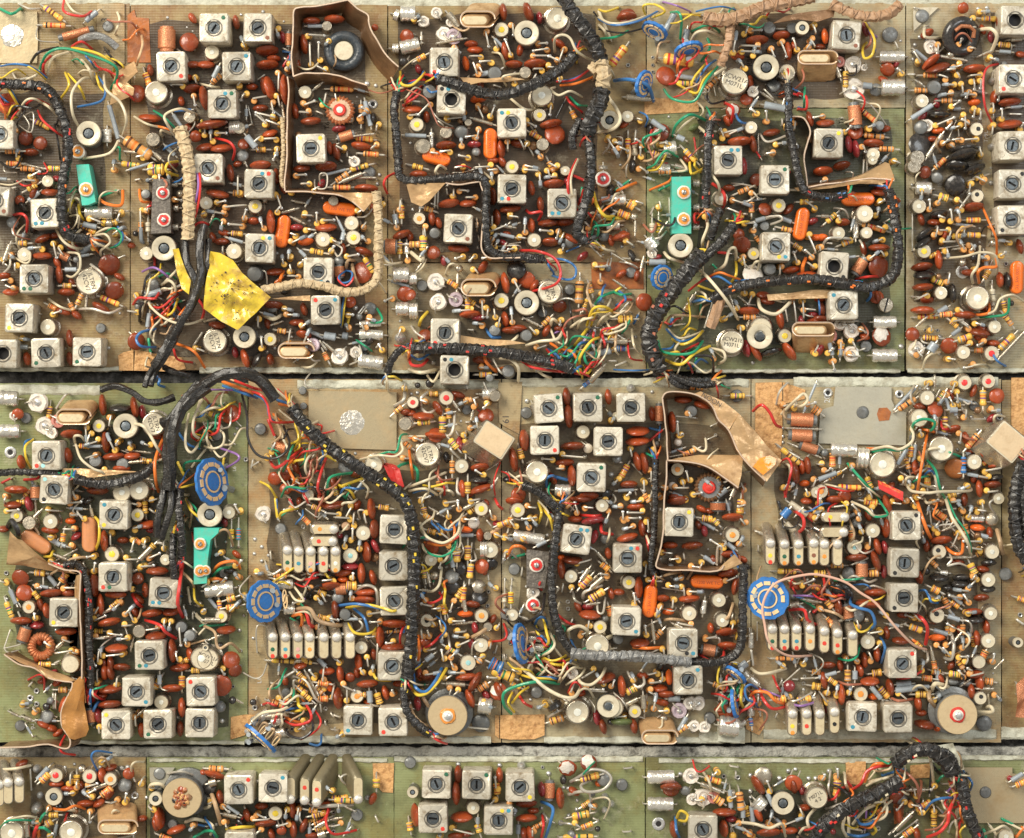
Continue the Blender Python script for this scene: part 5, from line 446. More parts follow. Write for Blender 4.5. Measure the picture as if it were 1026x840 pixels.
b 55 510 30;w s 12 60 510 50 590 60 640;h 95 550 90 620 38;v 95 540 95 500;t 0 625 110 N;w w 14 130 520 135 570 150 600;w r 16 155 605 210 570 240 510 300 485 380 480;w r 12 145 560 165 585;w o 16 230 560 270 480 330 470 395 460;w w 16 250 560 340 540 420 510;w w 14 240 580 300 550 400 525;w b 14 320 530 380 510 430 500;w w 10 250 550 280 510;w c 14 370 490 440 520 490 580 495 660;w c 14 510 560 505 610 490 660;w w 14 290 630 330 670 310 740;d 395 600 90;d 390 640 70;e 400 730 90 80;d 415 650 60 g;v 420 660 390 700;h 480 700 550 665 40;w b 14 520 710 570 655 640 640 700 645;w y 14 520 720 560 670 ;w y 12 640 650 715 650;h 572 715 572 770 36;v 572 710 570 680;b 650 700 1;w c 12 530 800 590 790 630 740 640 670;w r 18 540 835 600 810 640 760 650 700 690 610;w w 12 680 740 685 700 710 690;w w 14 700 835 680 760 690 700;w r 16 700 835 695 780 715 740;w p 12 640 610 680 560 690 520;h 645 570 655 570 26;h 640 515 655 515;g 430 600 530 600 24;g 380 800 460 720 26;w s 10 350 821 450 720;w s 10 380 830 490 750;h 420 830 460 800 34;g 410 770 430 740 20
w w 16 130 740 120 790 140 830;w w 16 150 700 150 820;w w 14 170 770 230 700 300 670;w b 14 180 720 210 770 270 760 260 720;w b 14 140 820 200 830 250 820;w y 14 260 770 285 800 270 820;w w 14 310 640 340 690 320 740 220 770;w w 12 150 790 210 800;w k 12 240 740 220 800;w k 10 280 680 290 740;w p 10 240 690 230 800;e 370 550 1 1;h 285 720 310 700;x 297 793 28;d 75 810 30 m;w w 16 540 400 560 480 570 560;w k 12 560 470 550 620;w k 16 570 480 580 500 600 520;z 825 612 60;x 925 625 44;x 993 730 24;g 955 555 1013 520 26;h 975 580 1013 565 36;d 950 545 30 m;w g 14 820 800 830 835;w w 14 820 820 870 800 920 780 960 820;w g 14 910 745 960 770;w w 14 890 835 850 780;w o 14 980 835 1013 790;t 930 835 80 w;w w 12 930 760 1013 800;w r 12 700 690 690 660;v 20 70 1 1;n 980 70 985 130;A3 0;v 620 0 1 1;d 560 470 1;w b 12 390 560 1 1
"""
# ---------------------------------------------------------------- backing and rails (the surface the boards lie on)
def struct(name, m, poly, z0, z1, rough=0):
    b = MB().slab(poly, z0, z1, m); o = bpy.data.objects.new(name, b.mesh(name)); COL.objects.link(o); o['kind'] = 'structure'; return o
def R4(x0, y0, x1, y1): return [(x0-CX, CY-y1), (x1-CX, CY-y1), (x1-CX, CY-y0), (x0-CX, CY-y0)]
struct("backing_panel", M['gap'], R4(-500, -500, 1526, 1340), -40, -16)
def ragged(name, m, x0, y0, x1, y1, z0, z1, amp, seed, step=4, top=True):
    b = MB(); n = int((x1-x0)/step); up = []; lo = []
    for i in range(n+1):
        x = x0 + (x1-x0)*i/n
        up.append((x-CX, CY-(y0 + amp*noise.noise(Vector((x*.09, seed, 0))) + amp*.5*noise.noise(Vector((x*.4, seed, 3)))), 0))
        lo.append((x-CX, CY-(y1 + amp*noise.noise(Vector((x*.09, seed, 7))) + amp*.5*noise.noise(Vector((x*.4, seed, 9)))), 0))
    vs = []; fs = []; rows = 5
    for i in range(n+1):
        for j in range(rows+1):
            t = j/rows; x = up[i][0]; y = up[i][1]*(1-t) + lo[i][1]*t
            z = z1 + (1.3*noise.noise(Vector((x*.25, y*.25, seed))) if 0 < j < rows else -1.6)
            vs.append((x, y, z))
    for i in range(n):
        for j in range(rows): a = i*(rows+1)+j; fs.append([a, a+1, a+rows+2, a+rows+1])
    k = len(vs)
    for i in range(n+1): vs.append((up[i][0], up[i][1], z0)); vs.append((lo[i][0], lo[i][1], z0))
    for i in range(n):
        fs.append([k+2*i, i*(rows+1), (i+1)*(rows+1), k+2*i+2]); fs.append([i*(rows+1)+rows, k+2*i+1, k+2*i+3, (i+1)*(rows+1)+rows])
    b.add(vs, fs, m); return b.mesh(name)
for nm, m, a in (("upper_rail", 'rail', (-20, -30, 1046, 6, -16, 1, 1.0, 1)), ("middle_rail", 'gap', (-20, 373, 1046, 386, -16, -11, 2.0, 2)), ("lower_rail", 'stone', (-20, 749, 1046, 760, -16, -5, 2.2, 3))):
    o = bpy.data.objects.new(nm, ragged(nm, M[m], *a)); COL.objects.link(o); o['kind'] = 'structure'
# ---------------------------------------------------------------- boards
bm_br = board_mat("board_brown", (.34, .25, .12), (.12, .068, .03), (.27, .20, .085), .15)
bm_tn = board_mat("board_tan", (.44, .35, .20), (.22, .145, .07), (.37, .275, .14), .25)
bm_gr = board_mat("board_green", (.215, .235, .10), (.13, .13, .055), (.29, .32, .15), .5)
bm_dg = board_mat("board_dark_green", (.19, .205, .09), (.08, .078, .033), (.24, .26, .12), .4)
bm_gy = board_mat("board_grey", (.43, .365, .225), (.22, .165, .09), (.36, .315, .19))
BO = [  # x0,y0,x1,y1,material,label
 (-30, 3, 130, 371, bm_br, "brown circuit board in the top left corner with one leaning teal block"),
 (131, 5, 388, 371, bm_br, "brown circuit board under the yellow tape, with a large black ring and copper fence"),
 (389, 6, 647, 263, bm_br, "brown circuit board with black laced cables and two orange capacitors beside the left cable"),
 (389, 264, 647, 373, bm_gy, "narrow tan circuit board squeezed above the middle rail, crossed by one black cable"),
 (648, 3, 907, 108, bm_gy, "grey brown circuit board at the top with blue wafers and a brown wrapped cable"),
 (648, 109, 906, 372, bm_dg, "dark green circuit board with a tall teal block and a black cable loop"),
 (908, 3, 1060, 371, bm_gy, "brown circuit board at the top right corner with a blackened ring and black discs"),
 (-30, 384, 248, 744, bm_gr, "green circuit board at the left with copper toroid and crumpled copper sheet"),
 (249, 380, 502, 744, bm_tn, "tan circuit board with gold plate and rows of cream ovals"),
 (503, 380, 752, 744, bm_gy, "grey brown circuit board holding the large bent copper screen"),
 (753, 380, 1003, 744, bm_gy, "grey circuit board with a silver plate, large blue wafer and a brass coloured disc"),
 (1004, 381, 1060, 738, bm_br, "brown circuit board cut off by the right edge beside the grey board"),
 (-30, 759, 146, 900, bm_br, "brown circuit board at the bottom left corner with red dotted transistors"),
 (147, 759, 394.5, 900, bm_gr, "green circuit board at the bottom with a burnt brown disc and grey crystals"),
 (395, 759, 646, 900, bm_gr, "bright green ribbed circuit board at the bottom with five square cans in view"),
 (647, 759, 1060, 900, bm_dg, "green circuit board at the bottom right crossed by thick black cable and a tan plate"),
]
ROOT = []
for (x0, y0, x1, y1, m, lab) in BO:
    r = empty("circuit_board", (((x0+x1)/2-CX)*S, (CY-(y0+y1)/2)*S, 0), lab, "circuit board", "circuit boards laid side by side")
    ROOT.append(r); b = MB(); n = 40; poly = []
    def jag(i, s): return .8*noise.noise(Vector((i*.7, s, x0))) + .5*noise.noise(Vector((i*2.1, s, y0)))
    for i in range(n): poly.append((x0 + (x1-x0)*i/n, y1 + jag(i, 1)))
    for i in range(n): poly.append((x1 + jag(i, 2)*.5, y1 + (y0-y1)*i/n))
    for i in range(n): poly.append((x1 + (x0-x1)*i/n, y0 + jag(i, 3)))
    for i in range(n): poly.append((x0 + jag(i, 4)*.5, y0 + (y1-y0)*i/n))
    b.slab([(x-CX, CY-y) for x, y in poly], -5, 0, m); put("base_panel", b.mesh("base_panel"), r)
def bid(x, y):
    best = 0; bd = 1e9
    for i, q in enumerate(BO):
        dx = max(q[0]-x, 0, x-q[2]); dy = max(q[1]-y, 0, y-q[3]); d = dx*dx + dy*dy
        if d < bd: bd = d; best = i
    return best
# pale solder-tinned strips along board edges, plates and patches (all lie flat on their board)
def strip(i, x0, y0, x1, y1, m='rail', amp=1.2, nm="edge_strip"):
    put(nm, ragged(nm, M[m], x0, y0, x1, y1, -1, 1.6, amp, i + x0*.01, 3), ROOT[i])
for a in ((0, -30, 367.5, 122, 372.5), (1, 200, 368, 386, 374.5), (3, 389, 371, 436, 374.5), (5, 697, 370, 902, 374), (6, 909, 369, 1060, 374),
          (7, -30, 386, 100, 396), (8, 298, 381, 500, 390), (9, 520, 379, 690, 388), (10, 795, 378, 1000, 388), (9, 750-70, 380, 750, 388),
          (7, 75, 742, 245, 746), (8, 250, 738, 492, 745), (9, 545, 738, 746, 745), (10, 765, 731, 998, 741), (11, 1003, 729, 1060, 741), (9, 700, 733, 746, 743),
          (14, 395, 758, 644, 764), (15, 660, 760, 950, 765), (13, 150, 760, 388, 764), (15, 962, 757, 1060, 762)): strip(*a)
def sheet(nm, i, pts, z, th, m, lab=None, wav=0, seed=0, dome=0, keep=False):
    """a flat or gently crumpled sheet: outline in photo pixels (or x,y,z triples), real thickness"""
    P = [U(p[0], p[1], p[2] if len(p) > 2 else z) for p in pts]
    if area2(P) < 0: P = P[::-1]
    cx = sum(p[0] for p in P)/len(P); cy = sum(p[1] for p in P)/len(P); cz = sum(p[2] for p in P)/len(P) + dome
    Q = []
    for k in range(len(P)):
        a, c = P[k], P[(k+1) % len(P)]; L = math.dist(a[:2], c[:2]); m_ = max(1, int(L/4))
        for j in range(m_): t = j/m_; Q.append(tuple(a[q]*(1-t) + c[q]*t for q in range(3)))
    n = len(Q); rings = 6; vs = []; fs = []
    for rr in range(rings):
        f = 1 - rr/rings
        for p in Q:
            x = cx + (p[0]-cx)*f; y = cy + (p[1]-cy)*f; zz = cz + (p[2]-cz)*f
            zz += wav*noise.noise(Vector((x*.07, y*.07, seed))) + wav*.35*noise.noise(Vector((x*.25, y*.25, seed+5)))
            vs.append((x, y, zz))
    vs.append((cx, cy, cz + wav*noise.noise(Vector((cx*.07, cy*.07, seed)))))
    for rr in range(rings-1):
        for k in range(n): k2 = (k+1) % n; fs.append([rr*n+k, rr*n+k2, (rr+1)*n+k2, (rr+1)*n+k])
    for k in range(n): fs.append([(rings-1)*n+k, (rings-1)*n+(k+1) % n, rings*n])
    o = len(vs); bot = [(x, y, q-th) for x, y, q in vs]; fb = [[o+i_ for i_ in reversed(f)] for f in fs]
    side = [[k, o+k, o+(k+1) % n, (k+1) % n] for k in range(n)]
    b = MB(); b.add(vs + bot, fs + fb + side, m if not isinstance(m, str) else M[m])
    if i is None: return b.mesh(nm)
    ob = put(nm, b.mesh(nm), ROOT[i])
    if lab: ob['label'] = lab
    return ob
cl = board_mat('dark_sheet_tan', (.13, .10, .055), (.06, .04, .02), (.18, .14, .075), .2)
def dark_area(i, x0, y0, x1, y1, m, seed):  # thin dark sheet with a ragged outline over the inner area of a board
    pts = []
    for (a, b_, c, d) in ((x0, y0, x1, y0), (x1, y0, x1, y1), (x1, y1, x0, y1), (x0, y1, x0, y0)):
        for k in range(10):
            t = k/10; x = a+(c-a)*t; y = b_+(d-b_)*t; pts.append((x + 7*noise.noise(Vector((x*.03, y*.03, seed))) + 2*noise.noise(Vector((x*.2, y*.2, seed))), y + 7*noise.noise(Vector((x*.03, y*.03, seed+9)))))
    b = MB().slab([(x-CX, CY-y) for x, y in pts], -.2, .35, m); put("dark_sheet", b.mesh("dark_sheet"), ROOT[i])
cb = board_mat("dark_sheet_brown", (.075, .052, .030), (.038, .024, .013), (.11, .078, .042), .2); cg = board_mat("dark_sheet_green", (.060, .062, .032), (.035, .030, .016), (.08, .085, .045), .2)
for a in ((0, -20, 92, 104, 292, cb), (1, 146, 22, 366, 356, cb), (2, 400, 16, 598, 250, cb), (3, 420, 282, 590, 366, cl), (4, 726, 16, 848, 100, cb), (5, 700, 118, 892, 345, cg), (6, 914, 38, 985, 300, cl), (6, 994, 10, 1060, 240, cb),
          (7, 70, 425, 228, 728, cg), (7, 16, 560, 78, 648, cg), (8, 270, 470, 478, 725, cl), (9, 520, 424, 735, 700, cl), (10, 778, 470, 980, 700, cl), (12, 30, 770, 135, 838, cl), (13, 152, 800, 330, 860, cg), (15, 740, 790, 900, 860, cg)): dark_area(*a, a[0]*3+a[1])
def TP(ox, oy, s, pts): return [(ox+p[0]/s, oy+p[1]/s) + tuple(p[2:]) for p in pts]
A5 = 5.13; A4 = 4.94
sheet("metal_plate", 0, TP(0, 0, A5, [(-60, 60), (190, 60), (195, 200), (190, 325), (-60, 325)]), 3, 2.5, 'plate')
sheet("number_plate", 0, TP(0, 0, A5, [(498, 20), (640, 20), (640, 330), (560, 330), (498, 200)]), 2, 1.8, bm_tn)
sheet("varnish_patch", 1, TP(0, 0, A5, [(655, 80), (690, 50), (700, 90), (765, 95), (775, 322), (655, 322)]), 1.2, 1.1, 'varn')
sheet("varnish_patch", 4, TP(600, 0, A5, [(235, 495), (300, 505), (510, 515), (514, 575), (235, 590)]), 1.2, 1.1, 'wood')
sheet("varnish_patch", 0, TP(0, 330, A4, [(585, 130), (610, 115), (660, 102), (660, 205), (590, 205)]), 2.2, 1.1, 'wood')
sheet("varnish_patch", 1, TP(0, 330, A4, [(670, 100), (760, 120), (900, 140), (920, 195), (860, 210), (662, 205)]), 1.4, 1.1, 'wood')
sheet("wood_patch", 9, TP(615, 330, A4, [(702, 265), (832, 262), (835, 500), (828, 600), (825, 680), (690, 690), (700, 480)]), 1.5, 1.1, 'wood')
sheet("wood_patch", 10, TP(615, 330, A4, [(838, 262), (948, 300), (945, 345), (840, 370)]), 1.5, 1.1, 'wood')
sheet("wood_patch", 11, TP(820, 330, A4, [(955, 240), (1040, 240), (1040, 540), (1000, 540), (955, 470)]), 1.5, 1.1, 'wood')
sheet("wood_patch", 7, TP(205, 670, A4, [(130, 240), (200, 228), (262, 230), (200, 330), (128, 352)]), 1.8, 1.1, 'wood')
sheet("wood_patch", 13, TP(205, 670, A4, [(832, 470), (938, 468), (932, 615), (880, 612), (835, 560)]), 1.4, 1.1, 'wood')
sheet("wood_patch", 8, TP(410, 670, A4, [(425, 232), (445, 232), (445, 348), (425, 330)]), 1.6, 1.1, 'wood')
sheet("wood_patch", 9, TP(410, 670, A4, [(450, 232), (670, 228), (670, 330), (620, 350), (500, 352), (450, 345)]), 3.0, 2, 'wood')
sheet("wood_patch", 9, TP(615, 670, A4, [(650, 250), (700, 195), (735, 200), (745, 290), (720, 330), (655, 300)]), 1.6, 1.1, 'wood')
sheet("wood_patch", 15, TP(820, 670, A4, [(135, 462), (235, 460), (235, 545), (190, 575), (140, 570)]), 1.6, 1.1, 'wood')
sheet("wood_patch", 15, TP(820, 670, A4, [(455, 480), (560, 470), (560, 540), (455, 545)]), 1.6, 1.1, 'wood')
sheet("varnish_patch", 3, TP(410, 160, A4, [(900, 510), (1020, 508), (1160, 508), (1160, 640), (905, 640)]), 1.2, 1.1, 'varn')
sheet("varnish_patch", 15, TP(820, 670, A4, [(370, 640), (425, 640), (420, 760), (375, 770)]), 1.2, 1.1, 'varn')
sheet("metal_plate", 8, TP(205, 330, A4, [(515, 305), (950, 312), (950, 598), (515, 585)]), 4, 3, 'plate')
sheet("metal_plate", 10, TP(820, 330, A4, [(85, 285), (362, 287), (362, 350), (385, 400), (435, 412), (433, 575), (0, 565), (10, 400), (75, 380)]), 4, 3, 'steel')
sheet("metal_plate", 15, TP(820, 670, A4, [(710, 490), (960, 490), (960, 520), (1120, 540), (1120, 765), (785, 765), (740, 600)]), 4, 3, 'plate')
sheet("number_plate", 8, TP(410, 330, A4, [(440, 265), (560, 260), (545, 520), (470, 480), (445, 460)]), 2, 1.6, bm_tn)
sheet("corner_plate", 6, TP(800, 0, A5, [(590, 40), (720, 38), (592, 160)]), 3, 2, 'cream')
sheet("corner_plate", 13, TP(0, 670, A4, [(740, 490), (865, 490), (790, 610), (742, 560)]), 3, 2, 'steel')
sheet("terminal_tab", 0, TP(0, 0, A5, [(590, 375, 18), (690, 315, 26), (708, 370, 26), (645, 400, 22), (635, 440, 20), (690, 455, 22), (685, 490, 20), (565, 540, 14)]), 20, 2.5, 'tan', wav=1)
sheet("white_bracket", 9, TP(615, 670, A4, [(515, 250), (620, 250), (650, 300), (648, 372), (515, 360)]), 9, 6, 'rail')
for (i, u, v, ox, oy, s, d) in ((0, 63, 183, 0, 0, A5, 118), (8, 730, 462, 205, 330, A4, 170)):
    x, y, _ = U(ox+u/s, oy+v/s, 4); b = MB(); rr = d/s/2
    b.lathe([(rr, 0), (rr*.95, .8), (rr*.6, 1.1), (rr*.25, 1.6), (0, 1.8)], M['foil'], n=26, wob=.14); put("solder_pad", b.mesh("solder_pad"), ROOT[i], x, y, 3)
sheet("burn_hole", 10, TP(820, 330, A4, [(290, 420), (300, 390), (340, 388), (360, 410), (350, 450), (300, 455)]), 4.5, .4, 'varn')
# ---------------------------------------------------------------- component meshes (cached, shared between copies)
CACHE = {}
def cached(k, fn):
    if k not in CACHE: CACHE[k] = fn()
    return CACHE[k]
HC = 34
def can_mesh(var):
    w_ = 28.6; h = HC; b = MB(); rnd = random.Random(var); m = M['can']; n = 32
    outs = []
    for (ins, z) in ((0, 0), (0, h-1.8), (.35, h-.55), (1.0, h-.12), (2.0, h)):
        p = rrect(w_-2*ins, w_-2*ins, max(2.3-ins*.3, .8), 7); outs.append([(x + .4*rnd.uniform(-1, 1), y + .4*rnd.uniform(-1, 1), z + .25*rnd.uniform(-1, 1)) for x, y in p])
    N = 32; vs = [v for r in outs for v in r]; hr = 8.4
    inner = []
    for x, y, z in outs[-1]: a = math.atan2(y, x); inner.append((hr*math.cos(a), hr*math.sin(a), h - .1)) 
    inner2 = [(x, y, h-9) for x, y, z in inner]; vs += inner + inner2; fs = []
    for j in range(len(outs)):
        for i in range(N): i2 = (i+1) % N; fs.append([j*N+i, j*N+i2, (j+1)*N+i2, (j+1)*N+i])
    b.add(vs, fs, m)
    k = (len(outs))*N
    b.add(inner + inner2, [[i, (i+1) % N, N+(i+1) % N, N+i] for i in range(N)], M['dark'])
    b.lathe([(8.3, h-.3), (8.7, h+.3), (8.1, h+.45), (7.4, h-.2), (6.9, h-1.0), (6.1, h-1.2), (5.9, h-3.5)], M['rim'], n=28, cap=False)
    b.lathe([(8.2, h-8.5), (8.2, h-8.4)], M['dark'], n=16)
    return b.mesh("square_can")
def slug_mesh():
    b = MB(); r = 5.7; h = HC
    for s_ in (0, 1):
        pts = [(r*math.cos(a), r*math.sin(a)) for a in [math.radians(11 + 158*i/12) for i in range(13)]]
        pts = [(x, max(y, .95)) for x, y in pts]
        pts = [(-x, -y) for x, y in pts] if s_ else pts
        b.slab(pts, h-6, h-1.9, M['slug'])
    b.lathe([(6, h-9), (6, h-4.2)], M['dark'], n=16)
    b.slab([(r*.97, -1), (r*.97, 1), (4.2, 1), (4.2, -1)], h-6, h-1.9, M['slug']); b.slab([(-r*.97, -1), (-4.2, -1), (-4.2, 1), (-r*.97, 1)], h-6, h-1.9, M['slug'])
    return b.mesh("tuning_slug")
def res_mesh(L, r, var, kind=''):
    rnd = random.Random(var*7+1); b = MB(); base = M['yel'] if var % 3 else M['body']
    if kind == 'w': base = M['cream']
    if kind == 'y': base = MATS['dot_yellow']
    if kind == 'b': base = MATS['wire_blue']
    if kind == 'l': base = MATS['dot_blue']
    if kind in ('n', 'k'): base = M['grey']
    c = [rnd.choice(BANDS) for _ in range(4)]
    pr = [(.3*r, 0), (.8*r, .03*L), (r, .1*L), (r, .14*L), (r, .22*L), (.95*r, .27*L), (.88*r, .33*L), (.88*r, .42*L), (.88*r, .48*L), (.88*r, .57*L), (.88*r, .63*L), (.88*r, .70*L), (.95*r, .76*L), (r, .82*L), (r, .9*L), (.8*r, .97*L), (.3*r, L)]
    ms = [None]*16; ms[3] = c[0]; ms[6] = c[1]; ms[8] = c[2]; ms[12] = c[3]
    if kind in ('w', 'n', 'k'): ms = [None]*16; ms[7] = BANDS[2]
    b.lathe([(q, z) for q, z in pr], base, n=12, mseg=ms); return b.mesh("resistor_body")
def lens_mesh(L, col, th=6.6):
    R = L/2; b = MB(); h = th/2
    pr = [(0, -h), (R*.45, -h*.93), (R*.8, -h*.62), (R*.96, -h*.3), (R, 0), (R*.96, h*.3), (R*.8, h*.62), (R*.45, h*.93), (0, h)]
    b.lathe(pr, M[col], n=20, wob=.09); return b.mesh("disc")
NM = {}
def cnt(i, n): NM[(i, n)] = NM.get((i, n), 0) + 1; return NM[(i, n)]
def lead_to(parent, pts, r=.95, m='lead', nm="lead"):
    b = MB(); b.tube(pts, r, M[m] if isinstance(m, str) else m, n=6); put(nm, b.mesh(nm), parent)
def drop_end(b, x, y, z, r=1.5):
    b.lathe([(r, 0), (r, .8), (r*.5, 1.6), (0, 1.7)], M['solder'], Matrix.Translation((x, y, z)), n=8)
BLOCKZ = []     # (x0,y0,x1,y1,height): screws on a block sit on its top
def block(i, nm, poly, h, m, lab=None):
    P = [U(x, y, h) for x, y in poly]; P = P if area2(P) > 0 else P[::-1]; b = MB()
    cx = sum(p[0] for p in P)/len(P); cy = sum(p[1] for p in P)/len(P)
    ins = [(cx+(x-cx)*.96, cy+(y-cy)*.985, h) for x, y, z in P]; mid = [(x, y, h-1) for x, y, z in P]; bo = [(x, y, 0) for x, y, z in P]
    n = len(P); b.add(bo+mid+ins, [[r*n+k, r*n+(k+1) % n, (r+1)*n+(k+1) % n, (r+1)*n+k] for r in (0, 1) for k in range(n)] + [[2*n+k for k in range(n)]], M[m])
    o = put(nm, b.mesh(nm), ROOT[i]); 
    xs = [p[0] for p in poly]; ys = [p[1] for p in poly]; BLOCKZ.append((min(xs), min(ys), max(xs), max(ys), h)); return o
block(0, "terminal_block", TP(0, 160, A4, [(375, 25), (440, 22), (475, 210), (440, 225), (405, 228)]), 26, 'teal')
block(1, "trimmer_block", TP(0, 160, A4, [(755, 95), (842, 95), (848, 365), (745, 368)]), 22, 'blk')
block(5, "terminal_block", TP(615, 160, A4, [(286, 85), (383, 83), (384, 200), (385, 368), (287, 368), (285, 260), (283, 240), (288, 220)]), 26, 'teal')
block(7, "terminal_block", [(194, 529), (220, 529), (219, 534), (211, 541), (208, 562), (207, 585), (194, 586)], 26, 'teal')
block(9, "trimmer_block", TP(410, 500, A4, [(580, 250), (700, 265), (672, 445), (580, 435)]), 20, 'blk')
def top_at(x, y):
    for q in BLOCKZ:
        if q[0] <= x <= q[2] and q[1] <= y <= q[3]: return q[4]
    return None
# ---------------------------------------------------------------- the parts list, read in tile coordinates
OCC = []
SEEN = []
def comp(c, a, ox, oy, s):
    g = [x for x in a if re_num(x)]; g = [float(x) for x in g]; st = [x for x in a if not re_num(x)]
    def xy(k): return ox + g[k]/s, oy + g[k+1]/s
    if len(g) < 2: return
    X, Y = xy(0); i = bid(X, Y); rt = ROOT[i]
    key = {'m': 'm', 'M': 'm', 'j2': 'P'}.get(c, c); rad_ = {'I': 6, 'c': 14, 'm': 12, 'k': 9, 'f': 5}.get(key, 4.5 if key in 'tdehqPjv' else 0)
    if rad_ and s > 2:
        Xm, Ym = (X, Y) if c not in 'fhq' or len(g) < 4 else ((X+ox+g[2]/s)/2, (Y+oy+g[3]/s)/2)
        if any(k_ == key and tl != (ox, oy) and math.hypot(x_-Xm, y_-Ym) < rad_ for k_, tl, x_, y_ in SEEN): return
        SEEN.append((key, (ox, oy), Xm, Ym))
    if c in 'cktedmMPjI': OCC.append((X, Y, 15 if c == 'c' else max(5, g[2]/s/2) if len(g) > 2 else 6))
    elif c != 'w' and len(g) > 3: OCC.append((X, Y, 4)); OCC.append((ox+g[2]/s, oy+g[3]/s, 3))
    elif c in 'bxz': OCC.append((X, Y, 3))
    if c == 'c':
        x, y, _ = U(X, Y, HC); me = cached(('can', cnt(0, 'c') % 12), lambda: can_mesh(NM[(0, 'c')] % 12))
        rz = math.radians(-(g[2] if len(g) > 2 else 0) + random.uniform(-1.5, 1.5))
        o = put("shield_can", me, rt, x, y, 0, (random.uniform(-.03, .03), random.uniform(-.03, .03), rz))
        if not any(math.hypot(X-q[0], Y-q[1]) < 6 for q in ((451.7, 100), (837, 267), (455.6, 371), (2, 354), (1017, 20))): sl = put("tuning_slug", cached('slug', slug_mesh), o, 0, 0, 0, (0, 0, random.uniform(0, math.pi)))
        if st:
            t = st[0]; used = []
            k = 0
            while k < len(t):
                col = t[k]; cor = int(t[k+1]) if k+1 < len(t) and t[k+1].isdigit() else 3; k += 2 if k+1 < len(t) and t[k+1].isdigit() else 1
                dx, dy = {1: (-9.6, 10), 2: (9.6, 10), 3: (9.6, -10), 4: (-9.6, -10)}[cor]
                if cor in used: dx *= .35
                used.append(cor)
                me = cached(('pd', col), lambda: MB().lathe([(2.1, 0), (2.0, .25), (.5, .3), (0, .3)], DOT[col], n=12, wob=.2).mesh("paint_dot"))
                put("paint_dot", me, o, dx, dy, HC)
    elif c == 't':
        d = g[2]/s
        if d < 4: return
        v = st[0] if st else 'w'; big = d > 17; h = 24 if big else 17; x, y, _ = U(X, Y, h); r = d/2
        if v in ('g', 'n'):
            def f(r=r, v=v, h=h): return MB().lathe([(r*.95, 0), (r, h*.5), (r, h*.8), (r*.85, h*.97), (r*.5, h), (0, h)], M['grey'] if v == 'g' else M['harnb'], n=18).mesh("transistor")
            put("small_transistor", cached(('tg', round(r, 1), v, 1), f), rt, x, y, 0, (random.uniform(-.12, .12), random.uniform(-.12, .12), 0))
        else:
            tm = M['silver'] if v in 's' else M['cream']
            def f(r=r, h=h, tm=tm): return MB().lathe([(r*1.2, 0), (r*1.22, 1.5), (r*1.1, 2.2), (r*1.03, 2.6), (r*1.02, h-2), (r, h-.8), (r*.94, h-.1), (r*.88, h-.05), (r*.85, h-.35), (0, h-.3)], M['silver'], n=26, mseg=[None]*7+[tm, tm]).mesh("transistor")
            o = put("metal_transistor", cached(('t', round(r, 1), v == 's', h), f), rt, x, y, 0, (random.uniform(-.04, .04), random.uniform(-.04, .04), random.uniform(0, 6)))
            if v in DOT or v in 'h':
                cc = DOT.get(v, M['dark']) if v != 'h' else M['dark']; q = .42 if v in 'yRo' else .33
                ox2 = 0 if v != 'k' else r*.25
                put("paint_dot", MB().lathe([(r*q, 0), (r*q*.9, .35), (0, .4)], cc, n=12, wob=.15).mesh("paint_dot"), o, ox2, 0, h-.2)
            if v in 'TLVN' and big:
                o.rotation_euler = (0, 0, 0)
                put("printed_mark", text_mesh({'T': "BCW21A\nM071L", 'V': "BCW21B\nM071L", 'L': "JLTRN\n42CV7", 'N': "M071L\n4 2"}[v], d*.24, M['ink']), o, 0, 0, h-.15, (0, 0, math.radians({'T': -20, 'V': -8, 'L': -75, 'N': 30}[v])))
    elif c == 'k':
        d = g[2]/s
        if d < 3: return
        h = 26; x, y, _ = U(X, Y, h); r = d/2
        def f(r=r, h=h): return MB().lathe([(r*.98, 0), (r*.98, h-6), (r, h-5), (r, h-1), (r*.95, h), (r*.52, h-.2), (r*.45, h-1), (r*.44, h-6), (r*.4, h-6), (0, h-6)], M['cream'], n=26, mseg=[M['grey'], M['grey']]+[None]*4+[M['dark']]*3).mesh("ring")
        o = put("coil_former", cached(('k', round(r)), f), rt, x, y, 0, (random.uniform(-.05, .05), random.uniform(-.05, .05), 0))
        put("tuning_slug", cached(('ks', round(r)), lambda: MB().lathe([(r*.36, -5.5), (r*.38, -1.6), (r*.3, -1.2), (0, -1.2)], M['slug'], n=7).mesh("tuning_slug")), o, 0, 0, h, (0, 0, random.random()*3))
    elif c == 'e':
        if len(g) < 4: g.append(0.0)
        L = g[2]/s; v = st[0] if st else 'r'
        if L < 7: L = 8 if L > 5 else 0
        if L < 7: return
        key = {'o': 'orange', 'p': 'purple', 'k': 'black', 'g': 'olive'}.get(v, 'rust'); H = min(L, 23)
        me = cached(('e', round(L), key, cnt(0, 'e') % 3), lambda: lens_mesh(round(L), key, 5.0 + L*.13)); x, y, _ = U(X, Y, L*.75)
        ang = math.radians(-g[3]); o = put("disc_capacitor", me, rt, x, y, L/2 + .6, (0, 0, 0))
        tilt = random.uniform(-.30, .30); o.rotation_euler = (Matrix.Rotation(ang, 3, 'Z') @ Matrix.Rotation(math.pi/2 + tilt, 3, 'X')).to_euler()
    elif c == 'd':
        if len(g) < 3 or g[2]/s < 5: return
        D_ = g[2]/s; v = st[0] if st else 'q'; key = {'k': 'black', 'g': 'grey', 's': 'silver', 'w': 'white', 'n': 'sheet', 'y': 'yel', 'm': 'purple', 'j': 'varn'}.get(v, 'rust')
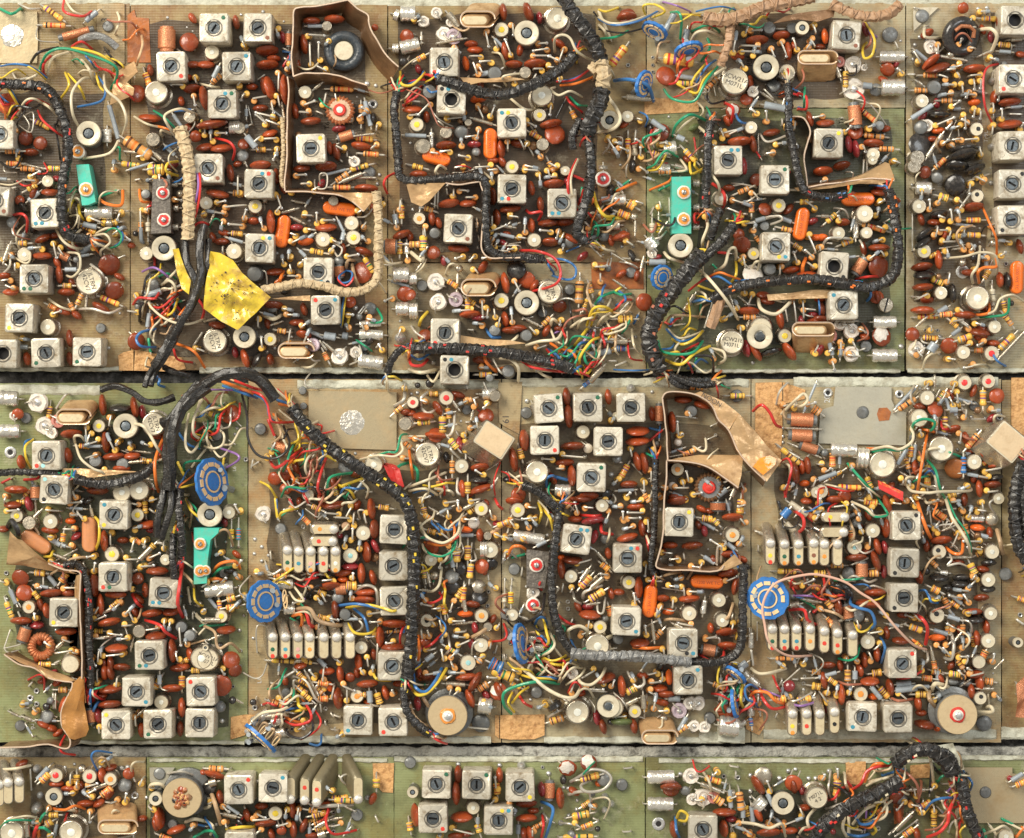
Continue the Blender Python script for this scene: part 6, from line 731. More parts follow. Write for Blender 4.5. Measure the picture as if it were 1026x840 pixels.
        me = cached(('e', round(D_), key, 9), lambda: lens_mesh(round(D_), key, 6)); z = random.uniform(7, 13); x, y, _ = U(X, Y, z+3)
        o = put("disc_capacitor", me, rt, x, y, z, (random.uniform(-.45, .45), random.uniform(-.45, .45), 0))
        b = MB()
        for q in (-1, 1): b.tube([(q*D_*.2, 0, 0), (q*D_*.22, -D_*.3, -2), (q*D_*.22, -D_*.35, -z)], .8, M['lead'], n=6)
        put("lead", b.mesh("lead"), o, 0, 0, 0, (-o.rotation_euler[0], -o.rotation_euler[1], random.choice((0, 1.6, 3.1, 4.7))))
        if v == 'r':
            bb = MB().lathe([(D_*.36, 0), (D_*.33, .8), (D_*.15, 1.2), (0, 1.3)], M['white'], n=14, wob=.4); put("chipped_patch", bb.mesh("chipped_patch"), o, -1, 1.5, 2.2)
    elif c == 'v':
        if len(g) < 4 or (g[2] <= 2 and g[3] <= 2): return
        X2, Y2 = xy(2); h = 17 + random.uniform(-1.5, 2.5); x, y, _ = U(X, Y, h); x2, y2, _ = U(X2, Y2, h); var = random.randrange(10)
        dx, dy = x2-x, y2-y; dl = math.hypot(dx, dy) or 1
        o = put("upright_resistor", cached(('v', var), lambda: res_mesh(15.5, 3.15, var)), rt, x, y, h-15.5, (random.uniform(-.16, .16), random.uniform(-.16, .16), 0))
        b = MB(); top = 15.5
        p = [(0, 0, top-.6), (0, 0, top+1.2), (dx*.12, dy*.12, top+2.0), (dx*.5, dy*.5, top+2.2+random.uniform(-.3, .8)), (dx*.9, dy*.9, top+1.2), (dx, dy, top-1.5), (dx*1.02, dy*1.02, 4-(h-15.5)), (dx, dy, -(h-15.5))]
        slv = random.random() < .28
        b.tube(p, .95, M['lead'], n=6)
        if slv: b.tube([(dx*.55, dy*.55, top+2.1), (dx*.9, dy*.9, top+1.2), (dx, dy, top-1.5), (dx*1.02, dy*1.02, 4)], 1.9, M['sleeve'], n=8)
        elif random.random() < .5: b.lathe([(0, -1.8), (1.5, -1), (1.8, 0), (1.5, 1), (0, 1.8)], M['solder'], Matrix.Translation((dx, dy, top-.6)), n=8)
        l = put("lead", b.mesh("lead"), o); l.rotation_euler = Euler(o.rotation_euler).to_matrix().inverted().to_euler()
    elif c in ('h', 'H'):
        if len(g) < 4: return
        X2, Y2 = xy(2); r = (g[4]/s/2 if len(g) > 4 else 3.0)
        if r < .9: return
        k = st[0] if st else ''
        if math.hypot(X2-X, Y2-Y) < 5.5: X2, Y2 = X + (X2-X)*2 + .01, Y + (Y2-Y)*2
        z = r + random.uniform(2, 12) if r < 5 else r + 8; x, y, _ = U(X, Y, z); x2, y2, _ = U(X2, Y2, z); L = math.hypot(x2-x, y2-y) + 2.5
        if L < 6: L = 9
        an = math.atan2(y2-y, x2-x); var = random.randrange(8); R_ = round(r*2)/2 or 1; Lr = round(L)
        o = put("striped_resistor", cached(('h', Lr, R_, var, k), lambda: res_mesh(Lr, R_, var, k)), rt, x, y, z)
        o.rotation_euler = (Matrix.Rotation(an, 3, 'Z') @ Matrix.Rotation(math.pi/2, 3, 'Y') ).to_euler()
        b = MB(); e = random.uniform(3, 6)   # leads, in the body's own frame: body axis = +Z, down = +X
        b.tube([(0, 0, .5), (0, 0, -e), (1.5, 0, -e-1.2), (z, 0, -e-1.5)], .9, M['lead'], n=6); b.tube([(0, 0, Lr-.5), (0, 0, Lr+e), (1.5, 0, Lr+e+1.2), (z, 0, Lr+e+1.5)], .9, M['lead'], n=6)
        put("lead", b.mesh("lead"), o)
    elif c in 'mM':
        L = g[2]/s; an = math.radians(-g[3]); z = 13; x, y, _ = U(X, Y, z); wd = 14 if c == 'm' else 15.5; mm = M['moc'] if c == 'm' else M['mob']
        b = MB(); rows = []
        n = 28
        for t in range(-6, 7):
            q = math.sin(t/6*math.pi/2); w2 = math.sqrt(max(1-q*q, 0))**.7; rows.append((q*6.2, w2))
        vs = []
        for (zz, f) in rows:
            for (px_, py_) in rrect(max(L*(.90+.10*f), 1), max(wd*(.35+.65*f), 1), max(wd*(.35+.65*f)*.5-.05, .5), 6): vs.append((px_, py_, zz))
        nn = 28; fs = [[r*nn+k, r*nn+(k+1) % nn, (r+1)*nn+(k+1) % nn, (r+1)*nn+k] for r in range(12) for k in range(nn)] + [[12*nn+k for k in range(nn)], [k for k in reversed(range(nn))]]
        b.add(vs, fs, mm); o = put("moulded_capacitor", b.mesh("moulded_capacitor"), rt, x, y, 8.2, (random.uniform(-.06, .06), 0, an))
        b = MB(); b.tube([(-L*.3, 0, -4), (-L*.3, 0, -8.2)], 1, M['lead']); b.tube([(L*.3, 0, -4), (L*.3, 0, -8.2)], 1, M['lead']); put("lead", b.mesh("lead"), o)
        if c == 'm': put("printed_mark", text_mesh("-1200 WE TC", 4.4, M['inkb']), o, 0, -.8, 6.2)
        else: put("band", MB().tube([(math.cos(q/12*6.283)*0 + (L*.0), 0, 0), (0, 0, .01)], .1, M['dark']).mesh("band"), o) if False else None
    elif c in ('f', 'g', 'q'):
        if len(g) < 4: return
        X2, Y2 = xy(2); wd = (g[4] if len(g) > 4 else (70 if c == 'f' else 20))/s
        if wd < 1: return
        r = wd/2; z = r + (4 if c == 'f' else random.uniform(5, 14) if c == 'g' else 6); x, y, _ = U(X, Y, z); x2, y2, _ = U(X2, Y2, z); L = max(math.hypot(x2-x, y2-y), 2); an = math.atan2(y2-y, x2-x)
        b = MB(); k = st[0] if st else ''
        if c == 'f':
            n = 9; pr = [(r*.5, 0), (r*.93, .4)] + [(r*(1+.05*math.sin(j*2.1)*(1 if r > 4 else .3)), L*(j+.5)/n) for j in range(n)] + [(r*.93, L-.4), (r*.85, L-.8), (r*.4, L-1.6)]
            b.lathe(pr, M['foil'], n=14, wob=.07); nm = "metal_capacitor"
        elif c == 'q':
            n = 14; pr = [(r*.6, -.18*L), (r*.8, -.17*L), (r*.82, -.02*L)] + [(r*(1.0+(.05 if j % 2 else 0)), L*j/n) for j in range(n+1)] + [(r*.82, 1.02*L), (r*.8, 1.17*L), (r*.6, 1.18*L)]
            b.lathe(pr, M['copper'], n=16, mseg=[M['grey']]*3 + [None]*n + [M['grey']]*3 if r < 7.9 else None); nm = "wound_coil"
        else:
            mm = {'b': MATS['wire_blue'], 'w': M['cream'], 'k': M['black']}.get(k, M['sleeve'] if random.random() < .6 else M['silver'])
            b.lathe([(r*.6, 0), (r, .15*r), (r*.95, L*.5), (r, L-.2*r), (r*.6, L)], mm, n=12, wob=.04); nm = "sleeved_lead" if r < 2.6 else "small_diode"
        o = put(nm, b.mesh(nm), rt, x, y, z); o.rotation_euler = (Matrix.Rotation(an, 3, 'Z') @ Matrix.Rotation(math.pi/2, 3, 'Y')).to_euler()
        b = MB(); e = 3
        b.tube([(0, 0, .5), (0, 0, -e), (2, 0, -e-1), (z, 0, -e-1)], .8, M['lead'], n=6); b.tube([(0, 0, L-.5), (0, 0, L+e), (2, 0, L+e+1), (z, 0, L+e+1)], .8, M['lead'], n=6); put("lead", b.mesh("lead"), o)
    elif c in 'bxz':
        d = (g[2] if len(g) > 2 else {'b': 16, 'x': 22, 'z': 50}[c])/s
        if d < 1.5: return
        x, y, _ = U(X, Y, 2)
        if c == 'b':
            hb = d*.45 if d < 6 else 14
            put("solder_joint", cached(('b', round(d*2)), lambda: MB().lathe([(d/2, 0), (d*.48, hb*.4), (d*.3, hb*.85), (0, hb)], M['solder'], n=12, wob=.06).mesh("solder_joint")), rt, x, y, 0)
        elif c == 'x': put("eyelet", cached(('x', round(d*2)), lambda: MB().lathe([(d*.5, 0), (d*.48, .9), (d*.36, 1.5), (d*.24, 1.1), (d*.2, .3), (0, .3)], M['solder'], n=16, mseg=[None]*4+[M['dark']]*2).mesh("eyelet")), rt, x, y, 0)
        else: put("grey_stud", cached(('z', round(d)), lambda: MB().lathe([(d*.5, 0), (d*.5, 4), (d*.42, 5.2), (d*.15, 5.6), (0, 5.4)], M['grey'], n=18, wob=.04).mesh("grey_stud")), rt, x, y, 0)
    elif c == 'n':
        if len(g) < 4 or (g[2] <= 2): return
        X2, Y2 = xy(2); x, y, _ = U(X, Y, 7); x2, y2, _ = U(X2, Y2, 7)
        b = MB().tube(spline([(x, y, 0), (x, y, 6), (x*.8+x2*.2, y*.8+y2*.2, 7.6), (x*.2+x2*.8, y*.2+y2*.8, 7.6), (x2, y2, 6), (x2, y2, 0)], 3), 1.0, M['lead'], n=6); put("wire_link", b.mesh("wire_link"), rt)
    elif c == 'j':
        d = g[2]/s; zt = top_at(X, Y); z0 = zt if zt else 14; x, y, _ = U(X, Y, z0+3); b = MB(); r = d/2; col = MATS['wire_red'] if i in (1, 2, 9) or X > 990 else MATS['dot_orange']
        if not zt: b.lathe([(r*.9, -14), (r*.9, 0)], M['white'], n=14)
        b.lathe([(r, 0), (r*1.02, 2), (r*.9, 2.8), (r*.72, 3)], M['white'], n=20, wob=.06)
        b.lathe([(r*.8, 2.4), (r*.78, 3.2), (r*.45, 3.4)], col, n=20, wob=.16)
        o = put("trimmer", b.mesh("trimmer"), rt, x, y, z0)
        b = MB().lathe([(r*.38, 3), (r*.36, 5), (r*.25, 5.6), (0, 5.6)], M['solder'], n=12); b.slab([(-r*.4, -.3), (r*.4, -.3), (r*.4, .3), (-r*.4, .3)], 5.3, 5.75, M['dark']); put("adjusting_screw", b.mesh("adjusting_screw"), o, 0, 0, 0, (0, 0, random.random()*3))
    elif c in ('j2', 'P'):
        d = (g[2] if len(g) > 2 else 70)/s
        if d < 3: return
        h = 13; x, y, _ = U(X, Y, h); b = MB(); r = d/2; mm = M['white'] if c == 'j2' else (M['mauve'] if cnt(0, 'P') % 2 else M['pink'])
        b.lathe([(r*.6, 0), (r*.85, h*.4), (r, h*.8), (r*.9, h), (r*.65, h+.2), (r*.5, h-1.2), (r*.3, h-1.4), (r*.2, h+.8), (0, h+1)], mm, n=14, wob=.22 if c == 'j2' else .04, mseg=None)
        o = put("ceramic_trimmer", b.mesh("ceramic_trimmer"), rt, x, y, 0, (random.uniform(-.2, .2), random.uniform(-.2, .2), random.random()*6))
        b = MB().lathe([(r*.3, 0), (r*.3, .8), (r*.1, 1.8), (0, 1.9)], M['solder'], n=9, wob=.3); b.tube([(0, 0, 1), (r*.5, 0, 3), (r*.9, r*.4, 2), (r*1.2, r*.6, -6)], .8, M['lead'], n=6); put("solder_tag", b.mesh("solder_tag"), o, 0, 0, h)
    elif c in ('I', 'I3', 'I4'):
        wq, hq = g[2], g[3]; hor = wq == 0; h = 27; W_ = 10.0; Lh = (25.5 if not hor else 26); cols = st[0] if st else ''
        if c == 'I': bx, by = (X-4.5, Y-17) if not hor else (X+3, Y-4)
        else: bx, by = xy(4); Lh = 26
        if c == 'I' and Y > 700: by = Y-19
        x, y, _ = U(X, Y, h); x0, y0, _ = U(bx, by, 0)
        o2 = rrect(Lh if hor else W_, W_ if hor else Lh, W_*.42, 5); b = MB(); n = len(o2)
        k3 = 1.06; lay = [[(x0-x+p*k3, y0-y+q*k3, 0) for p, q in o2], [((x0-x)*.06+p*k3, (y0-y)*.06+q*k3, h-1.6) for p, q in o2], [(p*.96, q*.96, h-.5) for p, q in o2], [(p*.84, q*.9, h) for p, q in o2]]
        b.add(sum(lay, []), [[r*n+k, r*n+(k+1) % n, (r+1)*n+(k+1) % n, (r+1)*n+k] for r in range(3) for k in range(n)], M['silver'] if c == 'I' else mat('fin_brown', (.20, .17, .10), .4, .3, .5, (.08, .06, .03), 300, .2, .15)); b.add(lay[3], [list(range(n))], mat("aged_cap", (.62, .52, .33), .45, .1, .5, (.3, .2, .1), 500, .15, .12))
        o = put("oval_capacitor", b.mesh("oval_capacitor"), rt, x, y, 0)
        sgn = 1 if c == 'I' else -1
        px_, py_ = (Lh*.38, 0) if hor else (0, Lh*.36*sgn)
        put("solder_joint", cached('ij', lambda: MB().lathe([(4.9, -1), (4.9, .6), (3.9, 2.2), (1.6, 3.0), (0, 3.1)], mat('dull_solder', (.74, .70, .62), .42, .45, .4, (.4, .33, .25), 900, .3, .1), n=12, wob=.12).mesh("solder_joint")), o, px_, py_, h)
        for k, cc in enumerate(cols):
            if cc not in DOT: continue
            px_, py_ = (-4+4*k, 0) if hor else (0, (-Lh*.12 - Lh*.26*k)*sgn)
            put("paint_dot", cached(('pd', cc), lambda: MB().lathe([(2.1, 0), (2.0, .25), (.5, .3), (0, .3)], DOT[cc], n=12, wob=.2).mesh("paint_dot")), o, px_, py_, h)
    elif c == 's':
        x, y, _ = U(X, Y, 14); b = MB().lathe([(7, 0), (7.4, 10), (7.4, 14), (6.6, 15), (0, 15.2)], M['silver'], n=22); b.slab([(-7, -.8), (7, -.8), (7, .8), (-7, .8)], 14.9, 15.45, M['dark']); put("slotted_screw", b.mesh("slotted_screw"), rt, x, y, 0, (0, 0, 1.3))
    elif c == 'L':
        P = [(ox+g[k]/s, oy+g[k+1]/s) for k in range(1, len(g)-1, 2)]; n = len(P); b = MB()
        Q = spline([U(x_, y_, 10 if k in (0, n-1) else 30 if k in (1, n-2) else 43) for k, (x_, y_) in enumerate(P)], 6); b.tube(Q, g[0]/2, WC[st[0]], n=8); put("hookup_wire", b.mesh("hookup_wire"), ROOT[10])
    elif c == 'w':
        col = st[0]
        if len(g) < 5 or col not in WC: return
        r = max(g[0]/s/2, .7); q = g[1:]; q = q[:len(q)//2*2]; P = [(ox+q[k]/s, oy+q[k+1]/s) for k in range(0, len(q), 2)]
        if len(P) < 2 or s > 2 and (P[-1][0]-ox)*s <= 2 and (P[-1][1]-oy)*s <= 2: return
        i = bid(*P[0]); tot = sum(math.dist(P[k], P[k+1]) for k in range(len(P)-1))
        zm = min(38, 14 + tot*.35) if col != 's' else min(22, 10 + tot*.2); acc = 0; Q = []
        for k, p in enumerate(P):
            if k: acc += math.dist(P[k-1], p)
            t = acc/max(tot, .01); z = 7 + (zm-7)*min(1, 4.5*t*(1-t)*1.3) ; Q.append(U(p[0], p[1], z))
        Q = spline(Q, 6); b = MB(); nm = "bare_wire" if col == 's' else "hookup_wire"
        b.tube([(Q[0][0], Q[0][1], 0)] + Q + [(Q[-1][0], Q[-1][1], 0)] if col == 's' or tot < 30 else Q, r, WC[col], n=8)
        if col not in 's':
            e, f_ = Vector(Q[-1]), Vector(Q[-2]); dd = (e-f_).normalized(); b.tube([e-dd*.2, e+dd*2.5, (e+dd*3.5) + Vector((0, 0, -6))], .7, M['lead'], n=6)
        put(nm, b.mesh(nm), ROOT[i])
def re_num(x):
    try: float(x); return True
    except ValueError: return False
ox = oy = 0; sc_ = 5
for line in DATA.strip().splitlines():
    if line.startswith('@'): a = line[1:].split(); ox, oy, sc_ = float(a[0]), float(a[1]), float(a[2]); continue
    for it in line.split(';'):
        a = it.split()
        if a: comp(a[0], a[1:], ox, oy, sc_)
# small parts half hidden between the larger ones
def filler():
    tile = {}
    for q in OCC: tile.setdefault((int(q[0]//24), int(q[1]//24)), []).append(q)
    n = 0; rnd = random.Random(5)
    for _ in range(26000):
        if n >= 900: break
        X, Y = rnd.uniform(2, 1024), rnd.uniform(6, 838); i = bid(X, Y); q = BO[i]
        if not (q[0]+3 < X < q[2]-3 and q[1]+3 < Y < q[3]-4): continue
        a, c = int(X//24), int(Y//24); near = [t for dx in (-1, 0, 1) for dy in (-1, 0, 1) for t in tile.get((a+dx, c+dy), [])]
        if not all(math.hypot(t[0]-X, t[1]-Y) > t[2]+2.4 for t in near): continue
        if sum(1 for t in near if math.hypot(t[0]-X, t[1]-Y) < 23) < 8: continue
        if any(x0 < X < x1 and y0 < Y < y1 for x0, y0, x1, y1 in ((303, 388, 402, 455), (818, 385, 912, 450), (0, 8, 62, 70), (960, 765, 1026, 830), (755, 385, 785, 470), (128, 8, 152, 66), (495, 712, 548, 745), (665, 395, 720, 460))): continue
        n += 1; k = rnd.random(); t = rnd.uniform(0, 6.28); l = rnd.uniform(5, 9); X2, Y2 = X+l*math.cos(t), Y+l*math.sin(t)
        if k < .36: comp('v', ["%.1f" % v for v in (X, Y, X2, Y2)], 0, 0, 1)
        elif k < .48: comp('e', ["%.1f" % v for v in (X, Y, rnd.uniform(10, 15), math.degrees(t))] + [rnd.choice(['r', 'r', 'p', 'k'])], 0, 0, 1)
        elif k < .66: comp('g', ["%.1f" % v for v in (X, Y, X2, Y2, rnd.uniform(2.6, 4.4))], 0, 0, 1)
        elif k < .80: comp('n', ["%.1f" % v for v in (X, Y, X2, Y2)], 0, 0, 1)
        elif k < .88: comp('d', ["%.1f" % v for v in (X, Y, rnd.uniform(6, 9))] + [rnd.choice(['g', 'k', 's', 'n'])], 0, 0, 1)
        else: comp('b', ["%.1f" % v for v in (X, Y, rnd.uniform(2.4, 4.4))], 0, 0, 1)
        tile.setdefault((a, c), []).append((X, Y, 4))
    m = 0
    while m < 170:
        X, Y = rnd.uniform(10, 1015), rnd.uniform(12, 832); a, c = int(X//24), int(Y//24)
        near = [t for dx in (-1, 0, 1) for dy in (-1, 0, 1) for t in tile.get((a+dx, c+dy), [])]; cans = [t for t in near if t[2] > 9]
        if len(near) < 22: continue
        t = rnd.uniform(0, 6.28); l = rnd.uniform(12, 26); bend = rnd.uniform(-.7, .7); P = []
        for k in range(4): f = k/3; P += [X + l*f*math.cos(t) + bend*l*math.sin(math.pi*f)*math.sin(t), Y + l*f*math.sin(t) - bend*l*math.sin(math.pi*f)*math.cos(t)]
        if any(math.hypot(q[0]-P[k], q[1]-P[k+1]) < q[2]+2 for q in cans for k in (0, 2, 4, 6)): continue
        if any(x0-6 < X < x1+6 and y0-6 < Y < y1+6 for x0, y0, x1, y1 in ((303, 388, 402, 455), (818, 385, 912, 450), (960, 765, 1026, 830))): continue
        m += 1; comp('w', [rnd.choice('wwwnssscrrkbg'), "%.1f" % rnd.uniform(1.5, 2.6)] + ["%.1f" % v for v in P], 0, 0, 1)
def tangle(cx, cy, rx, ry, n, ang, cols='wwryygbkonwcsr', zlo=1):
    for _ in range(n):
        X, Y = random.uniform(cx-rx, cx+rx), random.uniform(cy-ry, cy+ry); t = math.radians(ang + random.gauss(0, 32)); l = random.uniform(14, 34); P = []; c1, c2 = random.uniform(-.5, .5), random.uniform(-.3, .3)
        for k in range(5): f = k/4-.5; q = l*(c1*(.25-f*f)*2 + c2*math.sin(f*6.28)*.5); P += [X + l*f*math.cos(t) + q*math.sin(t), Y - l*f*math.sin(t) + q*math.cos(t)]
        comp('w', [random.choice(cols), "%.1f" % random.uniform(1.7, 2.7)] + ["%.1f" % v for v in P], 0, 0, 1)
for a in ((598, 325, 32, 32, 30, 45), (575, 358, 25, 12, 14, 10), (22, 100, 20, 26, 10, 20), (95, 70, 22, 14, 8, -30), (215, 425, 22, 28, 16, 50), (300, 455, 30, 26, 22, 60), (325, 500, 30, 24, 16, 30), (305, 575, 28, 12, 14, 0), (285, 700, 20, 22, 12, 40), (535, 650, 22, 22, 16, -40),
          (560, 672, 25, 10, 10, 10), (735, 690, 16, 22, 14, 60), (680, 340, 26, 28, 16, 30), (165, 305, 20, 30, 16, 40), (690, 70, 30, 30, 14, 50), (655, 150, 12, 14, 8, 70), (600, 210, 16, 28, 10, 60), (440, 90, 30, 10, 6, 20), (860, 810, 22, 20, 14, 30), (955, 805, 14, 30, 14, 80),
          (840, 520, 24, 26, 12, 30), (850, 590, 30, 14, 14, 0), (435, 540, 28, 60, 20, 60), (940, 560, 20, 60, 8, 60), (420, 340, 20, 14, 6, 10), (730, 20, 60, 10, 10, 10), (130, 60, 14, 40, 6, 70)): tangle(*a)
filler()
# ---------------------------------------------------------------- copper screens
def screen(i, pts, h=30, lean=(0, 0), m='sheet', nm="copper_screen"):
    """thin upright metal strip; pts = its top edge in photo pixels, lean = how far its foot stands off, in pixels"""
    T = [U(p[0], p[1], h) for p in pts]; T = spline(T, 4) if len(T) > 2 else T; B = []
    for k, p in enumerate(T): B.append((p[0]+lean[0], p[1]+lean[1], 0))
    th = .9; vs = []; fs = []; n = len(T); rows = 5; b = MB()
    nr = []
    for k in range(n):
        a = Vector(T[max(k-1, 0)]); c = Vector(T[min(k+1, n-1)]); t = (c-a); t.z = 0; t = t.normalized() if t.length else Vector((1, 0, 0)); nr.append(Vector((-t.y, t.x, 0)))
    for sd in (1, -1):
        for r in range(rows+1):
            f = r/rows
            for k in range(n):
                p = Vector(B[k])*(1-f) + Vector(T[k])*f; wv_ = 1.2*noise.noise(Vector((p.x*.06, p.y*.06, f*2))) * (1 if 0 < r else 0); vs.append(p + nr[k]*(sd*th/2 + wv_))
    o = (rows+1)*n
    for r in range(rows):
        for k in range(n-1):
            a = r*n+k; fs.append([a, a+n, a+n+1, a+1]); fs.append([o+a, o+a+1, o+a+n+1, o+a+n])
    b.add(vs, fs, M[m]); top = rows*n
    b.add([vs[top+k] for k in range(n)] + [vs[o+top+k] for k in range(n)], [[k, k+1, n+k+1, n+k] for k in range(n-1)], M['edge'])
    e0 = [vs[r*n] for r in range(rows+1)] + [vs[o+r*n] for r in range(rows+1)]; e1 = [vs[r*n+n-1] for r in range(rows+1)] + [vs[o+r*n+n-1] for r in range(rows+1)]
    for e in (e0, e1): b.add(e, [[r, r+1, rows+2+r, rows+1+r] for r in range(rows)], M['edge'])
    P = [vs[top+k] + Vector((0, 0, .3)) for k in range(n)]; P = [(p + vs[o+top+k] + Vector((0, 0, .3)))/2 for k, p in enumerate(P)]
    b.tube(P, .85, M['edge'], n=6); put(nm, b.mesh(nm), ROOT[i])
def T5(ox, oy, *p): return TP(ox, oy, A5, p)
def T4(ox, oy, *p): return TP(ox, oy, A4, p)
screen(1, T5(200, 0, (480, 392), (474, 300), (480, 160), (485, 62), (520, 42), (620, 28), (700, 12), (762, 3)), 34, (6, -5))
screen(1, T5(200, 0, (762, 3), (810, 45), (862, 78), (870, 120), (900, 190), (950, 270), (1022, 345)), 34, (-9, -11))
screen(1, T5(200, 0, (480, 392), (540, 376), (640, 376), (700, 390), (760, 405), (860, 440)), 34, (2, -7))
screen(1, T5(200, 0, (452, 395), (456, 500), (450, 640), (446, 800)) + T4(205, 160, (398, 100), (400, 155)), 30, (4, 0))
screen(1, T4(205, 160, (400, 156), (500, 158), (600, 166), (680, 180), (740, 215), (785, 258)), 30, (2, 5))
screen(2, T4(410, 160, (180, 116), (260, 124), (350, 110)), 30, (0, 5))
screen(2, T4(410, 160, (350, 110), (372, 180), (376, 260), (362, 350), (356, 430), (380, 478), (430, 490), (550, 486)), 30, (-1, 5))
screen(5, TP(684, 0, 3, [(330, 352), (365, 355), (382, 395), (372, 430), (365, 480), (376, 560)]), 30, (4, 0))
screen(5, TP(684, 0, 3, [(376, 562), (450, 552), (540, 538), (600, 538), (635, 546)]), 30, (0, 5))
screen(7, TP(0, 500, A4, [(240, 318), (320, 352), (392, 362), (398, 420), (392, 520), (400, 640), (405, 840)]) + TP(0, 560, 3, [(246, 360)]), 34, (6, 0))
screen(7, TP(0, 500, A4, [(20, 770), (90, 815), (170, 842)]) + TP(0, 670, A4, [(250, 50), (310, 62), (362, 72), (330, 150), (303, 220), (308, 290), (345, 345), (348, 385), (320, 400), (240, 378), (120, 385), (0, 390)]), 30, (5, 2))
screen(9, TP(615, 330, A4, [(240, 345), (252, 430), (262, 540), (267, 650)]), 34, (6, 0))
screen(9, TP(615, 330, A4, [(240, 345), (262, 316), (330, 312), (400, 322), (470, 360), (500, 400), (520, 450), (570, 500), (610, 592), (690, 695), (748, 752)]), 34, (2, -6))
screen(9, TP(615, 330, A4, [(267, 650), (380, 658), (470, 685), (540, 730), (616, 784)]), 34, (2, -4))
screen(9, TP(615, 330, A4, [(262, 650), (258, 760)]) + TP(615, 500, A4, [(248, 40), (243, 170), (222, 280), (214, 342), (330, 352), (512, 358), (545, 330)]), 32, (4, 4))
# folded sheet pieces standing off the boards on those screens
sheet("folded_sheet", 1, T4(205, 160, (600, 166, 31), (720, 163, 27), (862, 166, 30), (842, 190, 30), (788, 258, 31), (740, 215, 31), (680, 180, 31)), 30, 1, 'tan', wav=2.5, seed=3)
sheet("folded_sheet", 2, T4(410, 160, (-15, 120, 30), (180, 116, 31), (140, 160, 31), (100, 205, 30), (60, 232, 28), (10, 212, 27)), 30, 1, 'tan', wav=2.5, seed=4)
sheet("folded_sheet", 5, T4(820, 160, (-120, 140, 30), (0, 132, 30), (120, 108, 31), (220, 70, 32), (330, 12, 33), (352, 20, 33), (378, 100, 28), (300, 122, 28), (200, 120, 28), (60, 142, 28), (-100, 155, 28)), 30, 1, 'tan', wav=2.5, seed=5)
sheet("folded_sheet", 7, T4(0, 500, (50, 160, 34), (60, 190, 34), (110, 205, 35), (170, 260, 35), (240, 318, 34), (320, 352, 34), (385, 372, 34), (230, 354, 20), (120, 330, 18), (30, 325, 20)), 30, 1, 'tan', wav=3, seed=6)
sheet("folded_sheet", 7, T4(0, 500, (378, 380, 34), (400, 372, 34), (402, 560, 34), (408, 840, 34), (425, 1010, 34), (418, 1010, 18), (395, 700, 18), (372, 540, 18), (368, 420, 18)), 30, 1, 'tan', wav=1.5, seed=6.5)
sheet("folded_sheet", 7, T4(0, 500, (22, 768, 30), (100, 812, 31), (175, 842, 31), (240, 892, 31), (300, 905, 32), (380, 900, 24), (330, 875, 22), (230, 842, 18), (110, 790, 18), (30, 762, 20)), 30, 1, 'tan', wav=2.5, seed=7)
sheet("folded_sheet", 7, T4(0, 670, (362, 72, 30), (395, 40, 32), (420, 42, 32), (416, 180, 26), (440, 300, 24), (424, 335, 24), (370, 352, 28), (345, 345, 30), (308, 290, 31), (303, 220, 31), (330, 150, 31)), 30, 1, mat("amber_foil", (.55, .26, .075), .35, .35, .6, (.22, .08, .02), 130, .8, 0), wav=3, seed=8)
sheet("folded_sheet", 9, T4(615, 330, (395, 320, 34), (430, 308, 33), (540, 356, 32), (620, 418, 32), (570, 500, 34), (520, 450, 34), (495, 395, 34), (450, 350, 34)), 34, 1, 'tan', wav=2, seed=9)
sheet("folded_sheet", 9, T4(615, 330, (620, 418, 33), (700, 505, 30), (760, 580, 28), (832, 650, 26), (756, 755, 34), (690, 692, 34), (610, 592, 34), (572, 505, 34)), 32, 1, 'tan', wav=3, seed=10)
sheet("resin_stain", 9, T4(615, 330, (690, 680, 36), (720, 640, 35), (770, 625, 34), (805, 640, 33), (800, 670, 34), (740, 722, 36.5)), 35, .8, mat("orange_resin", (.86, .33, .03), .2, 0, .5, (.6, .12, .01), 300, .4, 0, .8), wav=1, seed=10)
sheet("folded_sheet", 9, T4(615, 330, (267, 652, 34), (300, 640, 26), (420, 622, 20), (560, 622, 20), (640, 625, 22), (632, 720, 28), (616, 785, 34), (540, 730, 34), (470, 685, 34), (380, 658, 34)), 30, 1, 'tan', wav=2, seed=11)
sheet("folded_sheet", 9, T4(615, 500, (510, 358, 32), (545, 320, 32), (598, 274, 33), (636, 318, 30), (560, 352, 31)), 32, 1, 'tan', wav=2, seed=12)
sheet("folded_sheet", 2, T5(400, 0, (312, 398, 24), (345, 440, 26), (400, 425, 24), (560, 420, 22), (645, 408, 22), (560, 395, 22), (450, 405, 22)), 24, 4, 'tan', wav=1.5, seed=13)
sheet("folded_sheet", 7, T4(0, 330, (312, 688, 25), (293, 757, 27), (440, 738, 26), (600, 715, 24), (692, 705, 24), (600, 700, 23), (400, 690, 24)), 24, 4, 'tan', wav=2, seed=14)
sheet("folded_sheet", 5, T4(615, 160, (757, 668, 24), (765, 698, 26), (900, 690, 25), (1120, 685, 24), (1120, 645, 24), (980, 645, 24), (880, 660, 24)), 24, 4, 'tan', wav=2, seed=15)
sheet("folded_sheet", 1, T4(205, 160, (330, 690, 24), (400, 680, 24), (522, 672, 24), (522, 700, 25), (420, 694, 24)), 24, 4, 'tan', wav=1, seed=16)
sheet("folded_sheet", 4, T5(800, 0, (-70, 85, 28), (0, 68, 28), (190, 44, 28), (182, 85, 28), (100, 112, 28), (0, 100, 28), (-130, 120, 28)), 28, 4, 'sheet', wav=1.5, seed=17)
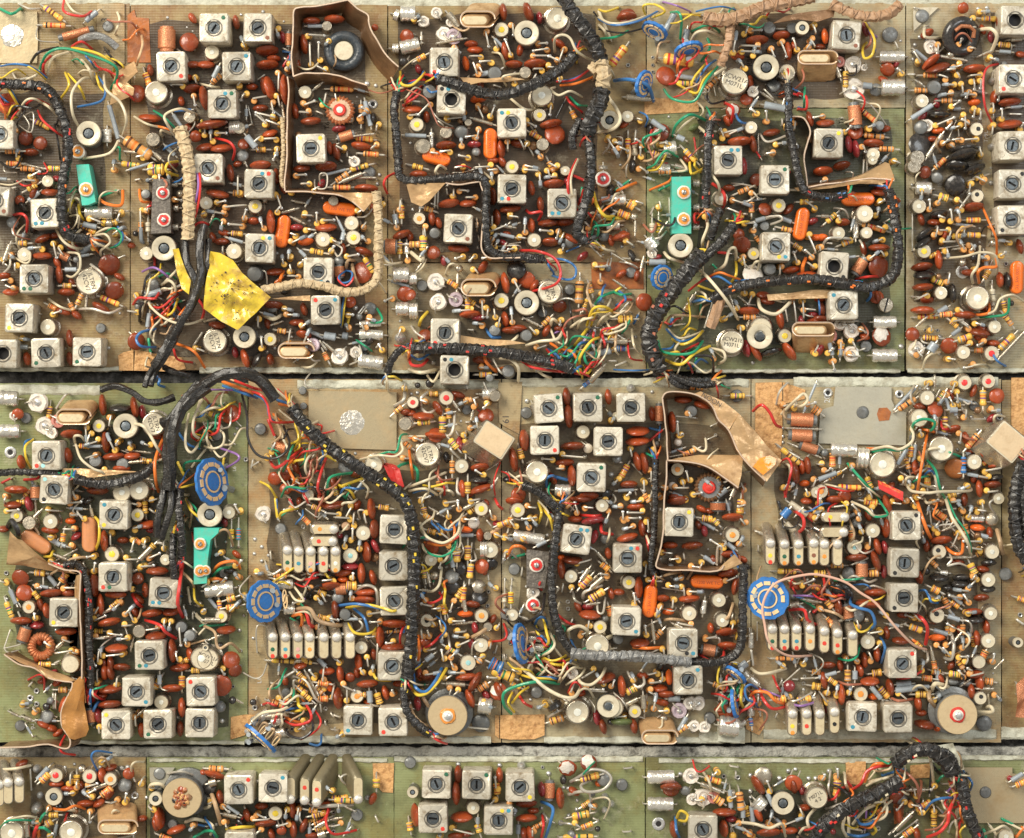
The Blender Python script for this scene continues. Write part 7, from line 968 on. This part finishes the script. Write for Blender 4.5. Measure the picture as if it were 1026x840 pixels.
sheet("folded_sheet", 3, T4(410, 330, (255, 30, 22), (252, 82, 24), (400, 85, 22), (578, 70, 20), (500, 55, 20), (380, 50, 20)), 22, 4, 'tan', wav=1.5, seed=18)
sheet("crumpled_cover", 11, T4(820, 670, (980, 80, 24), (1040, 20, 26), (1100, 60, 26), (1100, 250, 24), (975, 240, 26), (985, 170, 30)), 26, 1, 'copper', wav=4, seed=19)
sheet("ribbon_cable", 10, T4(820, 330, (295, 748, 26), (420, 805, 26), (418, 850, 26), (300, 790, 26)), 26, 2.5, WC['r'], wav=1, seed=1)
sheet("ribbon_cable", 10, T4(820, 330, (300, 750, 26), (420, 807, 26), (420, 820, 26), (300, 764, 26)), 27.6, 1, WC['o'], wav=1, seed=1)
for k in range(3):   # soft folded red insulation by the left cable
    sheet("red_sleeve", 8, T4(205, 330, (885+k*22, 672), (925+k*20, 690), (960+k*14, 780), (930+k*14, 775)), 22+k*2, 2, WC['r'], wav=2, seed=k)
# ---------------------------------------------------------------- crystals in straps, tilted cans, rings, wafers, big knobs
def crystal(i, tx, ty, w_, h_, bx, by, strap=True):
    H = 28; x, y, _ = U(tx, ty, H); x0, y0, _ = U(bx, by, 0); b = MB(); o2 = rrect(w_, h_, h_*.49, 5); n = len(o2)
    lay = [[(x0-x+p, y0-y+q, 0) for p, q in o2], [(p, q, H-1.5) for p, q in o2], [(p*.95, q*.9, H-.4) for p, q in o2], [(p*.85, q*.75, H) for p, q in o2]]
    b.add(sum(lay, []), [[r*n+k, r*n+(k+1) % n, (r+1)*n+(k+1) % n, (r+1)*n+k] for r in range(3) for k in range(n)], M['tan']); b.add(lay[3], [list(range(n))], mat('aged_cap', (.62, .52, .33), .45, .1, .5, (.3, .2, .1), 500, .15, .12)); o = put("crystal_can", b.mesh("crystal_can"), ROOT[i], x, y, 0)
    if strap:
        o3 = rrect(w_*1.28, h_*1.5, h_*.72, 5); m = len(o3); th = 1.2; b = MB(); k0, k1 = 0, m-3; dx = w_*.1; dy = h_*.12
        ins = rrect(w_*1.28-2*th, h_*1.5-2*th, h_*.72-th, 5)
        for (z0, z1) in ((4, H-1),):
            f0 = 1-z0/H; vs = [(x0*f0-x*f0+p*1+dx, (y0-y)*f0+q+dy, z0) for p, q in o3] + [(p+dx, q+dy, z1) for p, q in o3] + [(p+dx, q+dy, z1) for p, q in ins] + [((x0-x)*f0+p+dx, (y0-y)*f0+q+dy, z0) for p, q in ins]
            fs = []
            for k in range(k0, k1): fs += [[k, k+1, m+k+1, m+k], [m+k, m+k+1, 2*m+k+1, 2*m+k], [2*m+k, 2*m+k+1, 3*m+k+1, 3*m+k]]
            fs += [[k0, m+k0, 2*m+k0, 3*m+k0], [k1, 3*m+k1, 2*m+k1, m+k1]]
            b.add(vs, fs, M['tan'])
        b.tube([(p+dx, q+dy, H-1) for p, q in o3[k0:k1+1]], .6, M['edge'], n=5); put("strap", b.mesh("strap"), o)
for a in ((2, 476, 20.5, 27, 10.5, 484, 11), (4, 816.5, 58.5, 31, 9, 815, 78), (3, 476.8, 289.5, 27, 11, 483, 281), (7, 71, 419, 27, 10, 80, 408), (1, 294, 352.7, 28, 10, 296, 350),
          (9, 658.5, 740, 28, 9, 654, 724), (12, 115, 830, 31, 9, 114, 809), (5, 812, 331, 33, 9, 811, 349)): crystal(*a)
def tilted(i, x_, y_, w_, l_, ang, tx, ty):
    h = 30; x, y, _ = U(x_, y_, h); b = MB(); o2 = rrect(w_, l_, 2, 4); n = len(o2); A = Matrix.Rotation(math.radians(-ang), 3, 'Z')
    def q(p, k, z, dx=0, dy=0): v = A @ Vector((p[0]*k, p[1]*k, 0)); return (v.x+dx, v.y+dy, z)
    lay = [[q(p, 1, 12, tx, ty) for p in o2], [q(p, 1, h-2) for p in o2], [q(p, .97, h-.6) for p in o2], [q(p, .93, h) for p in o2]]
    b.add(sum(lay, []), [[r*n+k, r*n+(k+1) % n, (r+1)*n+(k+1) % n, (r+1)*n+k] for r in range(3) for k in range(n)], M['silver']); b.add(lay[3], [list(range(n))], M['cream'])
    b.add([q(p, .84, h+.5) for p in o2]+[q(p, .84, h-.3) for p in o2], [list(range(n))] + [[k, n+k, n+(k+1) % n, (k+1) % n] for k in range(n)], mat("tan_label", (.66, .50, .31), .5, 0, .4, (.4, .26, .13), 300, .2, 0)); put("tilted_can", b.mesh("tilted_can"), ROOT[i], x, y, 0)
tilted(8, 495, 441, 36, 27, 33, -12, -8); tilted(10, 1010, 443, 36, 30, 40, -12, -7)
def torus(i, nm, cx, cy, R, r, z, m, n=30, k=12, teeth=0, lab=None, X=None):
    x, y, _ = U(cx, cy, z+r); b = MB(); vs = []; fs = []
    for a in range(n):
        t = 2*math.pi*a/n; rr = r*(1 + (teeth if a % 2 else -teeth))
        for q in range(k): p = 2*math.pi*q/k; vs.append(((R+rr*math.cos(p))*math.cos(t), (R+rr*math.cos(p))*math.sin(t), rr*math.sin(p)))
    for a in range(n):
        for q in range(k): fs.append([a*k+q, ((a+1) % n)*k+q, ((a+1) % n)*k+(q+1) % k, a*k+(q+1) % k])
    b.add(vs, fs, m); return put(nm, b.mesh(nm), ROOT[i], x, y, z, X or (0, 0, 0))
o = torus(1, "ring_core", 344.3, 50.7, 15.2, 5.2, 9, mat("blue_black", (.035, .045, .055), .4, 0, .4, (.12, .12, .12), 500, .4, 0)); put("centre_cap", MB().lathe([(9.8, -9), (9.8, 2), (9, 3), (0, 3.2)], M['cream'], n=24).mesh("centre_cap"), o)
o = torus(6, "burnt_ring_core", 964, 36, 14.5, 6, 14, M['black'], X=(.25, .3, 0)); put("centre_core", MB().lathe([(9, -14), (9, -3), (0, -2.5)], M['dark'], n=20).mesh("centre_core"), o)
put("copper_strap", MB().tube([(-10, 6, 5), (-4, 11, 5), (5, 11, 5.5), (11, 7, 5), (11, 0, 5)], 2.2, M['copper']).mesh("copper_strap"), o)
torus(7, "toroid_coil", 40.5, 648, 9.6, 4.4, 9, M['copper'], n=44, teeth=.12)
for (i, cx, cy, r, cm, tm) in ((1, 340.5, 110.5, 11.8, 'cream', 'copper'), (9, 710.5, 488.5, 12, 'grey', 'sheet')):
    o = torus(i, "spoked_coil", cx, cy, r, 2.6, 14, M[tm], n=44, teeth=.35)
    put("coil_body", MB().lathe([(r*.95, -14), (r*.98, 1), (r*.9, 2.6), (r*.55, 2.8)], mat("fawn_card", (.55, .37, .24), .6, 0, .4) if i == 1 else M['grey'], n=26).mesh("coil_body"), o)
    put("red_nut", MB().lathe([(r*.55, 0), (r*.55, 4), (r*.45, 5.5), (r*.26, 5.6)], M['red'], n=22, wob=.06).mesh("red_nut"), o); put("screw_head", MB().lathe([(r*.27, 3), (r*.27, 6.3), (0, 6.9)], M['white'] if i == 1 else M['red'], n=14).mesh("screw_head"), o)
def knob(i, x_, y_, col, off):
    h = 32; x, y, _ = U(x_, y_, h); b = MB(); r = 19.6
    b.lathe([(r*1.02, 0), (r*1.02, h-7), (r*.98, h-6.9)], M['grey'], n=36); b.lathe([(r*.96, h-7), (r, h-5), (r*1.0, h-1), (r*.97, h), (0, h)], mat("brass_paper_disc", (.56, .43, .25), .5, .15, .5, (.38, .27, .14), 350, .2, .1), n=40)
    b.lathe([(r*1.22, 0), (r*1.22, 7), (r*1.1, 8)], M['grey'], Matrix.Translation((off[0], off[1], 0)), n=32); o = put("pot_core", b.mesh("pot_core"), ROOT[i], x, y, 0)
    if col == 'burnt':
        b = MB()
        for k in range(44): a = random.random()*6.3; q = random.random()**.6*9; s_ = random.uniform(1.6, 3.6); b.lathe([(s_, -.5), (s_*.9, 1), (0, 1.8+random.random())], random.choice([M['varn'], M['wood'], M['sheet'], M['black'], M['rust']]), Matrix.Translation((q*math.cos(a), q*math.sin(a), h)), n=8, wob=.4)
        put("burnt_residue", b.mesh("burnt_residue"), o)
    else:
        put("washer", MB().lathe([(7.8, h), (7.4, h+1.2), (4.6, h+1.6)], DOT['o'] if col == 'o' else M['red'], n=18, wob=.2).mesh("washer"), o)
        put("adjusting_screw", MB().lathe([(5.4, h), (5.4, h+1.9), (3.6, h+2.2), (3.4, h+4.4), (2.4, h+5), (0, h+5)], M['solder'], n=14, mseg=[M['white']]*3+[None]*3).mesh("adjusting_screw"), o)
knob(13, 182.2, 800, 'burnt', (3, 3)); knob(8, 448.5, 717.5, 'o', (1, 1)); knob(10, 959.7, 716.5, 'r', (-2, 2))
def wafer(i, x_, y_, d, rot, z=30):
    x, y, _ = U(x_, y_, z); b = MB(); R = d/2; n = 72; pts = []
    for k in range(n):
        a = 2*math.pi*k/n; q = R*(1 - .02*(1+math.cos(12*a)) - .03*random.random()); pts.append((q*math.cos(a), q*math.sin(a)))
    b.slab(pts, -1.6, 1.6, M['blue']); b.lathe([(R*.36, 1.6), (R*.35, 2.6), (0, 2.8)], M['blue'], n=24); o = put("blue_wafer", b.mesh("blue_wafer"), ROOT[i], x, y, z, rot)
    b = MB(); b.lathe([(R*.45, 1.4), (R*.45, 2.5), (R*.38, 2.5), (R*.38, 1.4)], M['gold'], n=30, cap=False)
    for k in range(11):
        a = 2*math.pi*k/12; b.add(*boxv(R*.15, R*.085, 1.2), M['gold'], Matrix.Rotation(a, 4, 'Z') @ Matrix.Translation((R*.70, 0, 1.9)) @ Matrix.Rotation(math.pi/2, 4, 'Z'))
    put("contacts", b.mesh("contacts"), o)
    b = MB()
    for k in range(4):
        a = random.uniform(0, 6.28); b.tube([(R*.6*math.cos(a), R*.6*math.sin(a), -1), (R*.5*math.cos(a), R*.5*math.sin(a), -10), (R*.8*math.cos(a), R*.8*math.sin(a), -z*.92)], 2.4, M['sleeve'])
    l = put("support_leg", b.mesh("support_leg"), o); l.rotation_euler = Euler(rot).to_matrix().inverted().to_euler(); return o
def boxv(x, y, z): return [(sx*x, sy*y, sz*z/2) for sz in (-1, 1) for sy in (-1, 1) for sx in (-1, 1)], [[0, 2, 3, 1], [4, 5, 7, 6], [0, 1, 5, 4], [2, 6, 7, 3], [0, 4, 6, 2], [1, 3, 7, 5]]
wafer(8, 265, 602.5, 43.5, (0, .72, 0)); wafer(10, 769.5, 599.5, 44, (.12, -.3, 0), 32); wafer(7, 212, 483, 49, (0, .98, .12), 34)
wafer(4, 656, 31, 28, (1.2, 0, -.5), 26); wafer(4, 690, 50, 30, (1.2, 0, .25), 26); wafer(4, 645, 84, 28, (.3, 1.0, 0), 28)
wafer(5, 663, 278, 26, (.2, .6, 0), 28); wafer(9, 522, 645, 42, (0, 1.25, .15), 28); wafer(8, 261, 740, 42, (1.35, 0, -.75), 24); wafer(9, 737, 676, 26, (1.3, 0, -.7), 26); wafer(9, 736, 705, 30, (0, 1.35, .15), 26)
for (i, x_, y_, ang) in ((8, 285, 598, 90), (8, 286, 603, 90), (8, 264, 731, 50), (8, 270, 736, 50), (8, 277, 742, 50)):
    x, y, _ = U(x_, y_, 22); b = MB(); P = [(4.5*math.cos(t)*(1.5 if abs(math.cos(t)) > .3 else 1), 1.8*math.sin(t), 0) for t in [2*math.pi*k/16 for k in range(17)]]
    b.tube(P, .7, M['gold'], n=6); b.tube([(-6, 0, 0), (-7, 0, -10), (-7, 0, -22)], .7, M['gold'], n=6); put("gold_tag", b.mesh("gold_tag"), ROOT[i], x, y, 22, (0, 0, math.radians(ang)))
# ---------------------------------------------------------------- printed marks on the boards and sheets
def mark(i, s_, px, py, size, rot, m='inkw', z=.3, nm="printed_mark"):
    x, y, _ = U(px, py, z); put(nm, text_mesh(s_, size, M[m]), ROOT[i], x, y, z, (0, 0, math.radians(rot)))
mark(0, "3", 105, 20, 9, 90, 'ink', 2.3); mark(0, "8", 107, 52, 9, 90, 'ink', 2.3); mark(8, "61", 507, 420, 9, 90, 'ink', 2.3)
mark(1, "T6", 328, 126, 7, 90); mark(5, "T6", 843, 121, 7, 90); mark(4, "R55", 751, 61, 7, 90); mark(6, "Tr9L", 988, 137, 6, 90); mark(7, "Tr6", 33, 726, 7, -90)
mark(10, "20", 829, 400, 8, 90); mark(3, "C", 520, 30, 5, 0); mark(8, "L1", 260, 682, 6, 90); mark(9, "L", 742, 50, 6, 0); mark(9, "R", 548, 607, 6, 90); mark(10, "Tr16", 923, 606, 6, -90)
mark(9, "RB", 621, 584, 6, 90); mark(8, "TR", 213, 640, 5, 90); mark(0, "VR4", 102, 172, 5, 90, 'inkw'); mark(9, "P1", 506, 658, 6, 0); mark(8, "2", 326, 723, 7, -90); mark(8, "4", 335, 731, 7, 0)
mark(7, "L6", 235, 470, 5, 90); mark(9, "NOON", 713, 401, 7, -30, 'ink', 35.2)
mark(6, "IC", 1000, 340, 4, 0)
# ---------------------------------------------------------------- cable harnesses: things of their own, tied across the boards
def harness(label, segs, lacem='lace', spots=None, mm='harn', lace=True):
    """segs: list of (radius, z0, z1, [points]) strands"""
    p0 = segs[0][3][0]; x, y, _ = U(p0[0], p0[1], 20); r = empty("cable_harness", (x*S, y*S, 20*S), label, "cable harness", "laced cable harnesses over the boards")
    for (R, z0, z1, pts) in segs:
        R *= .9
        n = len(pts); P = spline([U(p[0], p[1], z0+(z1-z0)*(math.sin(math.pi*k/(n-1)) if z1 != z0 else 0)) for k, p in enumerate(pts)], 8)
        P = [Vector(p) for p in P]; L = [0]
        for k in range(1, len(P)): L.append(L[-1] + (P[k]-P[k-1]).length)
        m = max(8, int(L[-1]/1.6)); Q = []; j = 0
        for k in range(m+1):
            d = L[-1]*k/m
            while j < len(L)-2 and L[j+1] < d: j += 1
            t = (d-L[j])/max(L[j+1]-L[j], 1e-6); Q.append(P[j].lerp(P[j+1], t))
        rad = [R*(1 + .10*math.sin(k*1.6*.9) + .10*noise.noise(Vector((k*.25, R, 0)))) if lace else R*(1+.12*noise.noise(Vector((k*.2, R, 3)))) for k in range(m+1)]
        b = MB(); b.lobed(Q, rad, M[mm], 6 if R > 5 else 4, seed=R*3+len(pts)); put("cable_bundle", b.mesh("cable_bundle"), r)
        if lace and L[-1] > 20:
            b = MB(); N = int(L[-1]/(R*1.15)); A = []; 
            for s_ in (1, -1):
                A = []
                for k in range(N*6+1):
                    t = k/(N*6); f = t*m; j = min(int(f), m-1); c = Q[j].lerp(Q[j+1], f-j); tg = (Q[j+1]-Q[j]).normalized(); sd = tg.cross(Vector((0, 0, 1))).normalized(); up = sd.cross(tg)
                    a = s_*2*math.pi*k/12 + (math.pi/2 if s_ < 0 else 0); A.append(c + (sd*math.cos(a) + up*math.sin(a))*(R*1.06))
                b.tube(A, max(.55, R*.13), M[lacem] if isinstance(lacem, str) else lacem, n=5)
            put("lacing_cord", b.mesh("lacing_cord"), r)
        if lace and mm == 'harn' and L[-1] > 40:
            for e, f in ((0, 3), (m, m-3)):
                d = (Q[e]-Q[f]).normalized(); 
                for k in range(5):
                    dv = (d + Vector((random.uniform(-1, 1), random.uniform(-1, 1), 0))*.9).normalized(); l_ = random.uniform(9, 20); sd = dv.cross(Vector((0, 0, 1)))*random.uniform(-6, 6); o_ = Vector((random.uniform(-1, 1), random.uniform(-1, 1), random.uniform(-1, 1)))*R*.45
                    a_ = Q[f] + o_; zz = a_.z; pp = [a_, Q[e] + o_ + d*1.5, Q[e] + dv*l_*.5 + sd*.5 + Vector((0, 0, 2)), Q[e] + dv*l_*.85 + sd + Vector((0, 0, -zz*.35)), Q[e] + dv*l_ + sd + Vector((0, 0, 4-zz))]
                    wb = MB(); wb.tube(spline([tuple(v) for v in pp], 5), random.uniform(.8, 1.25), WC[random.choice('rwybgknocrw')], n=7); put("fanned_wire", wb.mesh("fanned_wire"), r)
        if spots and L[-1] > 60:
            b = MB()
            for k in range(int(L[-1]/20)):
                j = random.randrange(1, m); c = Q[j]; tg = (Q[j]-Q[j-1]).normalized(); sd = tg.cross(Vector((0, 0, 1))).normalized(); a = random.uniform(.4, 2.7); up = sd.cross(tg)
                pc = c + (sd*math.cos(a)+up*math.sin(a))*R*.98; b.tube([pc-tg*1.6, pc, pc+tg*1.6], R*.22, WC[random.choice(spots)], n=6)
            put("showing_conductor", b.mesh("showing_conductor"), r)
    return r
harness("black laced cable curving down the left edge board past the teal block", [(5.4, 30, 34, [(-12, 83), (20, 85), (40, 87), (52, 95), (60, 110), (66, 128), (68, 150), (64, 175), (61, 205), (63, 222), (68, 234), (80, 239), (90, 240)])], spots='ro')
harness("short grey taped cable end beside the round grey stud at the top left", [(4.2, 14, 20, [(80, 41), (88, 37), (98, 36), (108, 40), (117, 48)])], mm='harng', lace=False)
harness("ivory laced cable running down into the yellow tape", [(6.6, 34, 38, [(180, 128), (186, 148), (189, 170), (190, 195), (189, 220), (188, 240)])], 'harnw', mm='harnw')
harness("bundle of bare black sleeved cables passing left of the yellow tape to the middle rail", [
  (4.2, 32, 40, [(186, 238), (187, 262), (196, 285), (189, 310), (176, 330)]), (4.6, 34, 44, [(205, 226), (200, 250), (201, 278), (192, 305), (180, 325), (168, 345)]), (3.4, 32, 40, [(209, 240), (208, 265), (200, 290)]),
  (6.2, 30, 34, [(182, 318), (172, 340), (162, 358), (155, 368)]), (3.2, 28, 24, [(156, 366), (149, 376), (145, 388)]), (3.2, 26, 22, [(159, 366), (154, 376), (151, 387)]), (3.0, 20, 26, [(164, 368), (175, 373), (190, 377)])], lace=False)
harness("ivory flat laced cable looped round the foil flap right of the yellow tape", [(2.3, 26, 26, [(283, 118), (284, 150), (282, 178), (285, 188)]), (4.6, 30, 33, [(377, 192), (379, 215), (379, 250), (378, 278), (366, 290), (345, 293), (325, 287), (300, 284), (280, 288), (262, 291)])], 'harnw', mm='harnw')
harness("black laced cable following the step of the foil edged copper screen", [(4.4, 26, 30, [(398, 92), (395, 110), (397, 135), (399, 160), (402, 178), (420, 181), (450, 178), (478, 177), (486, 184), (487, 205), (487, 235), (490, 250), (505, 257), (525, 257), (545, 260)])])
harness("black laced cable crossing the upper board from a peeled tan strip", [(5.6, 32, 38, [(438, 79), (452, 83), (466, 88), (488, 94), (509, 94), (532, 86), (552, 76), (566, 66), (576, 54)])])
harness("thick black cable hanging from the top centre down to a burnt knot", [(7.4, 34, 42, [(563, -6), (572, 10), (585, 28), (596, 45), (603, 62)]), (8.6, 36, 40, [(603, 90), (600, 105), (592, 120), (588, 135)]), (5.4, 32, 36, [(588, 130), (592, 155), (591, 185), (586, 208), (579, 225), (579, 236), (588, 243)]), (4.4, 32, 34, [(582, 120), (574, 135), (574, 150)])])
harness("pale beige tape wrap around the cable joint below the top centre cable", [(7.5, 38, 40, [(602, 62), (605, 74), (604, 88)]), (6.0, 34, 37, [(598, 66), (592, 72)])], 'harnw', mm='harnw')
harness("black cable descending beside the tall teal block into a charred knot", [
  (4.6, 30, 34, [(712, 122), (709, 150), (708, 180), (707, 208)]), (5.0, 32, 38, [(736, 225), (726, 238), (714, 250), (704, 258)]), (4.4, 30, 36, [(722, 210), (716, 225), (712, 240)]), (4.0, 34, 38, [(728, 240), (716, 250), (704, 262)]),
  (8.5, 34, 40, [(704, 254), (692, 268), (676, 288), (664, 305), (654, 322), (650, 340), (655, 358), (664, 372)]), (3.2, 28, 34, [(664, 370), (680, 380), (700, 386), (716, 385)]), (3.0, 26, 32, [(662, 366), (676, 384), (690, 388)]), (3.0, 26, 30, [(670, 376), (690, 381), (712, 381)])], spots='rc')
harness("black laced cable looping round the right side of the dark green board", [(5.4, 30, 36, [(712, 300), (722, 295), (738, 288), (758, 284), (782, 281), (815, 280), (845, 284), (868, 288), (885, 284), (896, 274), (900, 252), (898, 228), (894, 205), (890, 190)])], spots='o')
harness("brown grimy cable stub rising toward the charred knot on the dark green board", [(6.0, 26, 30, [(722, 296), (718, 312), (712, 328)])], mm='harnb', lace=False)
harness("black laced cable dropping from the top board to the copper cup screen", [(4.3, 30, 36, [(789, 84), (791, 100), (790, 125), (795, 150), (799, 170), (804, 188), (815, 196), (835, 198), (848, 194)])], spots='br')
harness("brown wrapped cable along the very top with a branch reaching down", [(6.6, 34, 38, [(705, 18), (725, 20), (744, 16), (766, 7), (795, 1), (815, -4)]), (5.4, 32, 36, [(833, 4), (850, 12), (870, 17), (890, 14), (902, 4)]), (4.6, 30, 34, [(732, 22), (731, 38), (727, 52), (722, 66)])], 'harnb', mm='harnb')
harness("tangle of black cables forming an arch over the left green board", [
  (6.2, 38, 46, [(205, 385), (222, 376), (245, 374), (262, 382), (276, 400)]), (7.5, 34, 40, [(208, 386), (192, 398), (180, 412), (173, 430), (170, 452), (170, 475), (168, 490)]), (5.0, 32, 36, [(200, 384), (184, 404), (170, 420), (162, 424)]),
  (4.2, 30, 34, [(166, 480), (163, 500), (158, 520), (157, 538)]), (4.0, 30, 34, [(171, 480), (172, 505), (166, 525), (161, 540)]), (3.6, 28, 34, [(101, 391), (115, 387), (132, 393), (145, 402), (160, 403), (175, 398)])], lace=False)
harness("thick black laced cable with yellow flecks running down the tan board", [(6.6, 36, 42, [(292, 408), (304, 424), (320, 440), (345, 459), (370, 475), (392, 489), (406, 503), (413, 525), (415, 560), (414, 600), (412, 640), (408, 680)]), (4.6, 30, 32, [(408, 676), (405, 695), (408, 714), (420, 728), (432, 736)])], spots='y')
harness("black cable lying across the left green board over a tan strip", [(3.6, 28, 30, [(-10, 475), (15, 473), (40, 474), (62, 476)]), (5.2, 30, 33, [(75, 480), (92, 484), (112, 485), (132, 480), (146, 474), (154, 466)])])
harness("thin black cable with red flecks hugging the copper wall on the left green board", [(4.0, 26, 28, [(64, 567), (78, 566), (86, 580), (89, 605), (89, 635), (90, 665), (91, 690)])], spots='r')
harness("black cables with red flecks hanging beside the teal bracket", [(4.4, 28, 34, [(180, 490), (180, 515), (182, 540), (182, 560)]), (3.8, 28, 32, [(174, 535), (173, 560), (176, 588)])], spots='r')
harness("black laced cable just above the middle rail on the narrow tan board", [(3.8, 28, 30, [(388, 374), (392, 362), (402, 350), (415, 347)]), (5.8, 30, 34, [(412, 349), (440, 349), (470, 350), (500, 353), (530, 358), (556, 364), (574, 370)])], spots='r')
harness("short black cable tail ending in red and blue wires below the copper screen", [(3.4, 26, 28, [(523, 257), (533, 261), (543, 259)])])
harness("black laced cable dropping down the middle of the grey brown board into a grey braid", [
  (4.8, 30, 34, [(524, 486), (538, 492), (550, 502), (560, 512)]), (4.6, 28, 32, [(562, 505), (558, 530), (554, 560), (553, 590), (555, 615), (562, 636), (574, 654)])])
harness("silver grey braided cable lying across the lower middle board", [(5.4, 32, 36, [(572, 655), (600, 657), (640, 658), (670, 661), (692, 664)])], 'harng', mm='harng')
harness("black laced cable rising from the grey braid along the right side of that board", [(4.4, 28, 30, [(690, 663), (712, 664), (730, 660), (741, 650), (744, 625), (744, 600), (745, 575), (741, 568)])])
harness("thin black laced cable standing along the left copper wall of the bent screen", [(3.4, 22, 24, [(657, 460), (656, 500), (655, 535), (652, 565), (655, 575)])])
harness("thick black cable at the right edge of the second row", [(6.8, 34, 36, [(1026, 462), (1018, 490), (1017, 520), (1021, 548), (1030, 562)]), (5, 34, 36, [(1032, 470), (1026, 500), (1028, 540)])])
harness("heavy black cable arching over the lower rail at the bottom right with coloured wires", [
  (7.4, 40, 46, [(896, 766), (912, 754), (930, 751), (946, 762), (954, 776)]), (4.6, 36, 42, [(930, 750), (950, 755), (960, 775)]), (7.2, 36, 40, [(815, 842), (832, 822), (855, 806), (878, 795), (902, 782)]), (5, 34, 38, [(822, 826), (840, 812), (868, 800), (898, 790)]),
  (6.2, 32, 36, [(962, 775), (966, 795), (970, 815), (980, 838), (985, 850)])], spots='wr')
sh = sheet("limp_sleeve", None, [(935, 748, 44), (955, 745, 46), (962, 760, 44), (962, 775, 38), (955, 770, 40), (950, 756, 44)], 40, 1.5, M['rail'], wav=3, seed=2)
o = bpy.data.objects.new("plastic_sleeve", sh); COL.objects.link(o); o['label'] = "pale torn plastic sleeve on the black cable arch at the bottom right"; o['category'] = "sleeve"
# yellow tape
tape = empty("tape_piece", (-.098, .045, .014), "crumpled yellow tape scrap stuck over the black cables", "tape")
me = sheet("folded_tape", None, T4(205, 160, (30, 455, 44), (75, 462, 46), (140, 498, 47), (185, 560, 46), (240, 610, 46), (328, 682, 42), (250, 760, 40), (165, 845, 36), (80, 800, 40), (-5, 738, 42), (0, 640, 44), (15, 560, 45)), 44, 1, M['tape'], wav=8, seed=21)
put("main_flap", me, tape)
me = sheet("t2", None, T4(0, 160, (855, 445, 40), (885, 440, 40), (895, 480, 41), (925, 560, 40), (945, 600, 40), (935, 668, 38), (900, 640, 38), (875, 560, 40)), 40, 1, M['tape'], wav=4, seed=22); put("side_flap", me, tape)
b = MB()
for k in range(90):
    a, c = random.uniform(208, 262), random.uniform(258, 322)
    if abs(a-236)*1.1 + abs(c-290) > 34: continue
    x, y, z = U(a, c, 48); zz = 44.4 + 8*noise.noise(Vector((x*.07, y*.07, 21))) + 2.8*noise.noise(Vector((x*.25, y*.25, 26))); q = random.uniform(.3, 1.0); b.lathe([(q, -1.2), (q, .15), (0, .25)], M['spot'], Matrix.Translation((x, y, zz)), n=6, wob=.5)
put("grime_specks", b.mesh("grime_specks"), tape)
